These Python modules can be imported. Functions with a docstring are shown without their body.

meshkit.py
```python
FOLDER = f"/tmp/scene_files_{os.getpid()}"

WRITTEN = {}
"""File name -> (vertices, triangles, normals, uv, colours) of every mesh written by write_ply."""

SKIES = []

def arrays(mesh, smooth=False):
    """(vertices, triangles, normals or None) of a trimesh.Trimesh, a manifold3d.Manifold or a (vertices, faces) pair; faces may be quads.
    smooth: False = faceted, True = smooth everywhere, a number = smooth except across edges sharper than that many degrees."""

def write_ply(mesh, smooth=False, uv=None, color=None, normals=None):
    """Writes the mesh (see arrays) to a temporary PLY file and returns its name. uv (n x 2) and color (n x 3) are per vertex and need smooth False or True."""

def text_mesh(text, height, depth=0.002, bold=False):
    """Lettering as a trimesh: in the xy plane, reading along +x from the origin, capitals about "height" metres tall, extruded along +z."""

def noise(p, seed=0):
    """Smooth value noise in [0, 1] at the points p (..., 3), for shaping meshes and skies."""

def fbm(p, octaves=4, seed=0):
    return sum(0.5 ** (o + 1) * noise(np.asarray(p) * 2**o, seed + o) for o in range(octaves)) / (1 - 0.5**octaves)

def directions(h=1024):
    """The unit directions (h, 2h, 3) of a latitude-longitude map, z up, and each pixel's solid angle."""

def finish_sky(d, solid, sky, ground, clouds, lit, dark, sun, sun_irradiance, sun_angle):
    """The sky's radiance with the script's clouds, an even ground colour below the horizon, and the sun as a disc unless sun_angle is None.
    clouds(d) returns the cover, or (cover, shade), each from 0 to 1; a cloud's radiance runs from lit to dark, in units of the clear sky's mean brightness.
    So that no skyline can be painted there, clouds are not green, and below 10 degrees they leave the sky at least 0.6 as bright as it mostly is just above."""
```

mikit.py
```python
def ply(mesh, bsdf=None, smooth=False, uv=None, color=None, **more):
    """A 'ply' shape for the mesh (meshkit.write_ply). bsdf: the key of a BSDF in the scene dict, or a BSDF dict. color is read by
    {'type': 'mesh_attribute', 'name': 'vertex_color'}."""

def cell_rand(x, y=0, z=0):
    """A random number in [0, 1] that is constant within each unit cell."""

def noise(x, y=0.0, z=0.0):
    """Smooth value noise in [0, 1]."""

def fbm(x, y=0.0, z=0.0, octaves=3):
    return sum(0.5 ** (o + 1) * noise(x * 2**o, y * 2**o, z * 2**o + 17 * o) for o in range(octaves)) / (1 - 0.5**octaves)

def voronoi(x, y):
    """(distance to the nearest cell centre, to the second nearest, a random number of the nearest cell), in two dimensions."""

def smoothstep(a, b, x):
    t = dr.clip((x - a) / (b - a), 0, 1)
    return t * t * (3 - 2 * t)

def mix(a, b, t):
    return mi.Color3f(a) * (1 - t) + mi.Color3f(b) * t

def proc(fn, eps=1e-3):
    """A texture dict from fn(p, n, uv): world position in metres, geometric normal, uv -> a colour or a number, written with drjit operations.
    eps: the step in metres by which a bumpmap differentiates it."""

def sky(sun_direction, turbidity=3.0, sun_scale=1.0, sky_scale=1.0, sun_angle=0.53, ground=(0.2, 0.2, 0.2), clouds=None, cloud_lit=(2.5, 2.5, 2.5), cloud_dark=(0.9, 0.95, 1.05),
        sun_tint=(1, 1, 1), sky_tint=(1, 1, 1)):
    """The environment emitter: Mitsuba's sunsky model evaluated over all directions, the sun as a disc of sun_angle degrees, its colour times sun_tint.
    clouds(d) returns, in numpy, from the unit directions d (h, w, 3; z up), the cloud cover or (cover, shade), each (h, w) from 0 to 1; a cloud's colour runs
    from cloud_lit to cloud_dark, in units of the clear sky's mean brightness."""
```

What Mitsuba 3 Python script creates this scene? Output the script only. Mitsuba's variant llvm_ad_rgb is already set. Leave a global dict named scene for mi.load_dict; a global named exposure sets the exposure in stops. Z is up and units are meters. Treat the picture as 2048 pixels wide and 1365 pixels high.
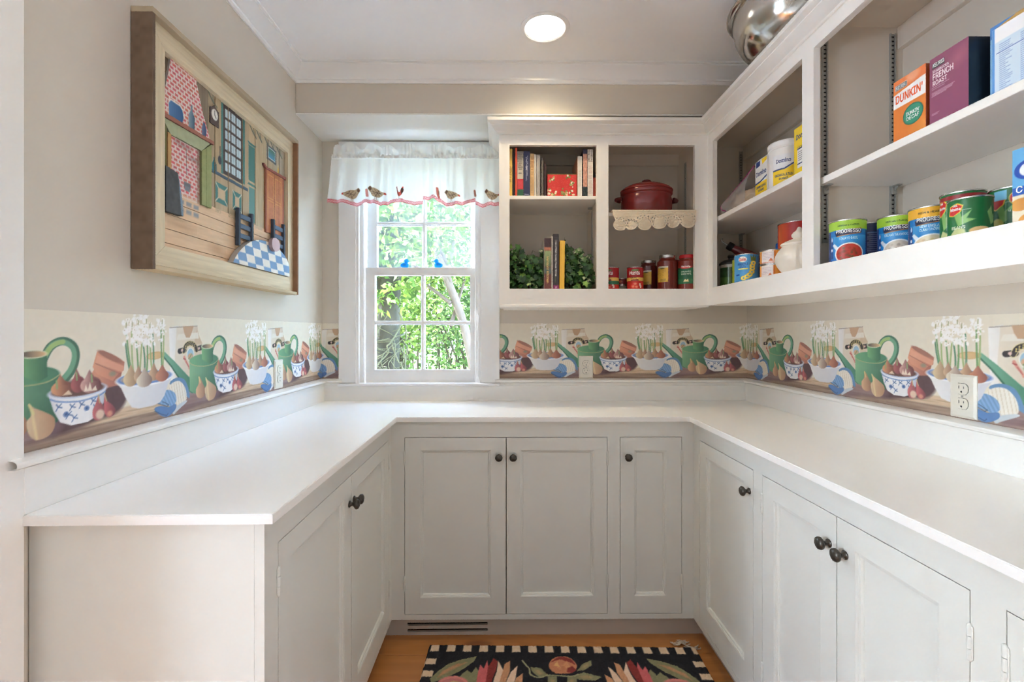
import math, random
import numpy as np
import trimesh
import drjit as dr
import mitsuba as mi
import mikit, meshkit
from mikit import proc, noise, fbm, smoothstep, mix
from shapely.geometry import Polygon, Point, LineString, box as sbox
from shapely.ops import unary_union
from shapely import affinity

T = mi.ScalarTransform4f
scene, labels = {}, {}

# ------------------------------------------------------------------ camera, sky, lamps, exposure
CAM_H, CAM_YAW, FOCAL = 1.256, 0.0086, 928.8
scene['camera'] = {
    'type': 'perspective', 'fov_axis': 'x', 'fov': math.degrees(2 * math.atan(1024 / FOCAL)),
    'principal_point_offset_x': 0.0027, 'principal_point_offset_y': 0.0126,
    'near_clip': 0.02, 'far_clip': 500.0,
    'to_world': T().look_at(origin=[0, 0, CAM_H], target=[math.sin(CAM_YAW), math.cos(CAM_YAW), CAM_H], up=[0, 0, 1])}
SUN = (-0.84, 0.28, 0.50)
scene['sky'] = mikit.sky(SUN, turbidity=3.0, sun_scale=19.0, sky_scale=70.0, ground=(0.35, 0.36, 0.3), sun_tint=(0.70, 1.0, 1.9), sky_tint=(1.0, 1.0, 1.03))
exposure = 0.12
CAN_LIGHT = (185.0, 150.0, 95.0)          # the recessed lamp over the counter
FILL_LIGHT_A, FILL_LIGHT_B, FILL_LIGHT_C = (49.0, 54.0, 67.0), (3.4, 3.6, 3.9), (16.5, 18.0, 22.0)   # unseen fill globes added behind the camera: left, middle, right

# ------------------------------------------------------------------ colours
def lin(c):
    c = np.asarray(c, float) / 255.0
    return np.where(c <= 0.04045, c / 12.92, ((c + 0.055) / 1.055) ** 2.4)


def rgb(c):
    return {'type': 'rgb', 'value': [float(x) for x in lin(c)]}


def principled(color, rough=0.5, spec=0.5, **kw):
    return {'type': 'twosided', 'bsdf': {'type': 'principled', 'base_color': color, 'roughness': rough, 'specular': spec, **kw}}


VC = {'type': 'mesh_attribute', 'name': 'vertex_color'}
scene['m_bounce_tile'] = principled(rgb((206, 206, 204)), 0.5, 0.4)
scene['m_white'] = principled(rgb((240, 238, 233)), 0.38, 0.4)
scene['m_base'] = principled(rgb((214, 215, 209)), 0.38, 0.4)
scene['m_trim'] = principled(rgb((243, 243, 243)), 0.35, 0.4)
scene['m_counter'] = principled(rgb((236, 235, 232)), 0.28, 0.5)
scene['m_ceiling'] = principled(rgb((247, 247, 248)), 0.8, 0.2)


def f_wall(p, n, uv):
    k = 0.985 + 0.03 * fbm(p.x * 9, p.y * 9, p.z * 9)
    return mi.Color3f(0.650, 0.592, 0.508) * k


scene['m_wall'] = principled(proc(f_wall), 0.75, 0.25)
scene['m_vc'] = principled(VC, 0.72, 0.25)
scene['m_vc_satin'] = principled(VC, 0.38, 0.45)
scene['m_vc_gloss'] = principled(VC, 0.16, 0.5, clearcoat=0.6, clearcoat_gloss=0.95)
scene['m_steel'] = {'type': 'twosided', 'bsdf': {'type': 'roughconductor', 'material': 'none', 'specular_reflectance': rgb((205, 203, 199)), 'alpha': 0.03}}
scene['m_tin'] = {'type': 'twosided', 'bsdf': {'type': 'roughconductor', 'material': 'none', 'specular_reflectance': rgb((205, 203, 200)), 'alpha': 0.18}}
scene['m_zinc'] = principled(rgb((160, 160, 155)), 0.42, 0.5, metallic=0.35)
scene['m_bronze'] = principled(rgb((62, 57, 50)), 0.30, 0.6, metallic=0.55)
scene['m_dark'] = principled(rgb((24, 24, 25)), 0.6, 0.3)
scene['m_plate'] = principled(rgb((226, 221, 208)), 0.32, 0.5)
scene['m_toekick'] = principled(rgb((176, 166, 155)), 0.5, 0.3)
scene['m_glass'] = {'type': 'thindielectric', 'int_ior': 1.5}
scene['m_glass_hazy'] = {'type': 'blendbsdf', 'weight': 0.12, 'a': {'type': 'thindielectric', 'int_ior': 1.5}, 'b': {'type': 'principledthin', 'base_color': rgb((226, 232, 238)), 'roughness': 0.8, 'diff_trans': 1.2, 'eta': 1.3}}   # haze put into the glass as a whitish blend, for an insect screen
scene['m_baffle'] = principled(rgb((246, 240, 228)), 0.5, 0.3)
scene['m_leaf'] = {'type': 'principledthin', 'base_color': VC, 'roughness': 0.45, 'diff_trans': 0.8, 'eta': 1.4}
scene['m_fabric'] = {'type': 'principledthin', 'base_color': VC, 'roughness': 0.85, 'diff_trans': 0.7, 'eta': 1.3}
scene['m_ivy'] = principled(VC, 0.42, 0.5)


def f_floor(p, n, uv):
    plank = dr.floor((p.y - 1.81) / 0.2)
    r = mikit.cell_rand(plank, 3.0, 1.0)
    g = fbm(p.x * 3.0 + r * 40, p.y * 46.0, r * 9, 4)
    ring = noise(p.x * 1.6 + r * 31, p.y * 11.0 + 3.0 * noise(p.x * 2.0, p.y * 6.0), r * 5)
    lines = 0.5 + 0.5 * dr.sin(ring * 60.0)
    c = mix((0.36, 0.140, 0.040), (0.50, 0.220, 0.070), g)
    c = mix(c, mi.Color3f(0.36, 0.145, 0.042), 0.30 * lines)
    kx, ky, kr = mikit.voronoi(p.x * 2.1 + r * 7, p.y * 5.2)
    knot = smoothstep(0.16, 0.06, kx)
    return mix(c, mi.Color3f(0.21, 0.075, 0.03), 0.85 * knot)


scene['m_floor'] = principled(proc(f_floor), 0.33, 0.45)


# ------------------------------------------------------------------ entries, names, labels
COUNT = {}


def number(base):
    i = COUNT.get(base, 0)
    COUNT[base] = i + 1
    return base if i == 0 else f'{base}_{i:03d}'


def thing(name, label, category, group=None):
    key = number(name)
    labels[key] = {'label': label, 'category': category}
    if group:
        labels[key]['group'] = group
    return key


def put(key, mesh, bsdf, smooth=30, color=None, label=None, kind=None, **kw):
    if isinstance(mesh, list):
        mesh = cat(mesh)
    if color is not None:
        v, f = (np.asarray(mesh[0]), np.asarray(mesh[1])) if isinstance(mesh, tuple) else (np.asarray(mesh.vertices), np.asarray(mesh.faces))
        color = np.asarray(color, float)
        if color.ndim == 1:
            color = np.tile(lin(color), (len(v), 1))
            if smooth not in (True, False):
                m2 = trimesh.graph.smooth_shade(trimesh.Trimesh(v, f, process=False), angle=np.radians(smooth), facet_minarea=None)
                v, f, smooth = np.array(m2.vertices), np.array(m2.faces), True
                color = np.tile(color[0], (len(v), 1))
            mesh = (v, f)
        elif smooth not in (True, False):
            smooth = False
        scene[key] = mikit.ply(mesh, bsdf, smooth=smooth, color=color, **kw)
    else:
        scene[key] = mikit.ply(mesh, bsdf, smooth=smooth, **kw)
    if label or kind:
        d = labels.setdefault(key, {})
        if label:
            d['label'] = label
        if kind:
            d['kind'] = kind
    return key


def part(parent, name, mesh, bsdf, smooth=30, color=None, **kw):
    return put(number(f'{parent}__{name}'), mesh, bsdf, smooth, color, **kw)


def struct(name, mesh, bsdf, smooth=30, label=None, **kw):
    key = put(name, mesh, bsdf, smooth, **kw)
    labels[key] = {'kind': 'structure'}
    if label:
        labels[key]['label'] = label
    return key


# ------------------------------------------------------------------ meshes
def cat(ms):
    ms = [trimesh.Trimesh(m[0], quads(m[1]), process=False) if isinstance(m, tuple) else m for m in ms]
    return trimesh.util.concatenate(ms) if len(ms) > 1 else ms[0]


def quads(f):
    f = np.asarray(f)
    return np.vstack([f[:, [0, 1, 2]], f[:, [0, 2, 3]]]) if f.shape[1] == 4 else f


def bx(x0, x1, y0, y1, z0, z1, b=0.0012):
    lo, hi = np.array([min(x0, x1), min(y0, y1), min(z0, z1)]), np.array([max(x0, x1), max(y0, y1), max(z0, z1)])
    b = min(b, 0.45 * float((hi - lo).min()))
    pts = []
    for s in np.ndindex(2, 2, 2):
        s = np.array(s)
        c = np.where(s, hi, lo)
        d = np.where(s, -b, b)
        for k in range(3):
            q = c + d
            q[k] = c[k]
            pts.append(q)
    return trimesh.Trimesh(pts, process=False).convex_hull


def plain(x0, x1, y0, y1, z0, z1):
    m = trimesh.creation.box((abs(x1 - x0), abs(y1 - y0), abs(z1 - z0)))
    m.apply_translation(((x0 + x1) / 2, (y0 + y1) / 2, (z0 + z1) / 2))
    return m


def lathe(profile, n=48, center=(0, 0, 0), axis=None):
    m = trimesh.creation.revolve(np.asarray(profile, float), sections=n)
    if axis is not None:
        m.apply_transform(trimesh.geometry.align_vectors([0, 0, 1], axis))
    m.apply_translation(center)
    return m


def tube(points, r, sides=8, caps=True):
    p = np.asarray(points, float)
    t = np.gradient(p, axis=0)
    t /= np.linalg.norm(t, axis=1, keepdims=True) + 1e-12
    up = np.array([0, 0, 1.0]) if abs(t[0][2]) < 0.9 else np.array([1.0, 0, 0])
    a = np.cross(t[0], up)
    a /= np.linalg.norm(a)
    A = []
    for i in range(len(p)):
        a = a - t[i] * (a @ t[i])
        a /= np.linalg.norm(a) + 1e-12
        A.append(a)
    A = np.array(A)
    B = np.cross(t, A)
    ang = np.arange(sides) * 2 * np.pi / sides
    R = np.broadcast_to(r, (len(p),))
    v = p[:, None] + R[:, None, None] * (np.cos(ang)[None, :, None] * A[:, None] + np.sin(ang)[None, :, None] * B[:, None])
    i, j = np.meshgrid(np.arange(len(p) - 1), np.arange(sides), indexing='ij')
    q = np.stack([i * sides + j, i * sides + (j + 1) % sides, (i + 1) * sides + (j + 1) % sides, (i + 1) * sides + j], -1).reshape(-1, 4)
    v = v.reshape(-1, 3)
    f = quads(q)
    if caps:
        n = len(v)
        v = np.vstack([v, p[0], p[-1]])
        j = np.arange(sides)
        f = np.vstack([f, np.stack([j * 0 + n, (j + 1) % sides, j], 1), np.stack([j * 0 + n + 1, (len(p) - 1) * sides + j, (len(p) - 1) * sides + (j + 1) % sides], 1)])
    return trimesh.Trimesh(v, f, process=False)


def ext(poly, t):
    """A shapely polygon, or several, extruded along +z by t."""
    return cat([trimesh.creation.extrude_polygon(g, t, engine='earcut') for g in getattr(poly, 'geoms', [poly])])


def frame(m, o, ex, ey, ez):
    """The mesh moved from local axes to the origin o with axes ex, ey, ez."""
    m = m.copy()
    M = np.eye(4)
    M[:3, 0], M[:3, 1], M[:3, 2], M[:3, 3] = ex, ey, ez, o
    m.apply_transform(M)
    if np.linalg.det(M[:3, :3]) < 0 and not True:
        m.invert()
    return m


def grid(nu, nv, fn):
    """A grid of nu by nv points; fn(U, V) with U and V in 0..1 returns (x, y, z)."""
    U, V = np.meshgrid(np.linspace(0, 1, nu), np.linspace(0, 1, nv))
    x, y, z = (np.broadcast_to(a, U.shape) for a in fn(U, V))
    v = np.stack([x, y, z], -1).reshape(-1, 3).astype(float)
    i, j = np.meshgrid(np.arange(nv - 1), np.arange(nu - 1), indexing='ij')
    a = i * nu + j
    f = np.stack([a, a + 1, a + nu + 1, a + nu], -1).reshape(-1, 4)
    return v, quads(f)


def sweep(profile, path, side=1):
    """A moulding: profile of (out, up) points swept along a horizontal path of (x, y), mitred; one mesh per run. out is to the left of the path times side."""
    P = np.asarray(path, float)
    prof = np.asarray(profile, float)
    d = np.diff(P, axis=0)
    d /= np.linalg.norm(d, axis=1, keepdims=True)
    nrm = np.stack([-d[:, 1], d[:, 0]], 1) * side
    rings = []
    for i in range(len(P)):
        a, b = nrm[max(i - 1, 0)], nrm[min(i, len(nrm) - 1)]
        m = (a + b) / (1 + a @ b)
        rings.append(np.stack([P[i, 0] + m[0] * prof[:, 0], P[i, 1] + m[1] * prof[:, 0], prof[:, 1]], 1))
    out, n = [], len(prof)
    for i in range(len(P) - 1):
        v = np.vstack([rings[i], rings[i + 1]])
        j = np.arange(n)
        k = (j + 1) % n
        q = np.stack([j, k, k + n, j + n], 1)
        caps = trimesh.creation.triangulate_polygon(Polygon(prof), engine='earcut')
        cv, cf = caps
        if len(cv) == n:
            f = np.vstack([quads(q), cf, cf[:, ::-1] + n])
        else:
            f = quads(q)
        m = trimesh.Trimesh(v, f, process=False)
        m.fix_normals()
        out.append(m)
    return out


def subdiv(m, size):
    v, f = trimesh.remesh.subdivide_to_size(m.vertices, m.faces, size, max_iter=12)
    return trimesh.Trimesh(v, f, process=True)


# ------------------------------------------------------------------ flat print: colour per vertex of a fine grid
def crom(pts, n=6, closed=True):
    p = np.asarray(pts, float)
    N = len(p)
    out = []
    rng = range(N if closed else N - 1)
    for i in rng:
        if closed:
            a, b, c, d = p[i - 1], p[i], p[(i + 1) % N], p[(i + 2) % N]
        else:
            a, b, c, d = p[max(i - 1, 0)], p[i], p[i + 1], p[min(i + 2, N - 1)]
        for t in np.arange(n) / n:
            out.append(0.5 * (2 * b + (c - a) * t + (2 * a - 5 * b + 4 * c - d) * t * t + (3 * b - a - 3 * c + d) * t ** 3))
    if not closed:
        out.append(p[-1])
    return np.array(out)


class Tile:
    """Colours (sRGB 0..255) on a grid of nu by nv points over x0..x1, y0..y1; period wraps in x."""

    def __init__(self, x0, x1, y0, y1, nu, nv, bg=(255, 255, 255), period=None):
        self.U, self.V = np.meshgrid(np.linspace(x0, x1, nu), np.linspace(y0, y1, nv))
        self.C = np.zeros(self.U.shape + (3,)) + np.asarray(bg, float)
        self.px = max((x1 - x0) / (nu - 1), (y1 - y0) / (nv - 1))
        self.period = period

    def _blend(self, mask_fn, bounds, col, alpha, soft):
        for s in ((-1, 0, 1) if self.period else (0,)):
            off = s * (self.period or 0)
            x0, x1, y0, y1 = bounds
            pad = soft + 2 * self.px
            us, vs = self.U[0] - off, self.V[:, 0]
            ii = np.nonzero((us > x0 - pad) & (us < x1 + pad))[0]
            jj = np.nonzero((vs > y0 - pad) & (vs < y1 + pad))[0]
            if len(ii) == 0 or len(jj) == 0:
                continue
            sl = (slice(jj[0], jj[-1] + 1), slice(ii[0], ii[-1] + 1))
            U, V = self.U[sl] - off, self.V[sl]
            sd = mask_fn(U, V)
            w = max(soft, 0.55 * self.px)
            a = np.clip(0.5 - sd / (2 * w), 0, 1)[..., None] * alpha
            if callable(col):
                c = col(U, V)
            elif isinstance(col[0], (tuple, list)):
                ang = col[2][0] if len(col) > 2 else 0.0
                g = (U - x0) / (x1 - x0 + 1e-9) * math.cos(ang) + (V - y0) / (y1 - y0 + 1e-9) * math.sin(ang)
                g = np.clip(g, 0, 1)[..., None]
                c = np.asarray(col[0], float) * (1 - g) + np.asarray(col[1], float) * g
            else:
                c = np.asarray(col, float)
            self.C[sl] = self.C[sl] * (1 - a) + c * a

    def poly(self, pts, col, alpha=1.0, soft=0.0, smooth=0):
        p = crom(pts, smooth) if smooth else np.asarray(pts, float)

        def sd(U, V):
            q = np.stack([U.ravel(), V.ravel()], 1)
            best, inside = np.full(len(q), 1e9), np.zeros(len(q), bool)
            for i in range(len(p)):
                a, b = p[i - 1], p[i]
                e = b - a
                t = np.clip(((q - a) @ e) / (e @ e + 1e-18), 0, 1)
                best = np.minimum(best, ((q - a - t[:, None] * e) ** 2).sum(1))
                c = (a[1] > q[:, 1]) != (b[1] > q[:, 1])
                with np.errstate(divide='ignore', invalid='ignore'):
                    xx = a[0] + (q[:, 1] - a[1]) * e[0] / e[1]
                inside ^= c & (q[:, 0] < xx)
            return (np.sqrt(best) * np.where(inside, -1, 1)).reshape(U.shape)

        self._blend(sd, (p[:, 0].min(), p[:, 0].max(), p[:, 1].min(), p[:, 1].max()), col, alpha, soft)

    def ell(self, cx, cy, rx, ry, col, alpha=1.0, soft=0.0, rot=0.0):
        c, s = math.cos(rot), math.sin(rot)
        R = max(rx, ry)

        def sd(U, V):
            x, y = (U - cx) * c + (V - cy) * s, -(U - cx) * s + (V - cy) * c
            k = np.sqrt((x / rx) ** 2 + (y / ry) ** 2)
            return (k - 1) * min(rx, ry)

        self._blend(sd, (cx - R, cx + R, cy - R, cy + R) if rot else (cx - rx, cx + rx, cy - ry, cy + ry), col, alpha, soft)

    def rect(self, x0, x1, y0, y1, col, alpha=1.0, soft=0.0):
        def sd(U, V):
            return np.maximum(np.maximum(x0 - U, U - x1), np.maximum(y0 - V, V - y1))

        self._blend(sd, (x0, x1, y0, y1), col, alpha, soft)

    def line(self, pts, width, col, alpha=1.0, soft=0.0, smooth=0, taper=1.0):
        p = crom(pts, smooth, closed=False) if smooth else np.asarray(pts, float)
        W = np.linspace(width, width * taper, len(p)) / 2

        def sd(U, V):
            q = np.stack([U.ravel(), V.ravel()], 1)
            best = np.full(len(q), 1e9)
            for i in range(len(p) - 1):
                a, e = p[i], p[i + 1] - p[i]
                t = np.clip(((q - a) @ e) / (e @ e + 1e-18), 0, 1)
                best = np.minimum(best, np.linalg.norm(q - a - t[:, None] * e, axis=1) - (W[i] * (1 - t) + W[i + 1] * t))
            return best.reshape(U.shape)

        m = width
        self._blend(sd, (p[:, 0].min() - m, p[:, 0].max() + m, p[:, 1].min() - m, p[:, 1].max() + m), col, alpha, soft)

    def grain(self, amp, su, sv, seed=0, tint=(1, 1, 1)):
        n = meshkit.fbm(np.stack([self.U * su, self.V * sv, self.U * 0 + 0.37], -1), 3, seed)[..., None] - 0.5
        self.C = np.clip(self.C + 2 * amp * n * np.asarray(tint), 0, 255)
        return self

    def colors(self):
        return lin(np.clip(self.C, 0, 255).reshape(-1, 3))


def tile_plane(t, o, ex, ey, scale=1.0):
    """A flat grid that shows the tile: origin o at tile point (0, 0), tile x along ex and y along ey."""
    o, ex, ey = (np.asarray(a, float) for a in (o, ex, ey))
    U, V = t.U.ravel() * scale, t.V.ravel() * scale
    v = o + U[:, None] * ex + V[:, None] * ey
    nv, nu = t.U.shape
    i, j = np.meshgrid(np.arange(nv - 1), np.arange(nu - 1), indexing='ij')
    a = i * nu + j
    return v, quads(np.stack([a, a + 1, a + nu + 1, a + nu], -1).reshape(-1, 4))


def tile_cyl(t, c, R, facing):
    """The tile round an upright cylinder; tile x = 0 faces the direction facing (radians), x grows to the right as seen from there."""
    ang = facing + t.U.ravel() / R
    v = np.stack([c[0] + R * np.cos(ang), c[1] + R * np.sin(ang), c[2] + t.V.ravel()], 1)
    nv, nu = t.U.shape
    i, j = np.meshgrid(np.arange(nv - 1), np.arange(nu - 1), indexing='ij')
    a = i * nu + j
    return v, quads(np.stack([a, a + 1, a + nu + 1, a + nu], -1).reshape(-1, 4))


def lettering(text, height, bold=True, center=True, width=None, depth=0.0003):
    m = meshkit.text_mesh(text, height, depth, bold)
    if width:
        w = m.bounds[1][0] - m.bounds[0][0]
        m.apply_scale([width / w, 1, 1])
    if center:
        m.apply_translation([-(m.bounds[0][0] + m.bounds[1][0]) / 2, 0, 0])
    return m


def on_plane(m, o, ex, ey):
    ex, ey = np.asarray(ex, float), np.asarray(ey, float)
    return frame(m, o, ex, ey, np.cross(ex, ey))


def on_cyl(m, c, R, facing, x=0.0, z=0.0):
    """Flat lettering bent round an upright cylinder."""
    m = m.copy()
    v = np.array(m.vertices)
    ang = facing + (v[:, 0] + x) / R
    r = R + v[:, 2]
    m.vertices = np.stack([c[0] + r * np.cos(ang), c[1] + r * np.sin(ang), c[2] + z + v[:, 1]], 1)
    return m


def letters(parent, meshes):
    """Lettering of a thing: [(mesh, colour), ...] as one part."""
    cols = np.vstack([np.tile(lin(c), (len(m.vertices), 1)) for m, c in meshes])
    return part(parent, 'lettering', cat([m for m, _ in meshes]), 'm_vc_satin', smooth=False, color=cols)

# ------------------------------------------------------------------ the pantry's shell
XL, XR, YB = -0.917, 1.221, 2.334
YS, ZS, ZC = 2.041, 2.212, 2.424            # beam over the window, ceiling
WX0, WX1, WZ0, WZ1 = -0.741, -0.123, 0.998, 2.125   # window opening
YK = -4.2                                    # far wall of the kitchen behind the camera

struct('wall_left', plain(XL - 0.12, XL, 0.878, YB + 0.14, -0.02, ZC + 0.05), 'm_wall', smooth=False, label='taupe painted wall behind the wooden relief picture')
struct('wall_back', [plain(XL, WX0, YB, YB + 0.14, 0, ZC), plain(WX1, XR, YB, YB + 0.14, 0, ZC), plain(WX0, WX1, YB, YB + 0.14, 0, WZ0), plain(WX0, WX1, YB, YB + 0.14, WZ1, ZC)],
       'm_wall', smooth=False, label='taupe painted wall around the window')
struct('wall_right', plain(XR, XR + 0.12, 0.0, YB + 0.14, -0.02, ZC + 0.05), 'm_wall', smooth=False, label='taupe painted wall behind the open upper shelves')
struct('ceiling', [plain(-3.1, XR + 0.12, YK, 0.9, ZC, ZC + 0.05), plain(-1.2, XR + 0.12, 0.9, 1.68, ZC, ZC + 0.05), plain(-1.2, XR + 0.12, 1.88, YB + 0.14, ZC, ZC + 0.05),
                   plain(-1.2, 0.052, 1.68, 1.88, ZC, ZC + 0.05), plain(0.252, XR + 0.12, 1.68, 1.88, ZC, ZC + 0.05),
                   ext(sbox(0.05, 1.678, 0.254, 1.882).difference(Point(0.152, 1.78).buffer(0.0765, 32)), 0.05).apply_translation((0, 0, ZC))], 'm_ceiling', smooth=False, label='flat white ceiling')
struct('wall_soffit', bx(XL, XR, YS, YB, ZS + 0.006, ZC), 'm_wall', label='taupe beam face above the window and cupboards')
struct('ceiling_alcove', plain(XL, XR, YS + 0.001, YB, ZS, ZS + 0.006), 'm_white', smooth=False, label='white underside of the beam above the window')

crown = [(0, ZC - 0.077), (0.006, ZC - 0.077), (0.009, ZC - 0.067), (0.013, ZC - 0.064), (0.013, ZC - 0.058), (0.017, ZC - 0.049), (0.024, ZC - 0.037), (0.033, ZC - 0.025),
         (0.040, ZC - 0.018), (0.043, ZC - 0.013), (0.043, ZC - 0.008), (0.050, ZC - 0.006), (0.050, ZC), (0, ZC)]
runs = sweep(crown, [(XR, 0.05), (XR, YS), (XL, YS), (XL, 0.05)], side=1)
for i, m in enumerate((runs[2], runs[1], runs[0])):
    struct(f'trim_{i + 1}', m, 'm_trim', smooth=25, label=('white crown moulding along the left wall', 'white crown moulding along the beam', 'white crown moulding along the right wall')[i])

# opening towards the kitchen: lining at the left, plain return at the right
struct('door_1', [bx(XL - 0.10, -0.8985, 0.742, 0.876, 0, ZC)], 'm_white', label='white painted door lining at the left edge')

# the kitchen behind the camera, with a window gap at the left and added fill globes
struct('wall_front', [plain(-3.1, XL - 0.10, 0.76, 0.876, 0, ZC), plain(XR + 0.12, XR + 1.3, -0.02, 0.1, 0, ZC)], 'm_wall', smooth=False)
struct('wall_kitchen_left', [plain(-3.1, -3.0, YK, -1.2, 0, ZC), plain(-3.1, -3.0, 0.55, 0.76, 0, ZC), plain(-3.1, -3.0, -1.2, 0.55, 0, 0.55), plain(-3.1, -3.0, -1.2, 0.55, 2.1, ZC)], 'm_wall', smooth=False)
struct('wall_kitchen_right', plain(XR + 1.2, XR + 1.3, YK, 0.1, 0, ZC), 'm_wall', smooth=False)
struct('wall_kitchen_back', plain(-3.1, XR + 1.3, YK - 0.1, YK, 0, ZC), 'm_wall', smooth=False)
struct('ceiling_kitchen', [plain(XR, XR + 1.3, YK, 0.6, ZC, ZC + 0.05)], 'm_ceiling', smooth=False)

# pine floor: boards that run from left to right
struct('floor', plain(-3.1, XR + 1.3, YK, YB + 0.14, -0.06, -0.012), 'm_dark', smooth=False, label='orange varnished pine board floor')
k = 0
for i in range(-31, 3):
    y0, y1 = 1.81 + 0.2 * i, 1.81 + 0.2 * (i + 1)
    if y0 < -0.6 or y0 > YB:
        continue
    part('floor', 'board', bx(-3.0, XR + 1.2, y0 + 0.0009, min(y1, YB) - 0.0009, -0.012, 0.0, 0.0015), 'm_floor')

struct('floor_kitchen', plain(-3.0, XR + 1.2, YK, -0.39 - 0.2 * 1 + 0.2, -0.012, 0.0), 'm_bounce_tile', smooth=False)  # unseen pale floor, put in to bounce light up to the ceiling

# ------------------------------------------------------------------ window
W = 'window_1'
labels[W] = {'label': 'white six over six sash window above the worktop', 'kind': 'structure'}
yc = YB - 0.022                             # face of the casing
put(W + '__casing', [bx(-0.828, WX0, yc, YB, 1.004, 2.205, 0.002), bx(WX1, -0.0285, yc, YB, 1.004, 2.205, 0.002), bx(WX0, WX1, yc, YB, WZ1 - 0.004, 2.205, 0.002)], 'm_trim')
put(W + '__jamb', [bx(WX0 - 0.002, WX0 + 0.012, yc + 0.004, YB + 0.13, WZ0, WZ1), bx(WX1 - 0.012, WX1 + 0.002, yc + 0.004, YB + 0.13, WZ0, WZ1), bx(WX0, WX1, yc + 0.004, YB + 0.13, WZ1 - 0.012, WZ1 + 0.002)], 'm_trim')
put(W + '__stop', [bx(WX0 + 0.010, WX0 + 0.030, YB + 0.006, YB + 0.028, WZ0, WZ1 - 0.01, 0.003), bx(WX1 - 0.030, WX1 - 0.010, YB + 0.006, YB + 0.028, WZ0, WZ1 - 0.01, 0.003)], 'm_trim')
put(W + '__sill', [bx(-0.83, -0.0285, YB - 0.036, YB + 0.03, 0.990, 1.003, 0.003), bx(WX0, WX1, YB + 0.02, YB + 0.16, 0.975, 0.999, 0.003)], 'm_trim')


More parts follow.
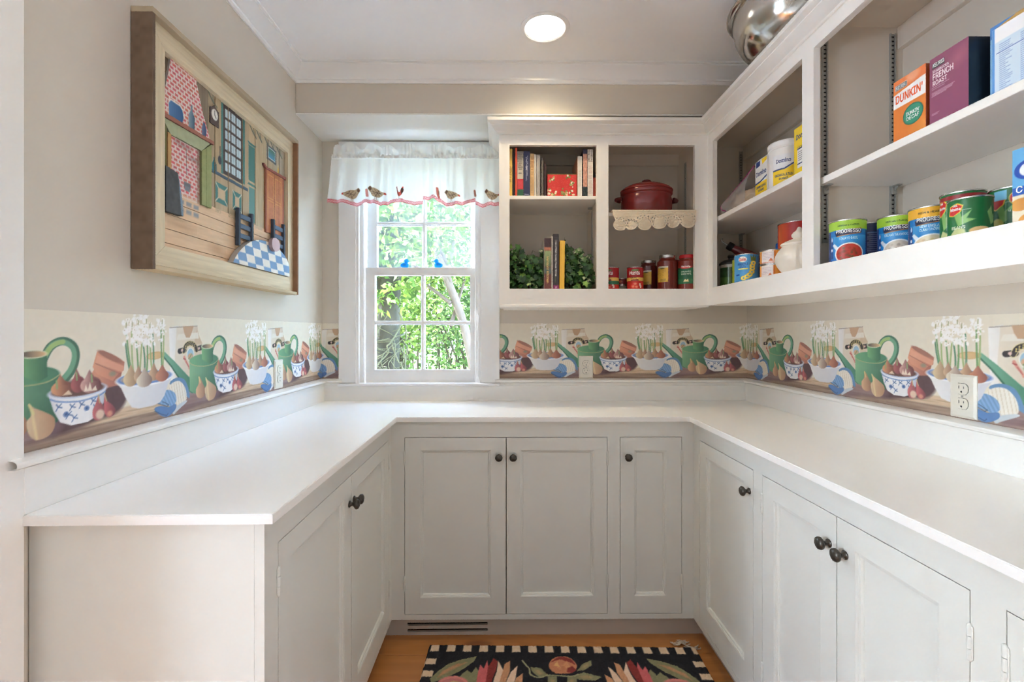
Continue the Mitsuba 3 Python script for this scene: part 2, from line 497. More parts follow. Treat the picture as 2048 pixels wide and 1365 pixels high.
def sash(name, y0, z0, z1, rail0, rail1, ztop, muntins):
    x0, x1, sx = WX0 + 0.031, WX1 - 0.018, 0.048
    key = f'{W}__{name}'
    y1 = y0 + 0.034
    put(key, [bx(x0, x0 + sx, y0, y1, z0, z1), bx(x1 - sx + 0.010, x1, y0, y1, z0, z1), bx(x0, x1, y0, y1, z0, rail0), bx(x0, x1, y0, y1, rail1, z1)], 'm_trim')
    gx0, gx1 = x0 + sx, x1 - sx + 0.010
    xm = (gx0 + gx1) / 2 + 0.001

    def bar(a, b, c, d):        # a glazing bar with a raised middle
        return [bx(a, b, y0 + 0.008, y1 - 0.008, c, d, 0.002), bx(a + 0.005 if b - a < d - c else a, b - 0.005 if b - a < d - c else b, y0 + 0.001, y1 - 0.001, c if b - a < d - c else c + 0.005, d if b - a < d - c else d - 0.005, 0.002)]

    ms = bar(xm - 0.011, xm + 0.011, rail0, rail1)
    for z in muntins:
        ms += bar(gx0, gx1, z - 0.011, z + 0.011)
    part(key, 'glazing_bar', ms, 'm_trim')
    # puttied bevel round the panes
    zs = [rail0] + list(muntins) + [rail1]
    for a, b in zip(zs[:-1], zs[1:]):
        for c, d in ((gx0, xm), (xm, gx1)):
            za, zb = a + (0.008 if a != rail0 else 0), b - (0.008 if b != rail1 else 0)
            ca, cb = c + (0.008 if c == xm else 0), d - (0.008 if d == xm else 0)
            g, _ = grid(2, 2, lambda U, V: (ca + (cb - ca) * U, U * 0 + y0 + 0.018, za + (zb - za) * V))
            part(key, 'pane', (g, np.array([[0, 1, 3], [0, 3, 2]])), GLASS, smooth=False)


GLASS = 'm_glass'
sash('lower_sash', YB + 0.030, 0.999, 1.586, 1.066, 1.546, None, [1.305])
GLASS = 'm_glass_hazy'
sash('upper_sash', YB + 0.068, 1.552, 2.112, 1.592, 2.060, None, [1.819])
part(W + '__lower_sash', 'lock', [lathe([(0, 0), (0.016, 0), (0.016, 0.006), (0.008, 0.009), (0, 0.009)], 20, (-0.452, YB + 0.05, 1.586)), bx(-0.478, -0.446, YB + 0.043, YB + 0.050, 1.5925, 1.5985, 0.002),
                                  bx(-0.470, -0.425, YB + 0.040, YB + 0.060, 1.586, 1.589)], 'm_trim')

# ------------------------------------------------------------------ recessed ceiling lamp
L = thing('recessed_light', 'lit round recessed ceiling light with a white trim ring', 'ceiling light')
part(L, 'trim_ring', lathe([(0.0755, -0.001), (0.079, -0.0045), (0.088, -0.005), (0.0945, -0.003), (0.0955, 0.0), (0.0755, 0.0)], 64, (0.152, 1.78, ZC)), 'm_trim', smooth=40)
part(L, 'baffle', lathe([(0.0758, 0.0), (0.0735, 0.02), (0.066, 0.06), (0.056, 0.095), (0.056, 0.10), (0.060, 0.10), (0.070, 0.06), (0.0775, 0.02), (0.0790, 0.0)], 64, (0.152, 1.78, ZC)), 'm_baffle', smooth=40)
lens = lathe([(0.0, 0.0), (0.025, 0.003), (0.045, 0.011), (0.0555, 0.024)], 48, (0.152, 1.78, ZC + 0.066))
lens.fix_normals()
if lens.face_normals[0][2] > 0:
    lens.invert()
part(L, 'bulb', lens, 'm_baffle', smooth=True, emitter={'type': 'area', 'radiance': {'type': 'rgb', 'value': list(CAN_LIGHT)}})
part(L, 'housing', [plain(0.052, 0.252, 1.68, 1.88, ZC + 0.17, ZC + 0.18)], 'm_dark', smooth=False)

# unseen globes on stands, added behind the camera as fill light for the pantry
for kx, ky, kz, KL, lab in ((-2.3, 0.0, 1.10, FILL_LIGHT_A, 'left'), (-0.2, -1.6, 0.55, FILL_LIGHT_B, 'middle'), (1.9, -0.6, 0.95, FILL_LIGHT_C, 'right')):
    K = thing('added_fill_globe', f'unseen white globe added as fill light at the {lab} of the kitchen behind the camera', 'lamp')
    part(K, 'stand', lathe([(0, 0), (0.13, 0), (0.13, 0.012), (0.02, 0.03), (0.012, 0.06), (0.012, kz - 0.2), (0.06, kz - 0.19), (0, kz - 0.17)], 32, (kx, ky, 0)), 'm_bronze', smooth=40)
    gl = trimesh.creation.icosphere(3, 0.2)
    gl.apply_translation((kx, ky, kz))
    part(K, 'globe', gl, 'm_baffle', smooth=True, emitter={'type': 'area', 'radiance': {'type': 'rgb', 'value': list(KL)}})

# ------------------------------------------------------------------ worktop
XE0, XE1, YE = -0.4375, 0.7447, 1.870       # front edges
YL, YR = 0.877, 0.30                        # ends of the left and right runs
ZT = 0.914
top = Polygon([(XL, YB), (XL, 0.879), (-0.8985, 0.879), (-0.8985, 0.872), (-0.918, 0.872), (-0.918, YL - 0.005), (XE0, YL), (XE0, YE), (XE1, YE), (XE1, YR), (XR, YR), (XR, YB)])
outer = np.array(top.exterior.coords[:-1])
inner = np.array(top.buffer(-0.0016, join_style=2).exterior.coords[:-1])
C = thing('worktop', 'white laminate worktop that runs round three sides of the pantry', 'worktop')
slab = [ext(top, 0.0172).apply_translation((0, 0, ZT - 0.019)), ext(top.buffer(-0.0016, join_style=2), 0.0172).apply_translation((0, 0, ZT - 0.0172))]
part(C, 'top', slab, 'm_counter', smooth=False)
part(C, 'backsplash', bx(XL, XL + 0.019, 0.875, YB - 0.019, ZT, 1.006), 'm_white')
part(C, 'backsplash', [bx(XL, XR, YB - 0.019, YB, ZT, 0.990), bx(XL, -0.829, YB - 0.019, YB, 0.99, 1.006), bx(-0.028, XR, YB - 0.019, YB, 0.99, 1.006)], 'm_white')
part(C, 'backsplash', bx(XR - 0.019, XR, YR, YB - 0.019, ZT, 1.006), 'm_white')
capp = [(0, 1.005), (0.030, 1.005), (0.0345, 1.008), (0.036, 1.013), (0.0345, 1.018), (0.030, 1.021), (0.012, 1.0245), (0, 1.025)]
part(C, 'backsplash_cap', sweep(capp, [(-0.806, YB), (XL, YB), (XL, 0.846)], 1), 'm_white', smooth=35)
part(C, 'backsplash_cap', sweep(capp, [(XR, YR), (XR, YB), (-0.050, YB)], 1), 'm_white', smooth=35)

# ------------------------------------------------------------------ base cupboards
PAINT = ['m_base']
FT, FZ0, FZ1, DZ0, DZ1 = 0.019, 0.084, 0.895, 0.105, 0.828


def panel_door(parent, o, ex, ez, x0, x1, z0, z1, stiles, rails, knob, hinges, knob_r=0.0135):
    """An inset panel door in the plane through o with axes ex (right) and z (up); ez points out of the cupboard."""
    ey = (0, 0, 1)
    g = 0.0016
    a0, a1, b0, b1 = x0 + g, x1 - g, z0 + g, z1 - g
    p0, p1, q0, q1 = x0 + stiles[0], x1 - stiles[1], z0 + rails[0], z1 - rails[1]
    ring = sbox(a0, b0, a1, b1).difference(sbox(p0, q0, p1, q1))
    ms = [ext(ring, 0.018).apply_translation((0, 0, -0.018))]
    # stepped bead round the panel: closed loop of mitred profile
    prof = [(0.0, -0.0005), (0.0045, -0.002), (0.0055, -0.0045), (0.0095, -0.0055), (0.0120, -0.009), (0.0125, -0.012)]
    loops = []
    for off, h in prof:
        loops.append([(p0 + off, q0 + off, h), (p1 - off, q0 + off, h), (p1 - off, q1 - off, h), (p0 + off, q1 - off, h)])
    v = np.array(loops).reshape(-1, 3)
    f = []
    for i in range(len(prof) - 1):
        for j in range(4):
            k2 = (j + 1) % 4
            f.append([i * 4 + j, i * 4 + k2, i * 4 + 4 + k2, i * 4 + 4 + j])
    ms.append(trimesh.Trimesh(v, quads(f), process=False))
    M = lambda m: frame(m, o, ex, ey, ez)
    d = part(parent, 'door', M(cat(ms)), PAINT[0], smooth=False)
    part(d, 'panel', M(bx(p0 + 0.005, p1 - 0.005, q0 + 0.005, q1 - 0.005, -0.017, -0.0115)), PAINT[0], smooth=False)
    if knob:
        kn = lathe([(0, 0), (0.0100, 0), (0.0100, 0.002), (0.0070, 0.004), (0.0055, 0.008), (0.0055, 0.012), (0.0095, 0.0155), (0.0140, 0.019), (0.0152, 0.0225), (0.0140, 0.0265), (0.0095, 0.0295), (0.004, 0.0308), (0, 0.031)], 32)
        kn.apply_translation((knob[0], knob[1], 0))
        part(d, 'knob', M(kn), 'm_bronze', smooth=50)
    for hx, hz in hinges:
        hg = [lathe([(0, -0.004), (0.0025, -0.003), (0.0042, 0), (0.0042, 0.017)], 12), lathe([(0.0045, 0.018), (0.0045, 0.038)], 12), lathe([(0.0042, 0.039), (0.0042, 0.056), (0.0025, 0.059), (0, 0.06)], 12),
              bx(-0.006, 0.006, -0.0012, 0.0012, 0, 0.056)]
        hm = cat([h for h in hg])
        hm.apply_transform(np.array([[1, 0, 0, hx], [0, 0, 1, hz - 0.028], [0, 1, 0, 0.0015], [0, 0, 0, 1.0]]))
        part(d, 'hinge', M(hm), PAINT[0], smooth=40)
    return d


def face_frame(parent, o, ex, ez, outline, holes, name='face_frame'):
    p = sbox(*outline)
    for h in holes:
        p = p.difference(sbox(*h))
    return part(parent, name, frame(ext(p, FT).apply_translation((0, 0, -FT)), o, ex, (0, 0, 1), ez), PAINT[0], smooth=False)


B = thing('base_cupboard', 'white base cupboard below the window with two wide doors and one narrow door', 'cupboard')
YF, XFL, XFR = 1.895, -0.463, 0.772
doors = [(-0.410, 0.004), (0.004, 0.418), (0.469, 0.723)]
ex, ez = (1, 0, 0), (0, -1, 0)
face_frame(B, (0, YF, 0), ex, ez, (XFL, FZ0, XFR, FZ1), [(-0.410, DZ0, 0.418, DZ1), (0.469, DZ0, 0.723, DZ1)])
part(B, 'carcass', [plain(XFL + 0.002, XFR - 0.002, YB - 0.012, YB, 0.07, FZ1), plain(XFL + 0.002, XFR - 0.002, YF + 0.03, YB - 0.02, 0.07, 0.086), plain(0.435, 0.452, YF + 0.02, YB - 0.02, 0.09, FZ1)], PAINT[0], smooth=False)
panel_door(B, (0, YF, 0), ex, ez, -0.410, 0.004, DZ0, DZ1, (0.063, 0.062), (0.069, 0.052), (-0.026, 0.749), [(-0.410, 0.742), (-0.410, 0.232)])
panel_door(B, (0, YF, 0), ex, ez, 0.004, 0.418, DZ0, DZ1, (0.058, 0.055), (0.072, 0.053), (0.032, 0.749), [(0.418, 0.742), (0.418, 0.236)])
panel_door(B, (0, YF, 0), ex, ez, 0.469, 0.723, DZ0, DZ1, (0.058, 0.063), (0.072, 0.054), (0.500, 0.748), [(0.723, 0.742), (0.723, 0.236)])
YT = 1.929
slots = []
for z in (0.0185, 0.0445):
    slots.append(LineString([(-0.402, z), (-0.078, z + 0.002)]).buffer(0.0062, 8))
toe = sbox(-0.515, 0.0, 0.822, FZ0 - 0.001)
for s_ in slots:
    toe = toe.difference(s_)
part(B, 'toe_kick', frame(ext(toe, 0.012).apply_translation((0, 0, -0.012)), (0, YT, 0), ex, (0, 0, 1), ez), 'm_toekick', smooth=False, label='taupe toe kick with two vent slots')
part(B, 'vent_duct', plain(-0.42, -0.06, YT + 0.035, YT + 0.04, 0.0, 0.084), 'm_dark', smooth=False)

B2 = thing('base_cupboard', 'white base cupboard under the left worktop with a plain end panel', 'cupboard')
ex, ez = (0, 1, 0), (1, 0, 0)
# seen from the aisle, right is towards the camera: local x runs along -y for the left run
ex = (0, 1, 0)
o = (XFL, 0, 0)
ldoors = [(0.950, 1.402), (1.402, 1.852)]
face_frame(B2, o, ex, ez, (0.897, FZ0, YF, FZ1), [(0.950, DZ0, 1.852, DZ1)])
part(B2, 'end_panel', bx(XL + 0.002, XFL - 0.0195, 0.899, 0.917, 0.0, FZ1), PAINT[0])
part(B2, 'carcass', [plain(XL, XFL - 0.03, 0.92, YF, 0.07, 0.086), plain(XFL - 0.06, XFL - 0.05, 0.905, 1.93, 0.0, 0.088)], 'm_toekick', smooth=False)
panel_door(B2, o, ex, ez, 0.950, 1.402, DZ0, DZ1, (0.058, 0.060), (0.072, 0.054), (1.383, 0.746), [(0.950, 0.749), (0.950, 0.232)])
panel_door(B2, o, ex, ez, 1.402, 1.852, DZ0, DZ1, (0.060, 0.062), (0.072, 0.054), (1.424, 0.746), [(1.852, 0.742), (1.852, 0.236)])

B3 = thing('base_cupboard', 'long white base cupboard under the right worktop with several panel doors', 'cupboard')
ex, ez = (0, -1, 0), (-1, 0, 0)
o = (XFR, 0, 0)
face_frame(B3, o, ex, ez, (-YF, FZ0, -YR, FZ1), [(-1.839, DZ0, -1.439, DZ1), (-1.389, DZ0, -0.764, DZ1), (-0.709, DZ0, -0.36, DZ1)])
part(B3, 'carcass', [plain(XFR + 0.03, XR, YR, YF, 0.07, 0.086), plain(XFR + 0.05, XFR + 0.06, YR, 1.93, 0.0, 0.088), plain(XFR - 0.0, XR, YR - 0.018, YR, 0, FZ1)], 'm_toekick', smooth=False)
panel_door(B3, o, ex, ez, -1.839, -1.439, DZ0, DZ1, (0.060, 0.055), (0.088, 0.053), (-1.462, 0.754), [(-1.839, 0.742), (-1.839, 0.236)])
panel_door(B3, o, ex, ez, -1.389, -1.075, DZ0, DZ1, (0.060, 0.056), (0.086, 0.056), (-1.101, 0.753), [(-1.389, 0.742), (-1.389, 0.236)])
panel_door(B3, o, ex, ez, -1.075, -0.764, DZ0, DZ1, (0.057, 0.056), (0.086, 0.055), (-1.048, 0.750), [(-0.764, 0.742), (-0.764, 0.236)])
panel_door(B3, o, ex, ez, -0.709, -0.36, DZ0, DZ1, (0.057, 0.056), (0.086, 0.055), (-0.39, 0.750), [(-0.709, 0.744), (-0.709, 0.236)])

# ------------------------------------------------------------------ upper cupboards without doors
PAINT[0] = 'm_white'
UX, UY = 0.890, 2.030                        # faces of the right and the back cupboards
UZ0, UZ1, OZ0, OZ1 = 1.375, 2.125, 1.447, 2.078
U = thing('wall_cupboard', 'open white wall cupboard right of the window with books and an oval pot', 'cupboard')
ex, ez = (1, 0, 0), (0, -1, 0)
face_frame(U, (0, UY, 0), ex, ez, (-0.027, UZ0, UX, UZ1), [(0.019, OZ0, 0.400, OZ1 - 0.002), (0.452, OZ0, 0.832, OZ1)])
part(U, 'side', plain(-0.027, -0.009, UY + FT, YB, UZ0, 2.21), 'm_white', smooth=False)
part(U, 'bottom', [plain(-0.009, 0.88, UY + FT, YB, 1.429, OZ0)], 'm_white', smooth=False)
part(U, 'light_rail', [bx(-0.027, 0.76, UY - 0.004, UY + 0.015, 1.3645, 1.3775, 0.002), plain(-0.009, UX + 0.01, UY + 0.015, YB, 1.368, 1.378)], 'm_white', smooth=False)
part(U, 'lining', [plain(-0.009, 0.002, UY + FT, YB, OZ0, 2.16), plain(0.412, 0.440, UY + FT, YB, OZ0, 2.16), plain(0.866, 0.880, UY + FT, YB, OZ0, 2.16), plain(-0.009, 0.88, UY + FT, YB, 2.145, 2.16),
                   plain(-0.009, 0.88, YB - 0.007, YB, OZ0, 2.16), plain(0.0, 0.866, YB - 0.022, YB - 0.007, 2.09, 2.145)], 'm_wall', smooth=False, label='taupe lining')
part(U, 'shelf', bx(0.003, 0.411, UY + 0.022, YB - 0.008, 1.845, 1.861), 'm_white')
part(U, 'shelf', bx(0.441, 0.865, UY + 0.022, YB - 0.008, 1.772, 1.788), 'm_white')

U2 = thing('wall_cupboard', 'long open white wall cupboard on the right wall full of packets and cans', 'cupboard')
ex, ez = (0, -1, 0), (-1, 0, 0)
face_frame(U2, (UX, 0, 0), ex, ez, (-UY, UZ0, -0.30, UZ1), [(-1.984, OZ0 + 0.002, -1.385, OZ1), (-1.333, OZ0 + 0.002, -0.42, OZ1)])
XI = 1.178                                   # back of the interior
part(U2, 'bottom', [plain(UX + FT, XR, 0.30, UY + 0.25, 1.432, 1.449), plain(UX + 0.0005, XR, 0.30, UY + 0.02, UZ0 - 0.0005, UZ0 + 0.006)], 'm_white', smooth=False)
part(U2, 'lining', [plain(XI, XR, 0.30, YB, 1.449, 2.16), plain(UX + FT, XI, 0.30, YB - 0.06, 2.160, 2.172), plain(UX + 0.02, XI, YB - 0.075, YB - 0.06, 1.449, 2.16), plain(UX + FT, XI, 1.366, 1.382, 1.449, 2.16),
                    plain(UX + FT, XI, 0.30, 0.318, 1.449, 2.16)], 'm_wall', smooth=False, label='taupe lining')
part(U2, 'cleat', [bx(XI - 0.018, XI, 1.384, YB - 0.076, 2.094, 2.160), bx(XI - 0.018, XI, 0.32, 1.365, 2.094, 2.160)], 'm_wall', smooth=False)
part(U2, 'shelf', bx(0.914, XI - 0.001, 1.384, YB - 0.08, 1.735, 1.755), 'm_white')
part(U2, 'shelf', bx(0.922, XI - 0.001, 0.32, 1.364, 1.688, 1.708), 'm_white')

cr = [(0, 2.120), (0.006, 2.120), (0.008, 2.126), (0.014, 2.130), (0.020, 2.134), (0.028, 2.143), (0.036, 2.150), (0.036, 2.154), (0.044, 2.158), (0.050, 2.163), (0.050, 2.177), (0, 2.177)]
cs = sweep(cr, [(-0.027, UY + 0.22), (-0.027, UY), (UX, UY), (UX, 0.30)], -1)
part(U, 'cornice', cs[:2], 'm_white', smooth=25)
part(U2, 'cornice', cs[2], 'm_white', smooth=25)
part(U2, 'top', [plain(UX + 0.0, XR, 0.30, UY, 2.172, 2.1765)], 'm_white', smooth=False)
part(U, 'top', [plain(-0.027, XR, UY, YS - 0.0005, 2.172, 2.1765)], 'm_white', smooth=False)


def standard(parent, o, ex, ez, z0, z1):
    """A slotted steel shelf strip; o at floor height, ex along its width, ez out of the wall."""
    w, ms, sl = 0.016, [], []
    ms.append(plain(-w / 2, w / 2, z0, z1, 0, 0.001))
    for s_ in (-1, 1):
        ms.append(plain(s_ * w / 2 - 0.001, s_ * w / 2 + 0.001, z0, z1, 0, 0.004))
        ms.append(plain(s_ * 0.0062 - 0.0018, s_ * 0.0062 + 0.0018, z0, z1, 0.003, 0.004))
    z = z0 + 0.012
    while z < z1 - 0.01:
        sl.append(plain(-0.0045, 0.0045, z, z + 0.0035, 0.0010, 0.0016))
        z += 0.0127
    k_ = part(parent, 'shelf_strip', frame(cat(ms), o, ex, (0, 0, 1), ez), 'm_zinc', smooth=False)
    put(k_ + '__slot', frame(cat(sl), o, ex, (0, 0, 1), ez), 'm_dark', smooth=False, kind='stuff')


for x in (0.944, 1.146):
    standard(U2, (x, 1.366, 0), (1, 0, 0), (0, -1, 0), 1.52, 2.14)
standard(U2, (1.150, YB - 0.075, 0), (1, 0, 0), (0, -1, 0), 1.50, 2.14)
standard(U, (0.412, 2.19, 0), (0, 1, 0), (-1, 0, 0), 1.48, 1.83)
standard(U, (0.866, 2.22, 0), (0, 1, 0), (-1, 0, 0), 1.46, 2.07)


def bracket(parent, x, y, z):
    part(parent, 'shelf_bracket', [plain(x - 0.007, x + 0.007, y - 0.024, y, z - 0.0035, z - 0.0005), plain(x - 0.0065, x + 0.0065, y - 0.006, y, z - 0.024, z - 0.002),
                                   frame(ext(Polygon([(0, 0), (0, -0.02), (0.022, 0)]), 0.0016), (x - 0.0008, y, z - 0.001), (0, -1, 0), (0, 0, 1), (1, 0, 0))], 'm_zinc', smooth=False)


for x in (0.944, 1.146):
    bracket(U2, x, 1.362, 1.688)
bracket(U2, 1.150, YB - 0.079, 1.735)
part(U, 'shelf_bracket', plain(0.392, 0.4115, 2.183, 2.197, 1.838, 1.8445), 'm_zinc', smooth=False)

# ------------------------------------------------------------------ sockets


def socket(o, ex, ez, label):
    s_ = thing('power_socket', label, 'power socket')
    M = lambda m: frame(m, o, ex, (0, 0, 1), ez)
    w, h = 0.0355, 0.0575
    lo = sbox(-w, -h, w, h)
    pl = trimesh.Trimesh([(x, y, z) for (x, y, z) in [(-w, -h, 0), (w, -h, 0), (w, h, 0), (-w, h, 0), (-w, -h, 0.003), (w, -h, 0.003), (w, h, 0.003), (-w, h, 0.003), (-w + 0.006, -h + 0.006, 0.0062), (w - 0.006, -h + 0.006, 0.0062), (w - 0.006, h - 0.006, 0.0062), (-w + 0.006, h - 0.006, 0.0062)]]).convex_hull
    part(s_, 'cover_plate', M(pl), 'm_plate', smooth=False)
    for dy in (0.0195, -0.0195):
        face = Point(0, 0).buffer(0.0172, 24).intersection(sbox(-0.02, -0.0142, 0.02, 0.0142))
        a = affinity.translate(face, 0, dy)
        r = part(s_, 'receptacle', M(ext(a, 0.0085)), 'm_plate', smooth=False)
        put(r + '__slot', M(cat([plain(-0.0072, -0.0056, dy + 0.0005, dy + 0.0085, 0.0084, 0.0088), plain(0.0056, 0.0072, dy + 0.0015, dy + 0.0075, 0.0084, 0.0088),
                                 lathe([(0, 0), (0.0026, 0), (0.0026, 0.0004), (0, 0.0004)], 12, (0, dy - 0.0075, 0.0084))])), 'm_dark', smooth=False)
        put(r + '__gap', M(ext(a.buffer(0.0008).difference(a), 0.0064)), 'm_dark', smooth=False)
    part(s_, 'screw', M(lathe([(0, 0), (0.0032, 0), (0.0026, 0.0012), (0, 0.0014)], 14, (0, 0, 0.006))), 'm_zinc')
    return s_


socket((XL + 0.0005, 1.880, 1.088), (0, 1, 0), (1, 0, 0), 'cream double socket on the wallpaper border of the left wall')
socket((0.406, YB - 0.0005, 1.081), (1, 0, 0), (0, -1, 0), 'cream double socket on the border below the book cupboard')
socket((XR - 0.0005, 1.224, 1.086), (0, -1, 0), (-1, 0, 0), 'cream double socket on the wallpaper border of the right wall')

# ------------------------------------------------------------------ wallpaper border: one repeat, in units where the strip is 428 high (y up) and 815 long
PER, BH, BZ0, BZ1 = 0.5275, 428.0, 1.0255, 1.3010
PW = 815.0
NX, NY = 288, 150


def paint_border():
    t = Tile(1117, 1117 + PW * (NX - 1) / NX, 0, BH, NX, NY, (229, 221, 203), period=PW)
    Y = lambda y: 500.0 - y                      # from the drawing's downward rows to upward
    P = lambda pts: [(x, Y(y)) for x, y in pts]
    # shelf of wood, its front edge, and the dark corner under the pots
    t.rect(900, 2300, Y(462), Y(424), lambda U, V: np.array([196, 168, 138]) + (meshkit.fbm(np.stack([U * 0.01, V * 0.2, U * 0], -1), 3)[..., None] - 0.5) * 60, 1, 6)
    t.rect(900, 2300, -5, Y(464), lambda U, V: np.array([142, 116, 98]) + (meshkit.fbm(np.stack([U * 0.006, V * 0.12, U * 0 + 5], -1), 3)[..., None] - 0.5) * 80, 1, 4)
    t.rect(900, 2300, -5, 3, (110, 88, 78), 0.8, 2)
    t.poly(P([(1690, 340), (1730, 300), (1960, 330), (1985, 380), (1950, 430), (1880, 446), (1700, 470), (1670, 420)]), (66, 42, 46), 0.95, 8, 4)
    t.poly(P([(1440, 440), (1540, 400), (1720, 420), (1700, 470), (1560, 480), (1440, 500)]), (104, 76, 84), 0.7, 12, 4)
    # flour bag
    t.poly(P([(1385, 122), (1440, 112), (1452, 160), (1440, 300), (1430, 420), (1398, 400), (1390, 250)]), ((244, 242, 240), (226, 222, 216)), 1, 1)
    t.poly(P([(1430, 118), (1565, 112), (1578, 160), (1598, 190), (1590, 260), (1585, 400), (1430, 420), (1420, 250), (1428, 165)]), ((226, 216, 200), (206, 188, 166)), 1, 1)
    t.poly(P([(1560, 130), (1578, 160), (1600, 195), (1540, 200)]), (196, 170, 140), 0.8, 3)
    t.poly(P([(1440, 150), (1570, 142), (1575, 170), (1430, 176)]), (232, 226, 214), 0.9, 2)
    t.line(P([(1390, 122), (1565, 112)]), 3, (130, 116, 104))
    t.poly(P([(1470, 116), (1540, 113), (1524, 150), (1512, 166), (1490, 165), (1478, 145)]), (186, 150, 118), 1, 2)
    # its ribbon, medallion and tulip
    t.line(P([(1449, 224), (1482, 219)]), 24, (38, 32, 34))
    t.line(P([(1556, 219), (1594, 213)]), 24, (38, 32, 34))
    t.line(P([(1475, 225), (1487, 203), (1503, 193), (1520, 191), (1538, 196), (1551, 207), (1560, 224)]), 24, (214, 196, 140), smooth=4)
    t.line(P([(1475, 225), (1487, 203), (1503, 193), (1520, 191), (1538, 196), (1551, 207), (1560, 224)]), 18, (38, 32, 34), smooth=4)
    for (lx, ly, w) in ((1484, 208, 5), (1495, 199, 5), (1508, 193, 5), (1521, 191, 5), (1534, 195, 5), (1546, 203, 5)):
        t.line(P([(lx, ly + 6), (lx + 1, ly - 6)]), 2.6, (222, 200, 120))
        t.line(P([(lx, ly - 5), (lx + w, ly - 5)]), 2.2, (222, 200, 120))
        t.line(P([(lx, ly + 5), (lx + w - 1, ly + 5)]), 2.2, (222, 200, 120))
    t.ell(1464, Y(221), 7, 6, (214, 180, 172)); t.ell(1577, Y(216), 7, 6, (214, 180, 172))
    t.ell(1519, Y(242), 25, 31, (240, 236, 226)); t.ell(1519, Y(242), 21, 27, (150, 186, 206))
    t.ell(1519, Y(252), 19, 16, (192, 164, 134)); t.ell(1515, Y(250), 8, 9, (206, 150, 120)); t.line(P([(1508, 262), (1526, 240)]), 4, (110, 140, 90))
    t.line(P([(1478, 252), (1490, 272), (1505, 292), (1510, 305)]), 13, (206, 138, 122), smooth=4, taper=0.6)
    t.line(P([(1474, 258), (1486, 262)]), 5, (160, 62, 60)); t.line(P([(1490, 272), (1506, 296)]), 4, (176, 92, 84))
    # watering can
    G0, G2 = (122, 172, 130), (50, 94, 74)
    t.line(P([(1668, 226), (1688, 190), (1716, 172), (1745, 172), (1770, 190), (1777, 222), (1765, 262), (1740, 292), (1705, 316)]), 27, (56, 98, 76), smooth=5)
    t.line(P([(1668, 224), (1690, 188), (1716, 174), (1742, 176), (1764, 193), (1771, 222), (1760, 258), (1738, 286), (1705, 312)]), 18, (98, 152, 120), smooth=5)
    t.line(P([(1672, 216), (1690, 190), (1712, 176), (1732, 172)]), 15, (150, 178, 106), smooth=5)
    t.poly(P([(1346, 226), (1362, 224), (1420, 268), (1500, 335), (1545, 370), (1545, 415), (1530, 420), (1490, 398), (1440, 340), (1390, 280), (1350, 244)]), ((112, 168, 138), (50, 106, 82)), 1, 1)
    t.line(P([(1352, 242), (1400, 288), (1450, 346), (1500, 400)]), 7, (30, 78, 58), 0.8, 2)
    t.poly(P([(1512, 285), (1530, 262), (1590, 246), (1660, 244), (1705, 258), (1722, 280), (1720, 420), (1690, 440), (1600, 436), (1540, 420), (1514, 405)]),
           lambda U, V: np.array(G0) * (1 - np.clip((U - 1515) / 205, 0, 1))[..., None] + np.array(G2) * np.clip((U - 1515) / 205, 0, 1)[..., None] - np.clip((Y(330) - V) / 110, 0, 1)[..., None] * 24, 1, 1)
    t.ell(1616, Y(273), 105, 30, ((104, 162, 116), (56, 108, 82)), 1, 1)
    t.line(P([(1511, 276), (1540, 292), (1610, 301), (1680, 296), (1722, 276)]), 4, (180, 172, 120), 0.8, 0.6, 5)
    t.poly(P([(1594, 206), (1679, 214), (1681, 280), (1655, 294), (1598, 268)]), ((112, 166, 110), (46, 92, 68)), 1, 1)
    t.ell(1636, Y(208), 44, 13, (220, 226, 196)); t.ell(1638, Y(208), 39, 10, ((70, 66, 62), (218, 178, 128)), 1, 1)
    t.ell(1310, Y(236), 48, 16, (198, 164, 112), rot=0.06); t.ell(1309, Y(237), 43, 12, ((222, 196, 146), (196, 158, 104)), rot=0.06)
    # folded towel, blue and white
    t.poly(P([(1388, 360), (1430, 338), (1478, 350), (1504, 392), (1512, 440), (1460, 400)]), (86, 126, 168), 1, 1, 3)
    t.poly(P([(1376, 385), (1410, 356), (1452, 356), (1484, 388), (1494, 430), (1480, 452), (1420, 470), (1396, 440)]), lambda U, V: np.array([236, 230, 218]) - (np.sin(U * 0.42 + V * 0.08)[..., None] > 0.5) * np.array([16, 20, 26]), 1, 1, 3)
    t.poly(P([(1410, 470), (1480, 446), (1496, 452), (1440, 480), (1412, 494)]), (198, 206, 212), 1, 1, 3)
    t.poly(P([(1303, 424), (1335, 394), (1378, 384), (1420, 404), (1428, 440), (1402, 458), (1376, 450), (1330, 436)]), lambda U, V: np.array([112, 152, 196]) - np.sin(U * 0.35 + V * 0.2)[..., None] * 12, 1, 1, 3)
    t.poly(P([(1303, 452), (1340, 446), (1384, 458), (1424, 450), (1424, 474), (1376, 498), (1330, 480)]), (74, 114, 168), 1, 1, 3)
    t.line(P([(1306, 428), (1340, 440), (1374, 454), (1384, 448), (1350, 430)]), 3, (42, 66, 104)); t.line(P([(1306, 462), (1340, 480), (1372, 492), (1380, 484)]), 3, (42, 66, 104))
    # two tan onions
    t.poly(P([(1575, 346), (1590, 360), (1606, 385), (1622, 410), (1616, 440), (1590, 450), (1562, 438), (1556, 405), (1574, 380)]), ((214, 174, 136), (140, 96, 72)), 1, 1, 4)
    t.poly(P([(1624, 356), (1640, 370), (1672, 388), (1702, 410), (1704, 440), (1686, 464), (1650, 470), (1626, 450), (1618, 410), (1632, 390)]), ((212, 184, 148), (166, 122, 92)), 1, 1, 4)
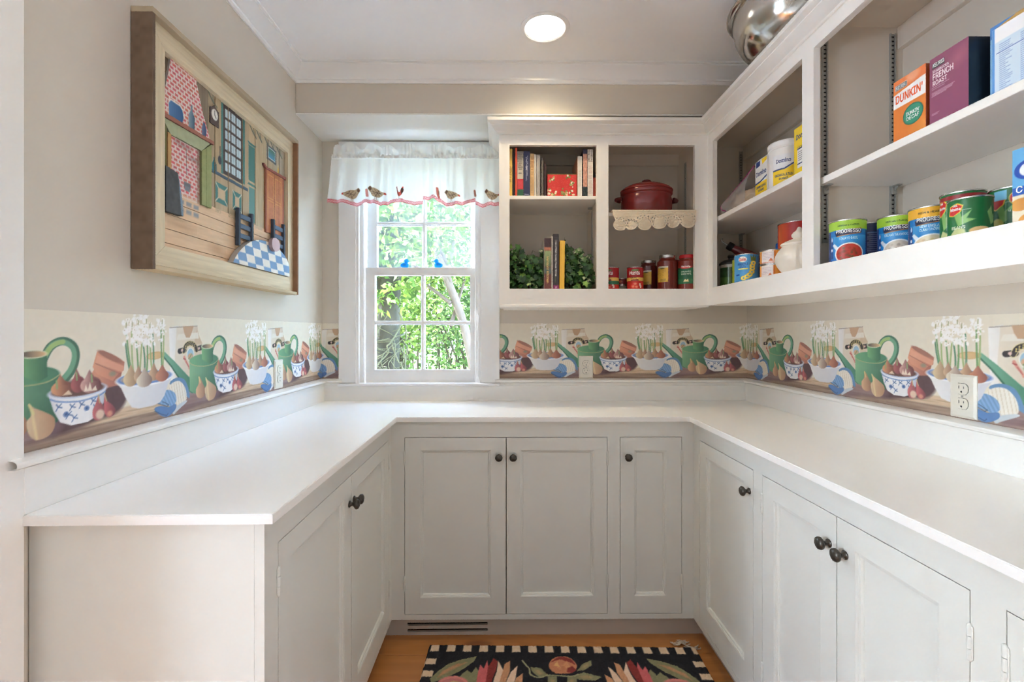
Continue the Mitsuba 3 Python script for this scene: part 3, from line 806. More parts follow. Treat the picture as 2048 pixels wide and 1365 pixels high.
    t.line(P([(1634, 378), (1640, 420), (1648, 465)]), 9, (226, 204, 152), 0.7, 3); t.line(P([(1576, 350), (1586, 376)]), 7, (214, 204, 130), 0.8, 2); t.line(P([(1626, 360), (1638, 388)]), 8, (214, 204, 140), 0.8, 2)
    # terracotta pots leaning on one another
    t.poly(P([(1826, 296), (1848, 264), (1960, 290), (1946, 336), (1900, 340), (1840, 326)]), ((212, 146, 118), (150, 84, 72)), 1, 1)
    t.poly(P([(1855, 210), (1880, 205), (1972, 252), (1968, 284), (1942, 296), (1920, 318), (1858, 290), (1838, 262)]), ((214, 150, 120), (176, 104, 84)), 1, 1)
    t.poly(P([(1856, 222), (1970, 268), (1962, 290), (1850, 248)]), (222, 160, 132), 0.7, 2)
    t.line(P([(1850, 250), (1955, 296)]), 3, (140, 82, 68), 0.8, 1)
    t.ell(1912, Y(230), 58, 11, (150, 96, 80), 1, 1, rot=-0.42); t.ell(1920, Y(292), 14, 9, (120, 130, 112), 0.7, 4)
    # blue and white bowl with bulbs
    t.poly(P([(1684, 338), (1892, 338), (1882, 390), (1858, 432), (1820, 447), (1760, 447), (1722, 430), (1700, 390)]), lambda U, V: np.array([240, 240, 244]) - np.clip(np.abs(U - 1775) / 105 - 0.45, 0, 1)[..., None] * np.array([90, 80, 60]), 1, 1, 0)
    t.ell(1789, Y(337), 107, 26, (236, 238, 246)); t.ell(1789, Y(335), 107, 25, (120, 152, 204), 0.35, 2); t.ell(1789, Y(334), 96, 20, (84, 54, 48), 1, 1)
    t.line(P([(1690, 352), (1720, 364), (1790, 372), (1860, 364), (1888, 352)]), 5, (92, 128, 186), 0.9, 1, 4)
    for (bx_, by_, rx, ry, c0, c1) in ((1728, 322, 36, 24, (212, 152, 110), (96, 50, 44)), (1784, 315, 26, 28, (160, 84, 84), (92, 40, 46)), (1832, 322, 40, 28, (206, 160, 150), (84, 40, 44))):
        t.ell(bx_, Y(by_), rx, ry, (c0, c1), 1, 1)
        t.poly(P([(bx_ - rx * 0.7, by_ - ry * 0.5), (bx_ - 6, by_ - ry * 1.9), (bx_ + rx * 0.6, by_ - ry * 0.4)]), (c0, c1), 1, 1)
    t.poly(P([(1806, 342), (1812, 318), (1820, 338), (1828, 312), (1836, 340), (1850, 326), (1856, 344)]), (240, 226, 206), 0.9, 1); t.poly(P([(1730, 345), (1750, 330), (1764, 346)]), (228, 208, 180), 0.9, 1)
    for sx, sy in ((1712, 296), (1780, 276), (1836, 288)):
        t.line(P([(sx, sy + 24), (sx - 2, sy)]), 6, (128, 156, 104), 0.95, 1)
    for fx, fy in ((1732, 408), (1806, 400)):
        t.ell(fx + 10, Y(fy), 10, 9, (72, 106, 164), 0.9, 2); t.ell(fx + 10, Y(fy), 3, 3, (30, 56, 110))
    for lx, ly in ((1716, 380), (1762, 386), (1796, 384), (1840, 378), (1770, 424), (1848, 400), (1750, 410)):
        t.line(P([(lx - 8, ly + 12), (lx, ly), (lx + 10, ly - 8)]), 3.2, (54, 86, 140), 0.95, 0.6); t.line(P([(lx, ly), (lx - 6, ly - 8)]), 4, (54, 86, 140), 0.95, 0.6); t.line(P([(lx, ly), (lx + 12, ly + 4)]), 4, (54, 86, 140), 0.95, 0.6)
    # little red bulbs
    t.poly(P([(1862, 362), (1868, 384), (1884, 408), (1882, 436), (1862, 450), (1842, 440), (1838, 414), (1850, 390)]), ((190, 96, 100), (122, 60, 66)), 1, 1, 4)
    t.poly(P([(1886, 360), (1896, 386), (1918, 404), (1932, 424), (1924, 442), (1900, 446), (1884, 420)]), ((186, 86, 92), (104, 48, 54)), 1, 1, 4)
    t.ell(1868, Y(430), 17, 17, (236, 212, 186), 0.85, 4); t.ell(1908, Y(434), 11, 10, (214, 150, 122), 0.8, 4); t.line(P([(1861, 362), (1866, 388)]), 5, (184, 176, 124), 0.8, 1); t.line(P([(1885, 360), (1894, 386)]), 5, (184, 176, 124), 0.8, 1)
    # narcissus bowl
    t.poly(P([(1120, 326), (1408, 326), (1380, 360), (1360, 405), (1335, 430), (1300, 438), (1225, 438), (1190, 428), (1160, 385), (1142, 350)]), ((240, 238, 236), (206, 208, 220)), 1, 1)
    t.ell(1263, Y(323), 147, 31, (244, 245, 248)); t.ell(1263, Y(321), 138, 26, (82, 118, 182)); t.ell(1263, Y(319), 124, 20, (196, 184, 176)); t.ell(1266, Y(322), 112, 14, (128, 96, 82), 0.9, 4)
    stems = [((1196, 300), (1180, 250), (1166, 150)), ((1198, 300), (1192, 240), (1190, 140)), ((1184, 296), (1170, 240), (1162, 185)), ((1222, 295), (1218, 240), (1212, 180)), ((1228, 300), (1234, 240), (1238, 190)),
             ((1252, 310), (1254, 250), (1244, 175)), ((1262, 312), (1268, 240), (1266, 170)), ((1292, 300), (1284, 240), (1280, 150)), ((1298, 300), (1300, 230), (1296, 150)), ((1345, 300), (1342, 220), (1340, 120)), ((1350, 300), (1354, 220), (1356, 124))]
    for i, s_ in enumerate(stems):
        t.line(P(s_), 9, ((96, 140, 84), (150, 172, 110), (70, 120, 88))[i % 3], 0.95, 1, 5, 0.7)
    for bx_, by_, rx, ry, c0, c1 in ((1185, 320, 34, 28, (216, 196, 158), (150, 112, 84)), (1222, 312, 22, 22, (206, 176, 142), (132, 90, 72)), (1300, 312, 26, 24, (208, 176, 140), (136, 92, 70)), (1252, 332, 40, 26, (230, 220, 198), (124, 96, 88)), (1346, 322, 36, 24, (190, 128, 98), (128, 68, 58))):
        t.poly(P([(bx_ - rx * 0.8, by_ - ry * 0.4), (bx_ + 1, by_ - ry * 2.0), (bx_ + rx * 0.8, by_ - ry * 0.4)]), (c0, c1), 1, 1)
        t.ell(bx_, Y(by_), rx, ry, (c0, c1), 1, 1)
    rr = random.Random(5)
    spots = [(rr.gauss(1240, 40), rr.gauss(132, 26)) for _ in range(96)] + [(rr.gauss(1168, 12), rr.gauss(130, 20)) for _ in range(12)] + [(rr.gauss(1348, 10), rr.gauss(112, 16)) for _ in range(10)] + [(rr.gauss(1270, 30), rr.gauss(180, 8)) for _ in range(12)]
    for x, y in spots:
        for _ in range(3):
            t.ell(x + rr.uniform(-6, 6), Y(y + rr.uniform(-6, 6)), rr.uniform(4.5, 8.5), rr.uniform(3, 6), (251, 250, 248), 0.9, 1.2, rr.uniform(0, 3))
        if rr.random() < 0.4:
            t.ell(x, Y(y), 2.4, 2.0, (176, 156, 110), 0.85, 1)
    for x, y in ((1164, 108), (1192, 104), (1222, 96), (1262, 90), (1280, 108), (1346, 90)):
        t.line(P([(x, y + 16), (x + 1, y)]), 5, (150, 150, 104), 0.8, 1)
    t.grain(5, 0.05, 0.05, 3)
    return t.C * 0.85 + 0.15 * np.array([224, 218, 210])


BORDER = lin(np.clip(paint_border(), 0, 255))
N_COL = BORDER.shape[1]


def border_run(parent, o, direction, s0, s1, rose_at):
    """A strip from s0 to s1 along a wall; the pattern's sprinkler rose lies at rose_at."""
    step = PER / N_COL
    k0 = int(math.ceil((s0 - rose_at) / step)) - 1
    k1 = int(math.floor((s1 - rose_at) / step)) + 1
    ks = np.arange(k0, k1 + 1)
    s = np.clip(rose_at + ks * step, s0, s1)
    rose = (1268 - 1117) / PW * N_COL
    cols = BORDER[:, np.mod(np.round(rose + ks).astype(int), N_COL)]
    nv, nu = cols.shape[:2]
    z = np.linspace(BZ0, BZ1, nv)
    o, d = np.asarray(o, float), np.asarray(direction, float)
    v = (o + s[None, :, None] * d + np.zeros((nv, 1, 1)))
    v[..., 2] = z[:, None]
    i, j = np.meshgrid(np.arange(nv - 1), np.arange(nu - 1), indexing='ij')
    a = i * nu + j
    f = quads(np.stack([a, a + 1, a + nu + 1, a + nu], -1).reshape(-1, 4))
    return part(parent, 'wallpaper_border', (v.reshape(-1, 3), f), 'm_vc', smooth=False, color=cols.reshape(-1, 3), label='wallpaper border of watering cans, bulbs and bowls')


e = 0.0007
border_run('wall_left', (XL + e, 0, 0), (0, 1, 0), 0.878, YB, 1.197)
border_run('wall_back', (0, YB - e, 0), (1, 0, 0), XL, -0.828, XL - (YB - (1.197 + 2 * PER)))
border_run('wall_back', (0, YB - e, 0), (1, 0, 0), -0.0285, XR, 0.733 - 2 * PER)
border_run('wall_right', (XR - e, 0, 0), (0, -1, 0), -YB, -0.30, -2.295)

# ------------------------------------------------------------------ wooden relief picture on the left wall
R = thing('relief_picture', 'framed folk art wooden relief of a kitchen interior on the left wall', 'picture')
X0 = XL                                      # wall
PX, FX, OX = XL + 0.022, XL + 0.036, XL + 0.055   # picture plane, inner frame face, rim of the outer box
Y0, Y1, Z0, Z1 = 1.143, 1.945, 1.412, 2.056
I0, I1, J0, J1 = 1.212, 1.893, 1.480, 1.986


def board_mesh(x, y0, y1, z0, z1, base, seed, along='z', amp=16, t=0.006, res=0.006, extra=None):
    """A painted board in the plane x, facing the room, with grain in its colour; a slab with a fine front."""
    n, m = max(2, int((y1 - y0) / res) + 1), max(2, int((z1 - z0) / res) + 1)
    tl = Tile(y0, y1, z0, z1, n, m, base)
    tl.grain(amp, *((160, 14) if along == 'z' else (14, 160)), seed=seed)
    tl.grain(amp * 0.5, *((500, 40) if along == 'z' else (40, 500)), seed=seed + 7)
    if extra:
        extra(tl)
    front = tile_plane(tl, (x, 0, 0), (0, 1, 0), (0, 0, 1))
    sl = plain(x - t, x - 0.0002, y0, y1, z0, z1)
    col = np.vstack([tl.colors(), np.tile(lin(base) * 0.8, (len(sl.vertices), 1))])
    return cat([front, sl]), col


def wboard(name, *a, **k):
    m, c = board_mesh(*a, **k)
    return part(R, name, m, 'm_vc', smooth=False, color=c)


def wood_box(x0, x1, y0, y1, z0, z1, base, amp=18, along='z', seed=0, b=0.0012):
    m = subdiv(bx(x0, x1, y0, y1, z0, z1, b), 0.012)
    v = np.asarray(m.vertices)
    s_ = np.array([60, 60, 6.0]) if along == 'z' else np.array([60, 6.0, 60])
    n = meshkit.fbm(v * s_ + seed, 3, seed)[:, None] - 0.5
    return m, lin(np.clip(np.asarray(base) + 2 * amp * n, 0, 255))


DK, LT = (104, 86, 70), (200, 178, 142)
for nm, a in (('side_board', (X0 + 0.001, OX, Y0, Y0 + 0.010, Z0, Z1 - 0.014, DK, 12, 'y', 1)), ('side_board', (X0 + 0.001, OX, Y1 - 0.010, Y1, Z0, Z1 - 0.014, (134, 100, 74), 14, 'y', 2)),
              ('top_board', (X0 + 0.001, OX, Y0, Y1, Z1 - 0.014, Z1, (176, 160, 134), 14, 'y', 3)), ('bottom_board', (X0 + 0.001, OX - 0.002, Y0 + 0.01, Y1 - 0.01, Z0, Z0 + 0.012, (190, 170, 138), 14, 'y', 4))):
    m, c = wood_box(*a)
    part(R, nm, m, 'm_vc', smooth=False, color=c)
a0, a1, c0, c1 = Y0 + 0.010, Y1 - 0.010, Z0 + 0.012, Z1 - 0.014


def rail(pts, along, seed):
    m = subdiv(trimesh.creation.extrude_polygon(Polygon(pts), FX - X0 - 0.004, engine='earcut'), 0.012)
    m = frame(m, (X0 + 0.003, 0, 0), (0, 1, 0), (0, 0, 1), (1, 0, 0))
    v = np.asarray(m.vertices)
    s_ = np.array([40, 120, 10.0]) if along == 'z' else np.array([40, 10, 120.0])
    n = meshkit.fbm(v * s_ + seed, 3, seed)[:, None] - 0.5
    part(R, 'inner_frame', m, 'm_vc', smooth=False, color=lin(np.clip(np.asarray((218, 202, 172)) + 34 * n, 0, 255)))


q = 0.0006
rail([(a0, c0), (a0, c1), (I0 - q, J1), (I0 - q, J0)], 'z', 1)
rail([(a1, c0), (a1, c1), (I1 + q, J1), (I1 + q, J0)], 'z', 2)
rail([(a0 + q, c1), (a1 - q, c1), (I1, J1), (I0, J1)], 'y', 3)
rail([(a0 + q, c0), (a1 - q, c0), (I1, J0), (I0, J0)], 'y', 4)
part(R, 'backing', plain(X0 + 0.001, PX - 0.008, Y0 + 0.01, Y1 - 0.01, Z0 + 0.01, Z1 - 0.012), 'm_dark', smooth=False)


def decor(tl):
    """What is painted on the wall boards of the picture: windows, panels, doors, sprigs."""
    TE, GR = (74, 122, 118), (86, 118, 112)
    t = tl
    if t.U.max() > 1.40:
        for y in (1.43, 1.56, 1.66, 1.70, 1.76, 1.80, 1.85):
            t.line([(y - 0.02, 1.986), (y, 1.968), (y + 0.02, 1.955)], 0.006, (86, 98, 88), 0.8, 0.002)
            t.line([(y + 0.004, 1.984), (y + 0.008, 1.962)], 0.005, (96, 104, 92), 0.7, 0.002)
        # shutters and the window with its panes
        t.rect(1.474, 1.486, 1.76, 1.985, TE, 0.95); t.rect(1.592, 1.606, 1.765, 1.985, TE, 0.95)
        t.rect(1.486, 1.593, 1.762, 1.986, (78, 68, 66))
        for i in range(3):
            for j in range(6):
                y, z = 1.496 + i * 0.0315, 1.775 + j * 0.0345
                t.rect(y, y + 0.0255, z, z + 0.0265, (196, 214, 222))
                t.rect(y + 0.011, y + 0.0125, z, z + 0.0265, (120, 136, 146), 0.7)
        t.rect(1.412, 1.625, 1.748, 1.757, (78, 96, 112)); t.rect(1.412, 1.625, 1.7465, 1.749, (58, 70, 84))
        # panels under the window
        for y0, y1 in ((1.443, 1.510), (1.535, 1.588)):
            z0, z1, w = 1.662, 1.724, 0.015
            for pts in (((y0, z0), (y1, z0), (y1 - w, z0 + w), (y0 + w, z0 + w)), ((y0, z1), (y1, z1), (y1 - w, z1 - w), (y0 + w, z1 - w)), ((y0, z0 + 0.003), (y0, z1 - 0.003), (y0 + w - 0.002, z1 - w - 0.002), (y0 + w - 0.002, z0 + w + 0.002)),
                        ((y1, z0 + 0.003), (y1, z1 - 0.003), (y1 - w + 0.002, z1 - w - 0.002), (y1 - w + 0.002, z0 + w + 0.002))):
                t.poly(pts, TE, 0.95)
            t.rect(y0 + w, y1 - w, z0 + w, z1 - w, (206, 184, 152), 0.7)
            t.line([(y0, z0), (y0 + w, z0 + w)], 0.003, (214, 206, 188)); t.line([(y1, z0), (y1 - w, z0 + w)], 0.003, (214, 206, 188)); t.line([(y0, z1), (y0 + w, z1 - w)], 0.003, (214, 206, 188)); t.line([(y1, z1), (y1 - w, z1 - w)], 0.003, (214, 206, 188))
        # teal panelled door
        t.rect(1.629, 1.673, 1.79, 1.915, TE, 0.95); t.poly([(1.622, 1.925), (1.680, 1.925), (1.672, 1.917), (1.630, 1.917)], TE, 0.95); t.poly([(1.622, 1.774), (1.680, 1.774), (1.673, 1.782), (1.630, 1.782)], TE, 0.95)
        t.rect(1.632, 1.672, 1.646, 1.768, (96, 140, 136), 0.95)
        # little framed picture and candle
        t.rect(1.755, 1.828, 1.910, 1.966, (98, 104, 106)); t.rect(1.763, 1.820, 1.918, 1.959, (206, 214, 212)); t.rect(1.766, 1.817, 1.921, 1.956, ((88, 150, 186), (96, 130, 110), (1.57,)))
        t.rect(1.838, 1.848, 1.885, 1.905, (214, 180, 84)); t.line([(1.843, 1.905), (1.843, 1.915)], 0.003, (240, 220, 150))
        # hanging spoon and bottle
        t.line([(1.467, 1.840), (1.467, 1.806)], 0.004, (70, 66, 64)); t.ell(1.466, 1.797, 0.010, 0.013, (72, 74, 82))
        t.poly([(1.429, 1.755), (1.449, 1.755), (1.449, 1.775), (1.442, 1.788), (1.442, 1.796), (1.437, 1.796), (1.437, 1.788), (1.429, 1.775)], ((70, 130, 138), (34, 84, 92)))


cuts = [1.355, 1.410, 1.442, 1.473, 1.511, 1.550, 1.593, 1.634, 1.673, 1.720, 1.762, 1.806, 1.850, 1.893]
tones = [(135, 120, 102), (171, 151, 124), (182, 160, 129), (188, 166, 135), (179, 160, 131), (188, 168, 138), (182, 162, 133), (195, 173, 140), (186, 166, 135), (190, 171, 140), (182, 164, 140), (179, 166, 146), (171, 160, 142)]
wboard('wall_board', PX - 0.004, I0 + 0.0008, 1.262, 1.62, J1, (116, 100, 84), 11, res=0.006)
for i in range(len(cuts) - 1):
    wboard('wall_board', PX - 0.001 - 0.0015 * (i % 2), cuts[i] + 0.0009, cuts[i + 1] - 0.0009, 1.63, J1, tones[i], 20 + i, res=0.0022, extra=decor)
for i, (z0, z1) in enumerate(((1.480, 1.493), (1.493, 1.531), (1.531, 1.571), (1.571, 1.607), (1.607, 1.642))):
    def hearth(tl):
        for k_ in range(3):
            for zz in (1.612, 1.590):
                tl.rect(1.281 + k_ * 0.031, 1.303 + k_ * 0.031, zz, zz + 0.012, (146, 146, 150), 0.95, 0.001)
        tl.ell(1.45, 1.515, 0.03, 0.012, (170, 120, 78), 0.5, 0.012); tl.ell(1.30, 1.55, 0.04, 0.01, (168, 122, 84), 0.4, 0.012)
    wboard('floor_board', PX - 0.001, I0 + 0.0008, I1 - 0.0008, z0 + 0.0008, z1 - 0.0008, (222, 188, 154), 60 + i, along='y', res=0.0035, extra=hearth)


def bricks(tl, z0, seed):
    rr = random.Random(seed)
    row = 0
    z = z0
    while z < 2.0:
        y = 1.205 + (0.0095 if row % 2 else 0) + rr.uniform(-0.001, 0.001)
        while y < 1.44:
            w = 0.0135 + rr.uniform(-0.001, 0.001)
            dz = (y - 1.3) * 0.0
            tl.rect(y, y + w, z + dz, z + 0.0068 + dz, (202 + rr.uniform(-10, 8), 92 + rr.uniform(-10, 16), 92 + rr.uniform(-10, 14)), 0.92, 0.0008)
            y += 0.0192
        z += 0.0108
        row += 1


def relief(name, pts, x, depth, paint, base, res=0.0022, seed=0, amp=8):
    """A flat cut-out of the relief: outline in (y, z), front at x, painted front."""
    p = Polygon(pts)
    y0, z0, y1, z1 = p.bounds
    tl = Tile(y0, y1, z0, z1, max(3, int((y1 - y0) / res)), max(3, int((z1 - z0) / res)), base)
    tl.grain(amp, 80, 80, seed)
    if paint:
        paint(tl)
    v, f = tile_plane(tl, (x, 0, 0), (0, 1, 0), (0, 0, 1))
    cen = v[f].mean(1)
    from shapely import contains_xy
    keep = contains_xy(p, cen[:, 1], cen[:, 2])
    f = f[keep]
    used = np.unique(f)
    remap = np.zeros(len(v), int)
    remap[used] = np.arange(len(used))
    body = frame(ext(p, depth), (x - depth - 0.0003, 0, 0), (0, 1, 0), (0, 0, 1), (1, 0, 0))
    col = np.vstack([tl.colors()[used], np.tile(lin(np.asarray(base, float) * 0.72), (len(body.vertices), 1))])
    return part(R, name, cat([(v[used], remap[f]), body]), 'm_vc', smooth=False, color=col)


def upper(tl):
    bricks(tl, 1.832, 3)
    tl.poly([(1.238, 1.838), (1.290, 1.838), (1.298, 1.850), (1.295, 1.872), (1.285, 1.880), (1.245, 1.880), (1.237, 1.868)], (236, 228, 220)); tl.poly([(1.240, 1.834), (1.290, 1.834), (1.296, 1.850), (1.292, 1.868), (1.282, 1.876), (1.247, 1.876), (1.239, 1.866)], ((92, 130, 172), (58, 92, 136)))
    tl.poly([(1.316, 1.832), (1.341, 1.832), (1.342, 1.872), (1.333, 1.886), (1.331, 1.903), (1.326, 1.903), (1.325, 1.886), (1.316, 1.872)], ((142, 160, 170), (70, 96, 116)))
    tl.poly([(1.374, 1.838), (1.392, 1.838), (1.395, 1.858), (1.387, 1.878), (1.380, 1.878), (1.373, 1.858)], ((106, 118, 146), (70, 80, 116)))


def lower(tl):
    bricks(tl, 1.636, 9)
    tl.line([(1.312, 1.772), (1.314, 1.700)], 0.0022, (98, 96, 98), 0.9); tl.line([(1.335, 1.74), (1.362, 1.700)], 0.0022, (120, 116, 116), 0.8)
    tl.rect(1.303, 1.330, 1.663, 1.678, (112, 112, 116)); tl.rect(1.306, 1.327, 1.654, 1.668, (126, 128, 134))
    tl.ell(1.30, 1.775, 0.03, 0.006, (140, 110, 108), 0.6, 0.006); tl.ell(1.345, 1.752, 0.02, 0.006, (130, 106, 108), 0.6, 0.006)


relief('chimney', [(1.246, 1.986), (1.348, 1.986), (1.362, 1.945), (1.378, 1.903), (1.416, 1.833), (1.2135, 1.826), (1.2135, 1.850), (1.222, 1.885), (1.236, 1.940)], PX + 0.003, 0.006, upper, (228, 214, 206))
relief('fireplace', [(1.243, 1.630), (1.369, 1.630), (1.369, 1.792), (1.243, 1.790)], PX - 0.001, 0.004, lower, (226, 210, 204))
relief('mantel', [(1.2128, 1.818), (1.2128, 1.829), (1.420, 1.836), (1.420, 1.826)], PX + 0.010, 0.014, None, (158, 104, 88))
relief('fireplace_surround', [(1.2128, 1.817), (1.409, 1.826), (1.370, 1.789), (1.243, 1.784)], PX + 0.005, 0.008, None, (172, 178, 144), amp=14)
relief('fireplace_surround', [(1.370, 1.788), (1.4155, 1.826), (1.4155, 1.632), (1.370, 1.632)], PX + 0.005, 0.008, lambda t_: t_.line([(1.392, 1.63), (1.392, 1.82)], 0.0012, (96, 104, 60)), (148, 154, 104), amp=14)
relief('fireplace_surround', [(1.2128, 1.815), (1.230, 1.800), (1.230, 1.66), (1.2128, 1.66)], PX + 0.004, 0.008, None, (120, 116, 78))
relief('post', [(1.230, 1.66), (1.230, 1.785), (1.243, 1.783), (1.243, 1.66)], PX + 0.007, 0.012, None, (190, 146, 96))
relief('settle', [(1.2135, 1.572), (1.2135, 1.690), (1.258, 1.685), (1.274, 1.620), (1.279, 1.574)], PX + 0.014, 0.016, lambda t_: t_.poly([(1.258, 1.69), (1.262, 1.69), (1.282, 1.62), (1.284, 1.57), (1.272, 1.57), (1.266, 1.625)], (124, 142, 158)), (76, 76, 76), amp=14)
relief('clock', [(1.416, 1.893), (1.416, 1.942), (1.428, 1.947), (1.437, 1.955), (1.446, 1.947), (1.458, 1.942), (1.458, 1.893)], PX + 0.001, 0.003, lambda t_: (t_.ell(1.437, 1.926, 0.0155, 0.017, (232, 230, 224)), t_.line([(1.437, 1.926), (1.437, 1.938)], 0.003, (60, 56, 56)), t_.line([(1.437, 1.926), (1.443, 1.918)], 0.003, (60, 56, 56))), (92, 78, 74))


def cupboard(tl):
    tl.rect(1.736, 1.744, 1.60, 1.88, (138, 76, 58)); tl.rect(1.868, 1.882, 1.60, 1.88, (150, 88, 68))
    for y0, y1 in ((1.750, 1.800), (1.806, 1.860)):
        for z0, z1 in ((1.665, 1.755), (1.765, 1.852)):
            tl.line([(y0 + .004, z0), (y0 + .004, z1), (y1 - .004, z1), (y1 - .004, z0), (y0 + .004, z0)], 0.0035, (206, 152, 92), 0.85, 0.001)
    tl.line([(1.803, 1.63), (1.803, 1.87)], 0.0016, (96, 52, 40)); tl.line([(1.838, 1.63), (1.838, 1.87)], 0.0012, (110, 62, 48))


relief('cupboard', [(1.736, 1.630), (1.736, 1.868), (1.880, 1.876), (1.880, 1.640)], PX + 0.003, 0.006, cupboard, (184, 118, 84), seed=4, amp=16)
relief('cornice', [(1.717, 1.876), (1.722, 1.882), (1.745, 1.874), (1.8915, 1.884), (1.8915, 1.874), (1.738, 1.866)], PX + 0.006, 0.008, None, (146, 86, 76))


def checks(tl):
    for i in range(12):
        for j in range(5):
            if (i + j) % 2 == 0:
                y, z = 1.47 + i * 0.052, 1.468 + j * 0.0275
                k_ = 0.010 * (j - 2)
                tl.poly([(y - k_, z), (y + 0.052 - k_, z), (y + 0.052 - k_ - 0.008, z + 0.0275), (y - k_ - 0.008, z + 0.0275)], (112, 146, 184), 0.92, 0.0012)


ps = crom([(1.501, 1.482), (1.527, 1.514), (1.571, 1.549), (1.618, 1.573), (1.667, 1.586), (1.726, 1.590), (1.790, 1.582), (1.850, 1.560), (1.885, 1.530), (1.8915, 1.482)], 5, closed=False)
for (y0, y1, z0, z1, posts) in ((1.543, 1.636, 1.545, 1.668, 1), (1.775, 1.870, 1.560, 1.684, 2)):
    for y in (y0, y1 - 0.013):
        m, c = wood_box(PX + 0.002, PX + 0.014, y, y + 0.012, z0, z1 + 0.002 * posts, (62, 70, 82), 8, 'z', 3)
        part(R, 'chair_post', m, 'm_vc', smooth=False, color=c)
    for k_ in range(3):
        m, c = wood_box(PX + 0.004, PX + 0.010, y0 + 0.011, y1 - 0.012, z0 + 0.028 + k_ * 0.033, z0 + 0.044 + k_ * 0.033, (84, 98, 116), 8, 'y', 5)
        part(R, 'chair_slat', m, 'm_vc', smooth=False, color=c)
relief('table', list(map(tuple, ps)), PX + 0.020, 0.018, checks, (232, 228, 220), amp=4)
eg = crom([(1.722, 1.585), (1.728, 1.602), (1.748, 1.610), (1.772, 1.606), (1.784, 1.590), (1.776, 1.570), (1.752, 1.560), (1.730, 1.567)], 5)
relief('plate', list(map(tuple, eg)), PX + 0.034, 0.012, None, (206, 178, 182), amp=4)

# ------------------------------------------------------------------ valance over the window
VAL = thing('valance', 'white gathered window valance with embroidered hens and a red checked hem', 'curtain')
VX0, VX1, VY = -0.846, -0.030, 2.242
part(VAL, 'rod', tube([(VX0 + 0.014, VY + 0.045, 2.1015), (VX0 + 0.014, VY + 0.004, 2.1015), (VX0 + 0.03, VY, 2.1015), (VX1, VY, 2.1015)], 0.0075, 10), 'm_trim')
nu, nv = 470, 150
tv = Tile(0, 1.0, 0, 1.0, nu, nv, (247, 247, 244))
# hem height along the width, in metres above the scalloped low points
hem_x = [0, .05, .09, .16, .20, .245, .248, .30, .36, .385, .44, .50, .545, .548, .615, .63, .70, .74, .79, .84, .86, .862, .905, .95, 1.0]
hem_z = [1.876, 1.874, 1.872, 1.860, 1.871, 1.871, 1.871, 1.862, 1.872, 1.883, 1.872, 1.860, 1.868, 1.893, 1.893, 1.884, 1.858, 1.862, 1.872, 1.874, 1.877, 1.862, 1.857, 1.870, 1.860]
hem = np.interp(tv.U[0], hem_x, hem_z)
zt = 2.158
zz = np.where(tv.V < 0.79, hem + (2.090 - hem) * tv.V / 0.79, np.where(tv.V < 0.865, 2.090 + (tv.V - 0.79) / 0.075 * 0.024, 2.114 + (tv.V - 0.865) / 0.135 * (0.034 + 0.013 * np.abs(np.sin(tv.U * 13 + 1.5 * np.sin(tv.U * 5))) + 0.007 * np.sin(tv.U * 57 + 1))))
tv.V2 = zz
xx = VX0 + 0.017 - 0.020 * (1 - tv.V) ** 1 * (1 - tv.U) ** 6 + (VX1 - VX0 - 0.017) * tv.U


def hen(t, x, z, s, flip, cock=False):
    """An embroidered bird in metres on the cloth (the tile's own coordinates are replaced by x and z)."""
    Q = lambda pts: [(x + flip * s * a, z + s * b) for a, b in pts]
    if not cock:
        t.poly(Q([(-1.0, .45), (-.75, .80), (-.45, .55), (.1, .42), (.6, .10), (.98, -.02), (.85, -.22), (.45, -.45), (-.1, -.60), (-.5, -.4), (-.75, .05)]), (178, 150, 120), 0.95, 0.0008, 3)
        t.poly(Q([(-1.0, .45), (-.75, .80), (-.55, .5), (-.75, .2)]), (92, 66, 52), 0.95, 0.0008)
        t.ell(x + flip * s * .93, z - s * .10, s * .12, s * .13, (186, 70, 58), 0.95, 0.0006)
        for a, b, c, d in ((-.5, .3, .0, -.5), (-.2, .35, .3, -.4), (.1, .3, .55, -.25), (-.75, .1, .5, -.1), (-.6, -.2, .6, .05), (-.1, -.55, .2, .3)):
            t.line(Q([(a, b), (c, d)]), 0.0016, (84, 60, 46), 0.8, 0.0005)
    else:
        t.poly(Q([(-.55, .95), (-.42, 1.0), (-.30, .35), (.05, .1), (.30, .55), (.55, .62), (.72, .3), (.55, -.1), (.3, -.45), (-.1, -.5), (-.4, -.1)]), (176, 72, 58), 0.95, 0.0008, 3)
        t.poly(Q([(.28, .5), (.5, .66), (.66, .5), (.62, .05), (.36, -.3), (.3, .1)]), (70, 54, 46), 0.95, 0.0008, 3)
        t.line(Q([(-.5, .9), (-.4, .2), (-.1, -.4)]), 0.003, (70, 50, 44), 0.9, 0.0006)
        t.ell(x + flip * s * .55, z + s * .72, s * .14, s * .1, (196, 64, 54))
    t.line(Q([(.0, -.5), (.02, -.9), (.15, -.92)]), 0.0015, (150, 112, 78), 0.9, 0.0004); t.line(Q([(-.15, -.5), (-.12, -.88), (-.28, -.9)]), 0.0015, (150, 112, 78), 0.9, 0.0004)


sh = Tile(0, 1, 0, 1, nu, nv, (247, 247, 244))
sh.U, sh.V = xx, zz


class Cloth(Tile):
    def _blend(self, mask_fn, bounds, col, alpha, soft):
        sd = mask_fn(self.U, self.V)
        w = max(soft, 0.0009)
        a = np.clip(0.5 - sd / (2 * w), 0, 1)[..., None] * alpha
        self.C = self.C * (1 - a) + np.asarray(col, float) * a


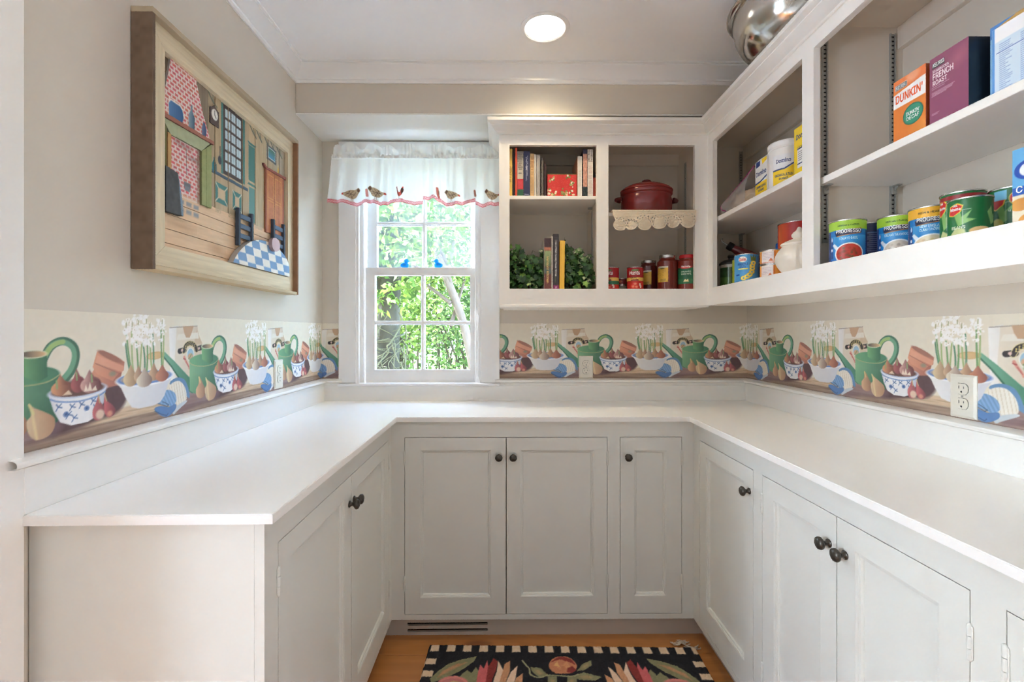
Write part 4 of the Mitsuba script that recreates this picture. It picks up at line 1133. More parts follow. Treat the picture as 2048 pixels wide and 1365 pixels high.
cl = Cloth(0, 1, 0, 1, nu, nv, (247, 247, 244))
cl.U, cl.V = xx, zz
d_hem = zz - hem[None, :]
band = d_hem < 0.0165
chk = ((np.floor(d_hem / 0.0042).astype(int) + np.floor(xx / 0.0042).astype(int)) % 2 == 0)
cl.C = np.where(band[..., None], np.where(chk[..., None], np.array([206, 92, 100]), np.array([240, 214, 214])), cl.C)
cl.C = np.where(((d_hem < 0.0022) | ((d_hem > 0.0145) & band))[..., None], np.array([198, 84, 92]), cl.C)
for px_, pz_, s_, fl, ck in ((-0.735, 1.918, 0.040, -1, False), (-0.612, 1.922, 0.040, 1, False), (-0.506, 1.925, 0.032, 1, True), (-0.255, 1.914, 0.037, 1, False), (-0.063, 1.916, 0.036, 1, False)):
    hen(cl, px_, pz_, s_, fl, ck)
cl.line([(-0.658, 1.932), (-0.655, 1.905)], 0.012, (196, 120, 108), 0.9); cl.line([(-0.325, 1.945), (-0.322, 1.915), (-0.316, 1.90)], 0.011, (170, 84, 68), 0.9); cl.line([(-0.318, 1.93), (-0.316, 1.915)], 0.005, (120, 84, 66), 0.9)
cl.line([(-0.146, 1.93), (-0.142, 1.905)], 0.010, (140, 84, 70), 0.9)
amp = np.where(tv.V < 0.79, 0.007 + 0.017 * (1 - tv.V / 0.79) ** 0.7, np.where(tv.V < 0.865, 0.0045, 0.015))
fold = np.sin(tv.U * 40 + 2.0 * np.sin(tv.U * 9)) * 0.55 + 0.35 * np.sin(tv.U * 95 + 3 * np.sin(tv.U * 17 + 1)) + 0.5 * (meshkit.noise(np.stack([tv.U * 30, tv.V * 3, tv.U * 0], -1), 4) - 0.5)
pocket = np.where((tv.V > 0.79) & (tv.V < 0.865), 1.0, 0.0)
yy = VY - 0.011 + amp * fold + 0.004 * pocket + np.where(tv.V > 0.8, 0.0060 * np.sin(tv.U * 230 + 3 * np.sin(tv.U * 40)) * np.where(tv.V < 0.875, 1.0, 0.35), 0.0)
yy = yy - 0.012 * np.where(tv.V < 0.79, (1 - tv.V / 0.79), 0) + np.where(tv.V > 0.865, 0.036 * (meshkit.noise(np.stack([tv.U * 30, tv.V * 9, tv.U * 0], -1), 8) - 0.3), 0)
# the overlap seams where two lengths of cloth meet
for u0 in (0.246, 0.547, 0.861):
    yy = yy - 0.010 * np.exp(-((tv.U - u0 - 0.01) / 0.012) ** 2) * (tv.V < 0.79)
i, j = np.meshgrid(np.arange(nv - 1), np.arange(nu - 1), indexing='ij')
a = i * nu + j
put(VAL + '__cloth', (np.stack([xx, yy, zz], -1).reshape(-1, 3), quads(np.stack([a, a + 1, a + nu + 1, a + nu], -1).reshape(-1, 4))), 'm_fabric', smooth=True, color=lin(np.clip(cl.C, 0, 255).reshape(-1, 3)))

# ------------------------------------------------------------------ hooked rug
RUG = thing('hooked_rug', 'black hooked rug with flowers and a black and white checked edge on the pine floor', 'rug')
rw, rl = 1.058, 0.70
rt = Tile(-0.312, -0.312 + rw, 1.846 - rl, 1.846, 420, 280, (24, 24, 30))
WH = (214, 190, 164)
for k_ in range(17):
    x = -0.312 + 0.0105 + k_ * 0.0640
    w = 0.032
    for z0_, z1_ in ((1.803, 1.85), (1.846 - rl - 0.01, 1.846 - rl + 0.043)):
        rt.poly([(x, z0_), (x + w + 0.002, z0_ + 0.001), (x + w, z1_), (x + 0.001, z1_)], WH, 1, 0.0012)
for k_ in range(11):
    y = 1.846 - 0.082 - k_ * 0.0635
    for x0_, x1_ in ((-0.32, -0.312 + 0.044), (-0.312 + rw - 0.045, 0.76)):
        rt.rect(x0_, x1_, y - 0.030, y + 0.0, WH, 1, 0.0012)
SG, OL, PK, DR, CR, TN = (126, 124, 92), (96, 94, 66), (190, 96, 98), (122, 46, 44), (226, 196, 172), (194, 142, 106)


def flower(cx, mir):
    M_ = lambda pts: [(cx + mir * (x + 0.06), y) for x, y in pts]
    rt.poly(M_([(-0.166, 1.56), (-0.176, 1.66), (-0.161, 1.688), (-0.145, 1.705), (-0.129, 1.690), (-0.115, 1.72), (-0.100, 1.70), (-0.098, 1.56)]), SG, 1, 0.001)
    for pts, c in (([(-0.110, 1.56), (-0.104, 1.70), (-0.099, 1.735), (-0.084, 1.715), (-0.075, 1.756), (-0.061, 1.70), (-0.07, 1.56)], PK), ([(-0.085, 1.56), (-0.072, 1.66), (-0.070, 1.72), (-0.052, 1.770), (-0.034, 1.752), (-0.040, 1.70), (-0.055, 1.64), (-0.06, 1.56)], DR),
                   ([(-0.066, 1.56), (-0.045, 1.66), (-0.036, 1.70), (-0.033, 1.756), (-0.010, 1.70), (-0.025, 1.64), (-0.04, 1.56)], CR), ([(-0.045, 1.56), (-0.022, 1.66), (-0.008, 1.74), (0.012, 1.756), (0.012, 1.70), (-0.004, 1.64), (-0.02, 1.56)], TN),
                   ([(-0.025, 1.56), (0.0, 1.65), (0.016, 1.70), (0.040, 1.730), (0.034, 1.67), (0.02, 1.62), (0.0, 1.56)], CR), ([(-0.005, 1.56), (0.02, 1.63), (0.037, 1.672), (0.060, 1.692), (0.056, 1.63), (0.03, 1.56)], TN)):
        rt.poly(M_(pts), c, 1, 0.0015)
    rt.poly(M_([(-0.116, 1.778), (-0.124, 1.75), (-0.169, 1.701), (-0.216, 1.667), (-0.265, 1.640), (-0.275, 1.66), (-0.251, 1.70), (-0.218, 1.737), (-0.175, 1.760)]), SG, 1, 0.001)
    rt.poly(M_([(-0.150, 1.745), (-0.21, 1.70), (-0.25, 1.665), (-0.235, 1.70), (-0.19, 1.735)]), (178, 132, 98), 0.9, 0.004)
    c = M_([(-0.190, 1.635)])[0]
    rt.ell(c[0], c[1], 0.055, 0.040, PK, 1, 0.001); rt.ell(c[0], c[1] - 0.002, 0.045, 0.031, (158, 68, 78), 1, 0.001); rt.ell(c[0] + mir * 0.004, c[1], 0.022, 0.016, (186, 150, 92), 1, 0.001)
    rt.ell(c[0], c[1] + 0.012, 0.05, 0.028, CR, 0.35, 0.004)


flower(-0.060, 1)
flower(0.476, -1)
rt.poly([(0.157, 1.735), (0.170, 1.765), (0.194, 1.780), (0.228, 1.782), (0.250, 1.765), (0.262, 1.735), (0.250, 1.708), (0.222, 1.694), (0.185, 1.694), (0.164, 1.710)], (186, 124, 92), 1, 0.001, 3)
rt.poly([(0.165, 1.75), (0.20, 1.781), (0.240, 1.772), (0.257, 1.74), (0.235, 1.752), (0.20, 1.765)], DR, 0.95, 0.002, 3); rt.poly([(0.175, 1.735), (0.19, 1.755), (0.20, 1.722)], (216, 178, 122), 0.9, 0.003); rt.poly([(0.21, 1.735), (0.225, 1.76), (0.24, 1.715), (0.235, 1.70)], (204, 150, 110), 0.9, 0.003)
rt.poly([(0.225, 1.722), (0.245, 1.730), (0.258, 1.712), (0.240, 1.697), (0.222, 1.702)], DR, 1, 0.002)
for pts in ([(0.087, 1.725), (0.122, 1.721), (0.158, 1.681), (0.119, 1.672), (0.095, 1.699)], [(0.257, 1.706), (0.282, 1.742), (0.32, 1.765), (0.318, 1.737), (0.284, 1.71)], [(0.234, 1.680), (0.282, 1.701), (0.345, 1.679), (0.32, 1.662), (0.263, 1.663)],
            [(0.151, 1.681), (0.183, 1.680), (0.178, 1.62), (0.142, 1.61)], [(0.221, 1.680), (0.253, 1.680), (0.249, 1.62), (0.211, 1.62)]):
    rt.poly(pts, SG, 1, 0.001)
    c_ = np.mean(pts, 0)
    rt.poly([tuple(c_ + 0.45 * (np.array(p_) - c_)) for p_ in pts], (156, 136, 100), 0.9, 0.004)
rt.line([(0.058, 1.758), (0.083, 1.716), (0.088, 1.686), (0.119, 1.672), (0.158, 1.685), (0.234, 1.680), (0.262, 1.69)], 0.006, (150, 148, 116), 1, 0.001, 4)
# pile
rt.grain(7, 260, 260, 5)
nvr, nur = rt.U.shape
pile = 0.0095 + 0.0035 * (meshkit.noise(np.stack([rt.U * 240, rt.V * 240, rt.U * 0], -1), 3))
edge = np.minimum(np.minimum(rt.U - rt.U.min(), rt.U.max() - rt.U), np.minimum(rt.V - rt.V.min(), rt.V.max() - rt.V))
pile = np.where(edge < 0.004, 0.0006, pile)
wob = 0.0016 * (meshkit.noise(np.stack([rt.U * 60, rt.V * 60, rt.U * 0 + 3], -1), 6) - 0.5)
ang = -0.0245
cxr, cyr = 0.217, 1.50
Xr, Yr = rt.U + wob - cxr, rt.V + wob - cyr
rx_, ry_ = cxr + Xr * math.cos(ang) - Yr * math.sin(ang), cyr + Xr * math.sin(ang) + Yr * math.cos(ang)
i, j = np.meshgrid(np.arange(nvr - 1), np.arange(nur - 1), indexing='ij')
a = i * nur + j
put(RUG + '__pile', (np.stack([rx_, ry_ - 0.002, pile], -1).reshape(-1, 3), quads(np.stack([a, a + 1, a + nur + 1, a + nur], -1).reshape(-1, 4))), 'm_vc', smooth=True, color=rt.colors())
rr = random.Random(2)
tas = []
for bx_, by_ in ((0.690, 1.845), (0.712, 1.852), (0.742, 1.822)):
    for k_ in range(7):
        p_ = [(bx_, by_, 0.009)]
        aa = rr.uniform(0.2, 2.2)
        for s_ in range(7):
            aa += rr.uniform(-0.9, 0.9)
            p_.append((p_[-1][0] + 0.006 * math.cos(aa), p_[-1][1] + 0.0045 * math.sin(aa), max(0.003, 0.010 + rr.uniform(-0.003, 0.004) - 0.0006 * s_)))
        tas.append(tube(crom(p_, 3, closed=False), 0.0019, 5))
put(RUG + '__tassel', tas, 'm_vc', smooth=True, color=np.tile(lin((190, 178, 164)), (sum(len(m.vertices) for m in tas), 1)), kind='stuff', label='frayed pale yarn at the corner')

# ------------------------------------------------------------------ cans, jars, packets
def face_of(x, y, turn=0.0):
    return math.atan2(-y, -x) + turn


def can(name, label, x, y, z, r, h, paint, texts=(), turn=0.0, bg=(30, 90, 160), group=None, category='can', ribs=False, rim=None):
    """A food can: printed paper label, steel rims and ends, lettering."""
    c = thing(name, label, category, group)
    fa = face_of(x, y, turn)
    hh = h - 0.008
    L_ = 2 * math.pi * r
    nu_, nv_ = 180, 84
    t = Tile(-L_ / 2, L_ / 2, 0, hh, nu_, nv_, bg)
    if paint:
        paint(t, L_, hh)
    part(c, 'label', tile_cyl(t, (x, y, z + 0.004), r, fa), 'm_vc_satin', smooth=True, color=t.colors())
    R1 = r + 0.0011
    prof_t = [(r, hh + 0.004), (R1, hh + 0.0045), (R1 + 0.0003, hh + 0.006), (R1, h - 0.0006), (R1 - 0.001, h), (R1 - 0.0022, h - 0.0005), (R1 - 0.0028, h - 0.004), (0.6 * r, h - 0.0045), (0.58 * r, h - 0.004), (0, h - 0.004)]
    part(c, 'top_end', lathe(prof_t, 48, (x, y, z)), rim or 'm_tin', smooth=30)
    prof_b = [(0, 0.003), (R1 - 0.003, 0.003), (R1 - 0.002, 0.0), (R1, 0.0006), (R1 + 0.0003, 0.002), (R1, 0.0036), (r, 0.0045)]
    part(c, 'bottom_end', lathe(prof_b, 48, (x, y, z)), rim or 'm_tin', smooth=30)
    if texts:
        letters(c, [(on_cyl(lettering(s_, th, True, True, tw), (x, y, z + 0.004), r + 0.0002, fa, tx, tz), col) for (s_, th, tw, tx, tz, col) in texts])
    return c


def soup(top, picture, navy=True):
    def p(t, L_, h):
        t.C[:] = (28, 110, 178)
        t.rect(-L_, L_, 0, h * 0.62, ((20, 96, 168), (60, 150, 206), (1.57,)), 1)
        for s_ in (-1, 1):
            t.rect(*(sorted((s_ * 0.048, s_ * L_))), 0, h * 0.76, (34, 46, 92), 1)
            for k_ in range(14):
                t.rect(*(sorted((s_ * 0.056, s_ * (0.094 + 0.02 * ((k_ * 7) % 3))))), 0.006 + k_ * 0.0055, 0.0085 + k_ * 0.0055, (170, 176, 200), 0.5)
        t.rect(-L_, L_, h * 0.775, h + 0.01, top, 1)
        t.rect(-0.047, -0.0385, 0.006, h * 0.6, (30, 60, 120)); t.ell(-0.043, h * 0.28, 0.003, 0.004, (230, 236, 244)); t.ell(-0.0425, h * 0.55, 0.0025, 0.006, (200, 214, 236))
        t.poly([(-0.028, h * 0.60), (0.030, h * 0.665), (0.032, h * 0.80), (-0.026, h * 0.735)], (206, 130, 60)); t.poly([(-0.030, h * 0.615), (0.032, h * 0.68), (0.030, h * 0.79), (-0.032, h * 0.725)], (40, 40, 66))
        picture(t, h)
    return p


def bowl(inner, specks, cy=0.16, rx=0.031):
    def p(t, h):
        t.poly([(-0.040, h * 0.40), (-0.034, h * 0.44), (-0.020, h * 0.30), (-0.028, h * 0.24)], (236, 238, 240), 0.9, 0.001)
        t.ell(0.002, h * cy, rx + 0.003, h * 0.275, (240, 240, 240)); t.ell(0.002, h * cy, rx, h * 0.245, inner)
        rr_ = random.Random(7)
        for _ in range(26):
            a_, q_ = rr_.uniform(0, 6.28), rr_.uniform(0, 0.9) ** 0.5
            t.ell(0.002 + rx * 0.8 * q_ * math.cos(a_), h * (cy + 0.19 * q_ * math.sin(a_)), rr_.uniform(0.002, 0.006), rr_.uniform(0.0015, 0.004), specks[rr_.randrange(len(specks))], 0.7, 0.001, rr_.uniform(0, 3))
    return p


Wt = (244, 244, 244)
ZB = 1.4495
hs = 0.105
can('soup_can', 'blue and lime can of red tomato soup, leftmost on the lower right shelf', 0.953, 1.285, ZB, 0.0428, 0.115, soup((156, 196, 62), bowl((172, 52, 40), [(120, 60, 36), (80, 84, 40), (150, 46, 34)])),
    [('PROGRESSO', 0.0098, 0.058, 0.0, 0.0735, Wt), ('TOMATO BASIL', 0.0062, 0.044, 0.0, 0.0555, (190, 226, 240)), ('VEGETABLE CLASSICS', 0.0042, 0.050, 0.0, 0.092, (40, 84, 44))], 0.05, group='soup cans on the lower right shelf')
can('soup_can', 'soup can turned to its dark navy back label, behind the tomato soup can', 1.033, 1.317, ZB, 0.0428, 0.113, soup((44, 52, 90), lambda t, h: None), [], 2.3, (34, 44, 86))
can('soup_can', 'blue and lime soup can with a bowl of creamy mushroom soup', 1.050, 1.235, ZB, 0.0428, 0.115, soup((156, 196, 62), bowl((206, 194, 178), [(226, 218, 204), (180, 164, 146), (150, 136, 122)])),
    [('PROGRESSO', 0.0098, 0.058, 0.0, 0.0735, Wt), ('CREAMY MUSHROOM', 0.0062, 0.056, 0.0, 0.0555, (200, 230, 244)), ('VEGETABLE CLASSICS', 0.0042, 0.050, 0.0, 0.092, (40, 84, 44))], 0.0, group='soup cans on the lower right shelf')
can('soup_can', 'blue soup can with a yellow orange top band and a picture of clam chowder', 1.059, 1.147, ZB, 0.0428, 0.115, soup((240, 178, 52), bowl((222, 206, 176), [(240, 230, 206), (200, 170, 130), (206, 186, 120)], 0.12, 0.036)),
    [('PROGRESSO', 0.0098, 0.058, 0.002, 0.0735, Wt), ('NEW ENGLAND', 0.0062, 0.046, 0.002, 0.0585, (206, 232, 244)), ('CLAM CHOWDER', 0.0062, 0.048, 0.002, 0.0500, (206, 232, 244)), ('RICH & HEARTY', 0.0046, 0.048, 0.0, 0.0925, (70, 50, 36))], 0.0, group='soup cans on the lower right shelf')


def green_can(t, L_, h):
    t.C[:] = (20, 96, 46)
    t.rect(-L_, L_, 0, h, ((30, 110, 50), (14, 74, 38)), 1)
    for s_ in (-0.035, 0.02):
        t.poly([(s_ + 0.018, h * 0.30), (s_ + 0.010, h * 0.62), (s_ + 0.020, h * 0.78), (s_ + 0.024, h * 0.55), (s_ + 0.040, h * 0.70), (s_ + 0.032, h * 0.5), (s_ + 0.046, h * 0.45), (s_ + 0.028, h * 0.36)], (150, 190, 110), 0.85, 0.001)
    t.poly([(-0.038, h * 0.62), (-0.026, h * 0.58), (-0.012, h * 0.68), (-0.008, h * 0.84), (-0.018, h * 0.92), (-0.034, h * 0.86)], (236, 200, 70)); t.poly([(-0.036, h * 0.64), (-0.026, h * 0.60), (-0.014, h * 0.69), (-0.010, h * 0.83), (-0.019, h * 0.89), (-0.033, h * 0.84)], (190, 36, 38))
    t.ell(0.018, h * 0.16, 0.018, h * 0.10, (226, 190, 130)); t.poly([(-0.04, 0), (-0.02, h * 0.3), (-0.006, h * 0.22), (-0.002, 0)], (216, 212, 150), 0.9, 0.001)
    t.rect(-0.010, -0.009, h * 0.3, h * 0.72, (200, 206, 190)); t.rect(-0.010, 0.004, h * 0.72, h * 0.73, (200, 206, 190))
    t.rect(0.05, 0.08, h * 0.2, h * 0.9, (30, 70, 44))
    for k_ in range(9):
        t.rect(0.053, 0.076, h * (0.24 + 0.07 * k_), h * (0.255 + 0.07 * k_), (180, 196, 180), 0.5)


dm = lambda s_: [('Monte', 0.0060, 0.020, -0.0225, 0.072 * s_, Wt), ('del', 0.0045, 0.009, -0.0225, 0.082 * s_, Wt), ('BEANS', 0.0060, 0.024, -0.017, 0.024 * s_, (220, 226, 200))]


def redtop(t, L_, h):
    green_can(t, L_, h)
    t.rect(-L_, L_, h * 0.885, h * 0.965, (140, 32, 36))


can('vegetable_can', 'tall green can with a dark red band under its rim, behind the bean can', 1.040, 1.047, ZB, 0.0385, 0.122, redtop, dm(1.15)[:2], -0.5)
can('vegetable_can', 'green bean can with a red shield, in front of the red banded can', 0.985, 0.976, ZB, 0.0350, 0.0890, green_can, dm(0.82), -0.05)


def kernel(t, L_, h):
    green_can(t, L_, h)
    t.rect(-0.030, -0.008, h * 0.78, h * 0.97, (120, 190, 222)); t.rect(-0.0075, 0.04, 0, h * 0.55, (18, 84, 44), 0.9)
    t.ell(0.008, h * 0.79, 0.013, h * 0.14, (236, 200, 70)); t.ell(0.008, h * 0.79, 0.0115, h * 0.12, (190, 36, 38)); t.ell(-0.024, h * 0.22, 0.013, h * 0.2, (224, 208, 110), 1, 0.001)


can('vegetable_can', 'green corn can with a pale blue tag, half hidden by the blue cereal box', 1.085, 0.982, ZB, 0.0381, 0.113, kernel, [('D', 0.010, None, 0.006, 0.078, Wt), ('M A', 0.004, 0.010, -0.001, 0.055, (210, 220, 200)), ('KER', 0.008, 0.024, 0.006, 0.016, (226, 226, 190))], -0.05)


def packet(name, label, p0, p1, z, h, depth, paint_front, texts=(), category='box', front=(200, 200, 200), side=(120, 120, 120), end=None, top_open=False, group=None, paint_end=None, end_texts=()):
    """A carton: its printed front runs from p0 to p1 (seen left to right), with the depth behind; the far or near end seen is part of the body."""
    c = thing(name, label, category, group)
    p0, p1 = np.array([*p0, z]), np.array([*p1, z])
    ex = p1 - p0
    w = np.linalg.norm(ex)
    ex = ex / w
    ey = np.array([0, 0, 1.0])
    ez = np.cross(ex, ey)                    # towards the viewer
    b = bx(0, w, 0, h, -depth, -0.0003, 0.0008)
    if top_open:
        b = cat([plain(0, 0.0012, 0, h, -depth, -0.0003), plain(w - 0.0012, w, 0, h, -depth, -0.0003), plain(0, w, 0, h, -depth, -depth + 0.0012), plain(0, w, 0, h, -0.0015, -0.0003), plain(0, w, 0, 0.0012, -depth, -0.0003)])
    part(c, 'carton', frame(b, p0, ex, ey, ez), 'm_vc_satin', smooth=False, color=side)
    t = Tile(0, w, 0, h, max(12, int(w / 0.0012)), max(12, int(h / 0.0012)), front)
    if paint_front:
        paint_front(t, w, h)
    part(c, 'front_print', tile_plane(t, p0, ex, ey), 'm_vc_satin', smooth=False, color=t.colors())
    ms = [(on_plane(lettering(s_, th, True, True, tw), p0 + ex * tx + ey * tz + ez * 0.0001, ex, ey), col) for (s_, th, tw, tx, tz, col) in texts]
    o2 = p0 + ex * (w + 0.0002)
    if paint_end:
        t = Tile(0, depth, 0, h, max(12, int(depth / 0.0014)), max(12, int(h / 0.0014)), end)
        paint_end(t, depth, h)
        part(c, 'end_print', tile_plane(t, o2, -ez, ey), 'm_vc_satin', smooth=False, color=t.colors())
        ms += [(on_plane(lettering(s_, th, True, True, tw), o2 - ez * tx + ey * tz + ex * 0.0001, -ez, ey), col) for (s_, th, tw, tx, tz, col) in end_texts]
    if ms:
        letters(c, ms)
    return c, p0, ex, ey, ez, w


def p_dunkin(t, w, h):
    t.rect(-1, 1, -1, h, ((214, 82, 40), (232, 140, 60), (0.4,)), 1)
    t.ell(w * 0.95, h * 0.12, w * 0.35, h * 0.16, (240, 166, 78), 0.5, 0.015); t.rect(-1, 1, h * 0.84, h + 1, ((236, 160, 88), (226, 96, 60)), 1); t.ell(w * 0.62, h * 0.95, w * 0.2, h * 0.07, (248, 190, 160), 0.6, 0.004)
    t.poly([(0, h * 0.60), (w, h * 0.60), (w, h * 0.86), (w * 0.9, h * 0.86), (0, h * 0.80)], (250, 247, 244))
    t.ell(w * 0.62, h * 0.41, w * 0.31, h * 0.145, (34, 104, 84)); t.ell(w * 0.62, h * 0.41, w * 0.28, h * 0.13, (58, 140, 112)); t.rect(w * 0.06, w * 0.44, h * 0.855, h * 0.93, (236, 236, 236)); t.rect(w * 0.075, w * 0.425, h * 0.86, h * 0.925, (64, 66, 72))


ZU = 1.7082
packet('coffee_pod_box', 'orange coffee pod carton with a green oval, on the upper right shelf', (0.970, 1.152), (0.970, 1.063), ZU, 0.170, 0.10, p_dunkin,
       [("DUNKIN'", 0.0190, 0.074, 0.044, 0.113, (226, 92, 44)), ('KEURIG', 0.0078, 0.028, 0.0225, 0.1475, Wt), ("DUNKIN'", 0.0085, 0.036, 0.055, 0.070, Wt), ('DECAF', 0.0085, 0.034, 0.055, 0.0585, Wt)], 'box', side=(150, 66, 36))


def p_french(t, w, h):
    t.rect(-1, 1, -1, h + 1, ((112, 56, 84), (150, 84, 112), (0.9,)), 1)
    t.ell(w * 0.75, h * 0.82, w * 0.2, h * 0.08, (184, 116, 130), 0.4, 0.012, 0.6)
    t.rect(w * 0.07, w * 0.40, h * 0.855, h * 0.925, (60, 58, 62))
    for k_, (x1, z_) in enumerate(((.52, .60), (.40, .575), (.66, .53), (.62, .515), (.60, .50), (.45, .485), (.26, .25), (.22, .235), (.46, .13), (.44, .115), (.40, .10))):
        t.rect(w * 0.06, w * x1, h * z_, h * (z_ + 0.008), (206, 176, 190), 0.75)


packet('coffee_pod_box', 'purple french roast coffee carton with a dark end, beside the orange one', (0.970, 1.053), (0.970, 0.964), ZU, 0.169, 0.11, p_french,
       [('FRENCH', 0.0130, 0.048, 0.032, 0.119, (244, 226, 232)), ('ROAST', 0.0100, 0.034, 0.025, 0.1055, (244, 226, 232)), ('STARBUCKS', 0.0060, 0.038, 0.0265, 0.1345, (240, 220, 228)), ('KEURIG', 0.0082, 0.027, 0.0215, 0.1475, Wt)], 'box', side=(20, 30, 38))
packet('carton', 'flat dark green packet lying beside the orange coffee carton', (0.945, 1.262), (0.945, 1.158), ZU, 0.007, 0.06, None, (), 'packet', (40, 56, 52), (30, 44, 42))


def p_blue(t, w, h):
    t.rect(-1, 1, -1, h + 1, ((56, 106, 190), (110, 176, 226), (1.57,)), 1); t.rect(0, w * 0.16, 0, h * 0.86, (154, 204, 236))
    for k_ in range(20):
        t.rect(w * 0.03, w * 0.13, h * (0.05 + k_ * 0.039), h * (0.06 + k_ * 0.039), (60, 110, 170), 0.5)


def p_facts(t, w, h):
    t.C[:] = (206, 224, 240)
    t.rect(-1, 1, h * 0.80, h + 1, (238, 240, 244))
    for k_ in range(24):
        t.rect(w * (0.42 + 0.016 * k_), w * (0.42 + 0.016 * k_ + 0.004 + 0.004 * ((k_ * 5) % 3)), h * 0.82, h * 0.98, (90, 96, 130))
    rr_ = random.Random(3)
    for k_ in range(26):
        for c_ in (0.08, 0.3, 0.5, 0.68, 0.84):
            t.rect(w * c_, w * (c_ + rr_.uniform(0.06, 0.14)), h * (0.07 + k_ * 0.027), h * (0.08 + k_ * 0.027), (110, 140, 190), 0.7)
    t.rect(w * 0.05, w * 0.95, h * 0.64, h * 0.65, (70, 100, 170)); t.rect(w * 0.05, w * 0.95, h * 0.055, h * 0.065, (70, 100, 170)); t.rect(0, w * 0.03, 0, h, (90, 150, 214))


packet('cracker_box', 'bright blue carton behind the open white and blue box', (1.003, 0.952), (1.003, 0.800), ZU, 0.176, 0.07, p_blue, (), 'box', side=(54, 100, 184))
c, p0, ex, ey, ez, w = packet('cracker_box', 'open pale blue carton printed with tables, rightmost on the upper shelf', (0.957, 0.905), (0.957, 0.735), ZU, 0.140, 0.041, p_facts, (), 'box', side=(150, 190, 224), top_open=True)
for nm, zz_, dy, tone in (('flap', -0.002, 0.016, (196, 160, 96)), ('flap', -0.040, 0.024, (120, 100, 74))):
    fl = trimesh.Trimesh([(0.001, 0.140, zz_), (w - 0.001, 0.140, zz_), (w - 0.02, 0.140 + dy, zz_ - 0.012), (0.03, 0.140 + dy, zz_ - 0.012)], [[0, 1, 2], [0, 2, 3]], process=False)
    part(c, nm, frame(fl, p0, ex, ey, ez), 'm_vc_satin', smooth=False, color=tone)


def p_cereal(t, w, h):
    t.rect(-1, 1, -1, h + 1, ((60, 140, 206), (140, 204, 236), (1.57,)), 1)
    t.rect(-1, 1, -1, h * 0.45, (236, 222, 196)); t.poly([(0, h * .42), (w, h * .42), (w, h * .55), (0, h * .52)], (40, 84, 170)); t.ell(w * 0.18, h * 0.72, w * 0.16, h * 0.12, (36, 70, 160)); t.ell(w * 0.2, h * 0.72, w * 0.12, h * 0.09, (240, 244, 250))
    for x_, z_ in ((.2, .1), (.5, .16), (.35, .28), (.7, .1), (.75, .3), (.1, .3)):
        t.ell(w * x_, h * z_, w * 0.13, h * 0.08, ((224, 160, 70), (190, 120, 50)))


packet('cereal_box', 'blue and cream cereal box at the right edge of the lower shelf', (0.960, 0.871), (0.960, 0.720), ZB, 0.150, 0.06, p_cereal, [('C', 0.012, None, 0.012, 0.0675, Wt)], 'box', side=(60, 120, 190))

# first bay of the right cupboard, upper shelf: sugar
ZS1 = 1.7552
YEL, NAV = (246, 208, 46), (38, 56, 110)


def p_sugar(t, w, h):
    t.C[:] = (246, 244, 240)
    t.poly([(-1, -1), (1, -1), (1, h * 0.50), (w * 0.5, h * 0.44), (0, h * 0.42)], YEL); t.line([(0, h * 0.44), (w * 0.45, h * 0.46), (w, h * 0.54)], 0.006, NAV)
    t.poly([(w * 0.55, h), (w * 0.62, h * 0.86), (w, h * 0.92), (w, h)], YEL); t.poly([(w * 0.06, h * 0.84), (w * 0.42, h * 0.86), (w * 0.42, h * 0.985), (w * 0.06, h * 0.985)], NAV)


c, p0, ex, ey, ez, w = packet('sugar_bag', 'white and yellow paper bag of granulated sugar beside the zip bag', (0.962, 1.778), (0.962, 1.700), ZS1, 0.152, 0.060, p_sugar,
                              [('Domino', 0.0170, 0.068, 0.040, 0.094, NAV), ('GRANULATED', 0.0088, 0.064, 0.039, 0.047, NAV), ('SUGAR', 0.0078, 0.038, 0.039, 0.034, NAV)], 'bag', side=(240, 236, 230))
part(c, 'folded_top', bx(p0[0] + 0.004, p0[0] + 0.056, 1.704, 1.774, ZS1 + 0.151, ZS1 + 0.160, 0.004), 'm_vc', smooth=False, color=(240, 236, 230))
b2 = thing('sugar_bag', 'second paper bag of sugar with a rounded yellow top, behind the sugar tub', 'bag')
hb = trimesh.creation.icosphere(3)
hb.apply_scale([0.036, 0.048, 0.092])
v = np.array(hb.vertices)
v[:, 2] = np.clip(v[:, 2], -0.084, 1) + 0.084
v[:, :2] *= (1.0 + 0.12 * np.sign(v[:, :1]) * 0)
hb.vertices = v + np.array([1.115, 1.775, ZS1])
colb = np.where((np.abs(v[:, 1]) < 0.030)[:, None] & (v[:, 2:] > 0.12), lin(YEL), lin((240, 232, 226)))
part(b2, 'paper', hb, 'm_vc', smooth=True, color=colb)

tub = thing('sugar_tub', 'round white plastic sugar tub with a yellow and navy label', 'tub')
tx_, ty_, tr_ = 1.000, 1.640, 0.058
part(tub, 'tub', lathe([(0, 0), (tr_ - 0.006, 0), (tr_ - 0.003, 0.003), (tr_, 0.142), (tr_ + 0.0015, 0.143), (tr_ + 0.0015, 0.150), (tr_, 0.152)], 56, (tx_, ty_, ZS1)), 'm_vc_satin', smooth=30, color=(242, 241, 238))
part(tub, 'lid', lathe([(tr_ + 0.0025, 0.150), (tr_ + 0.003, 0.152), (tr_ + 0.003, 0.166), (tr_ + 0.0015, 0.1685), (tr_ - 0.004, 0.169), (tr_ - 0.006, 0.1665), (0, 0.1665)], 56, (tx_, ty_, ZS1)), 'm_vc_satin', smooth=30, color=(246, 246, 244))
fa = face_of(tx_, ty_, -0.22)
tl = Tile(-0.034, 0.034, 0.012, 0.118, 50, 70, (236, 238, 242))
tl.poly([(-0.034, 0.0), (0.034, 0.0), (0.034, 0.080), (0.010, 0.066), (-0.034, 0.064)], YEL)
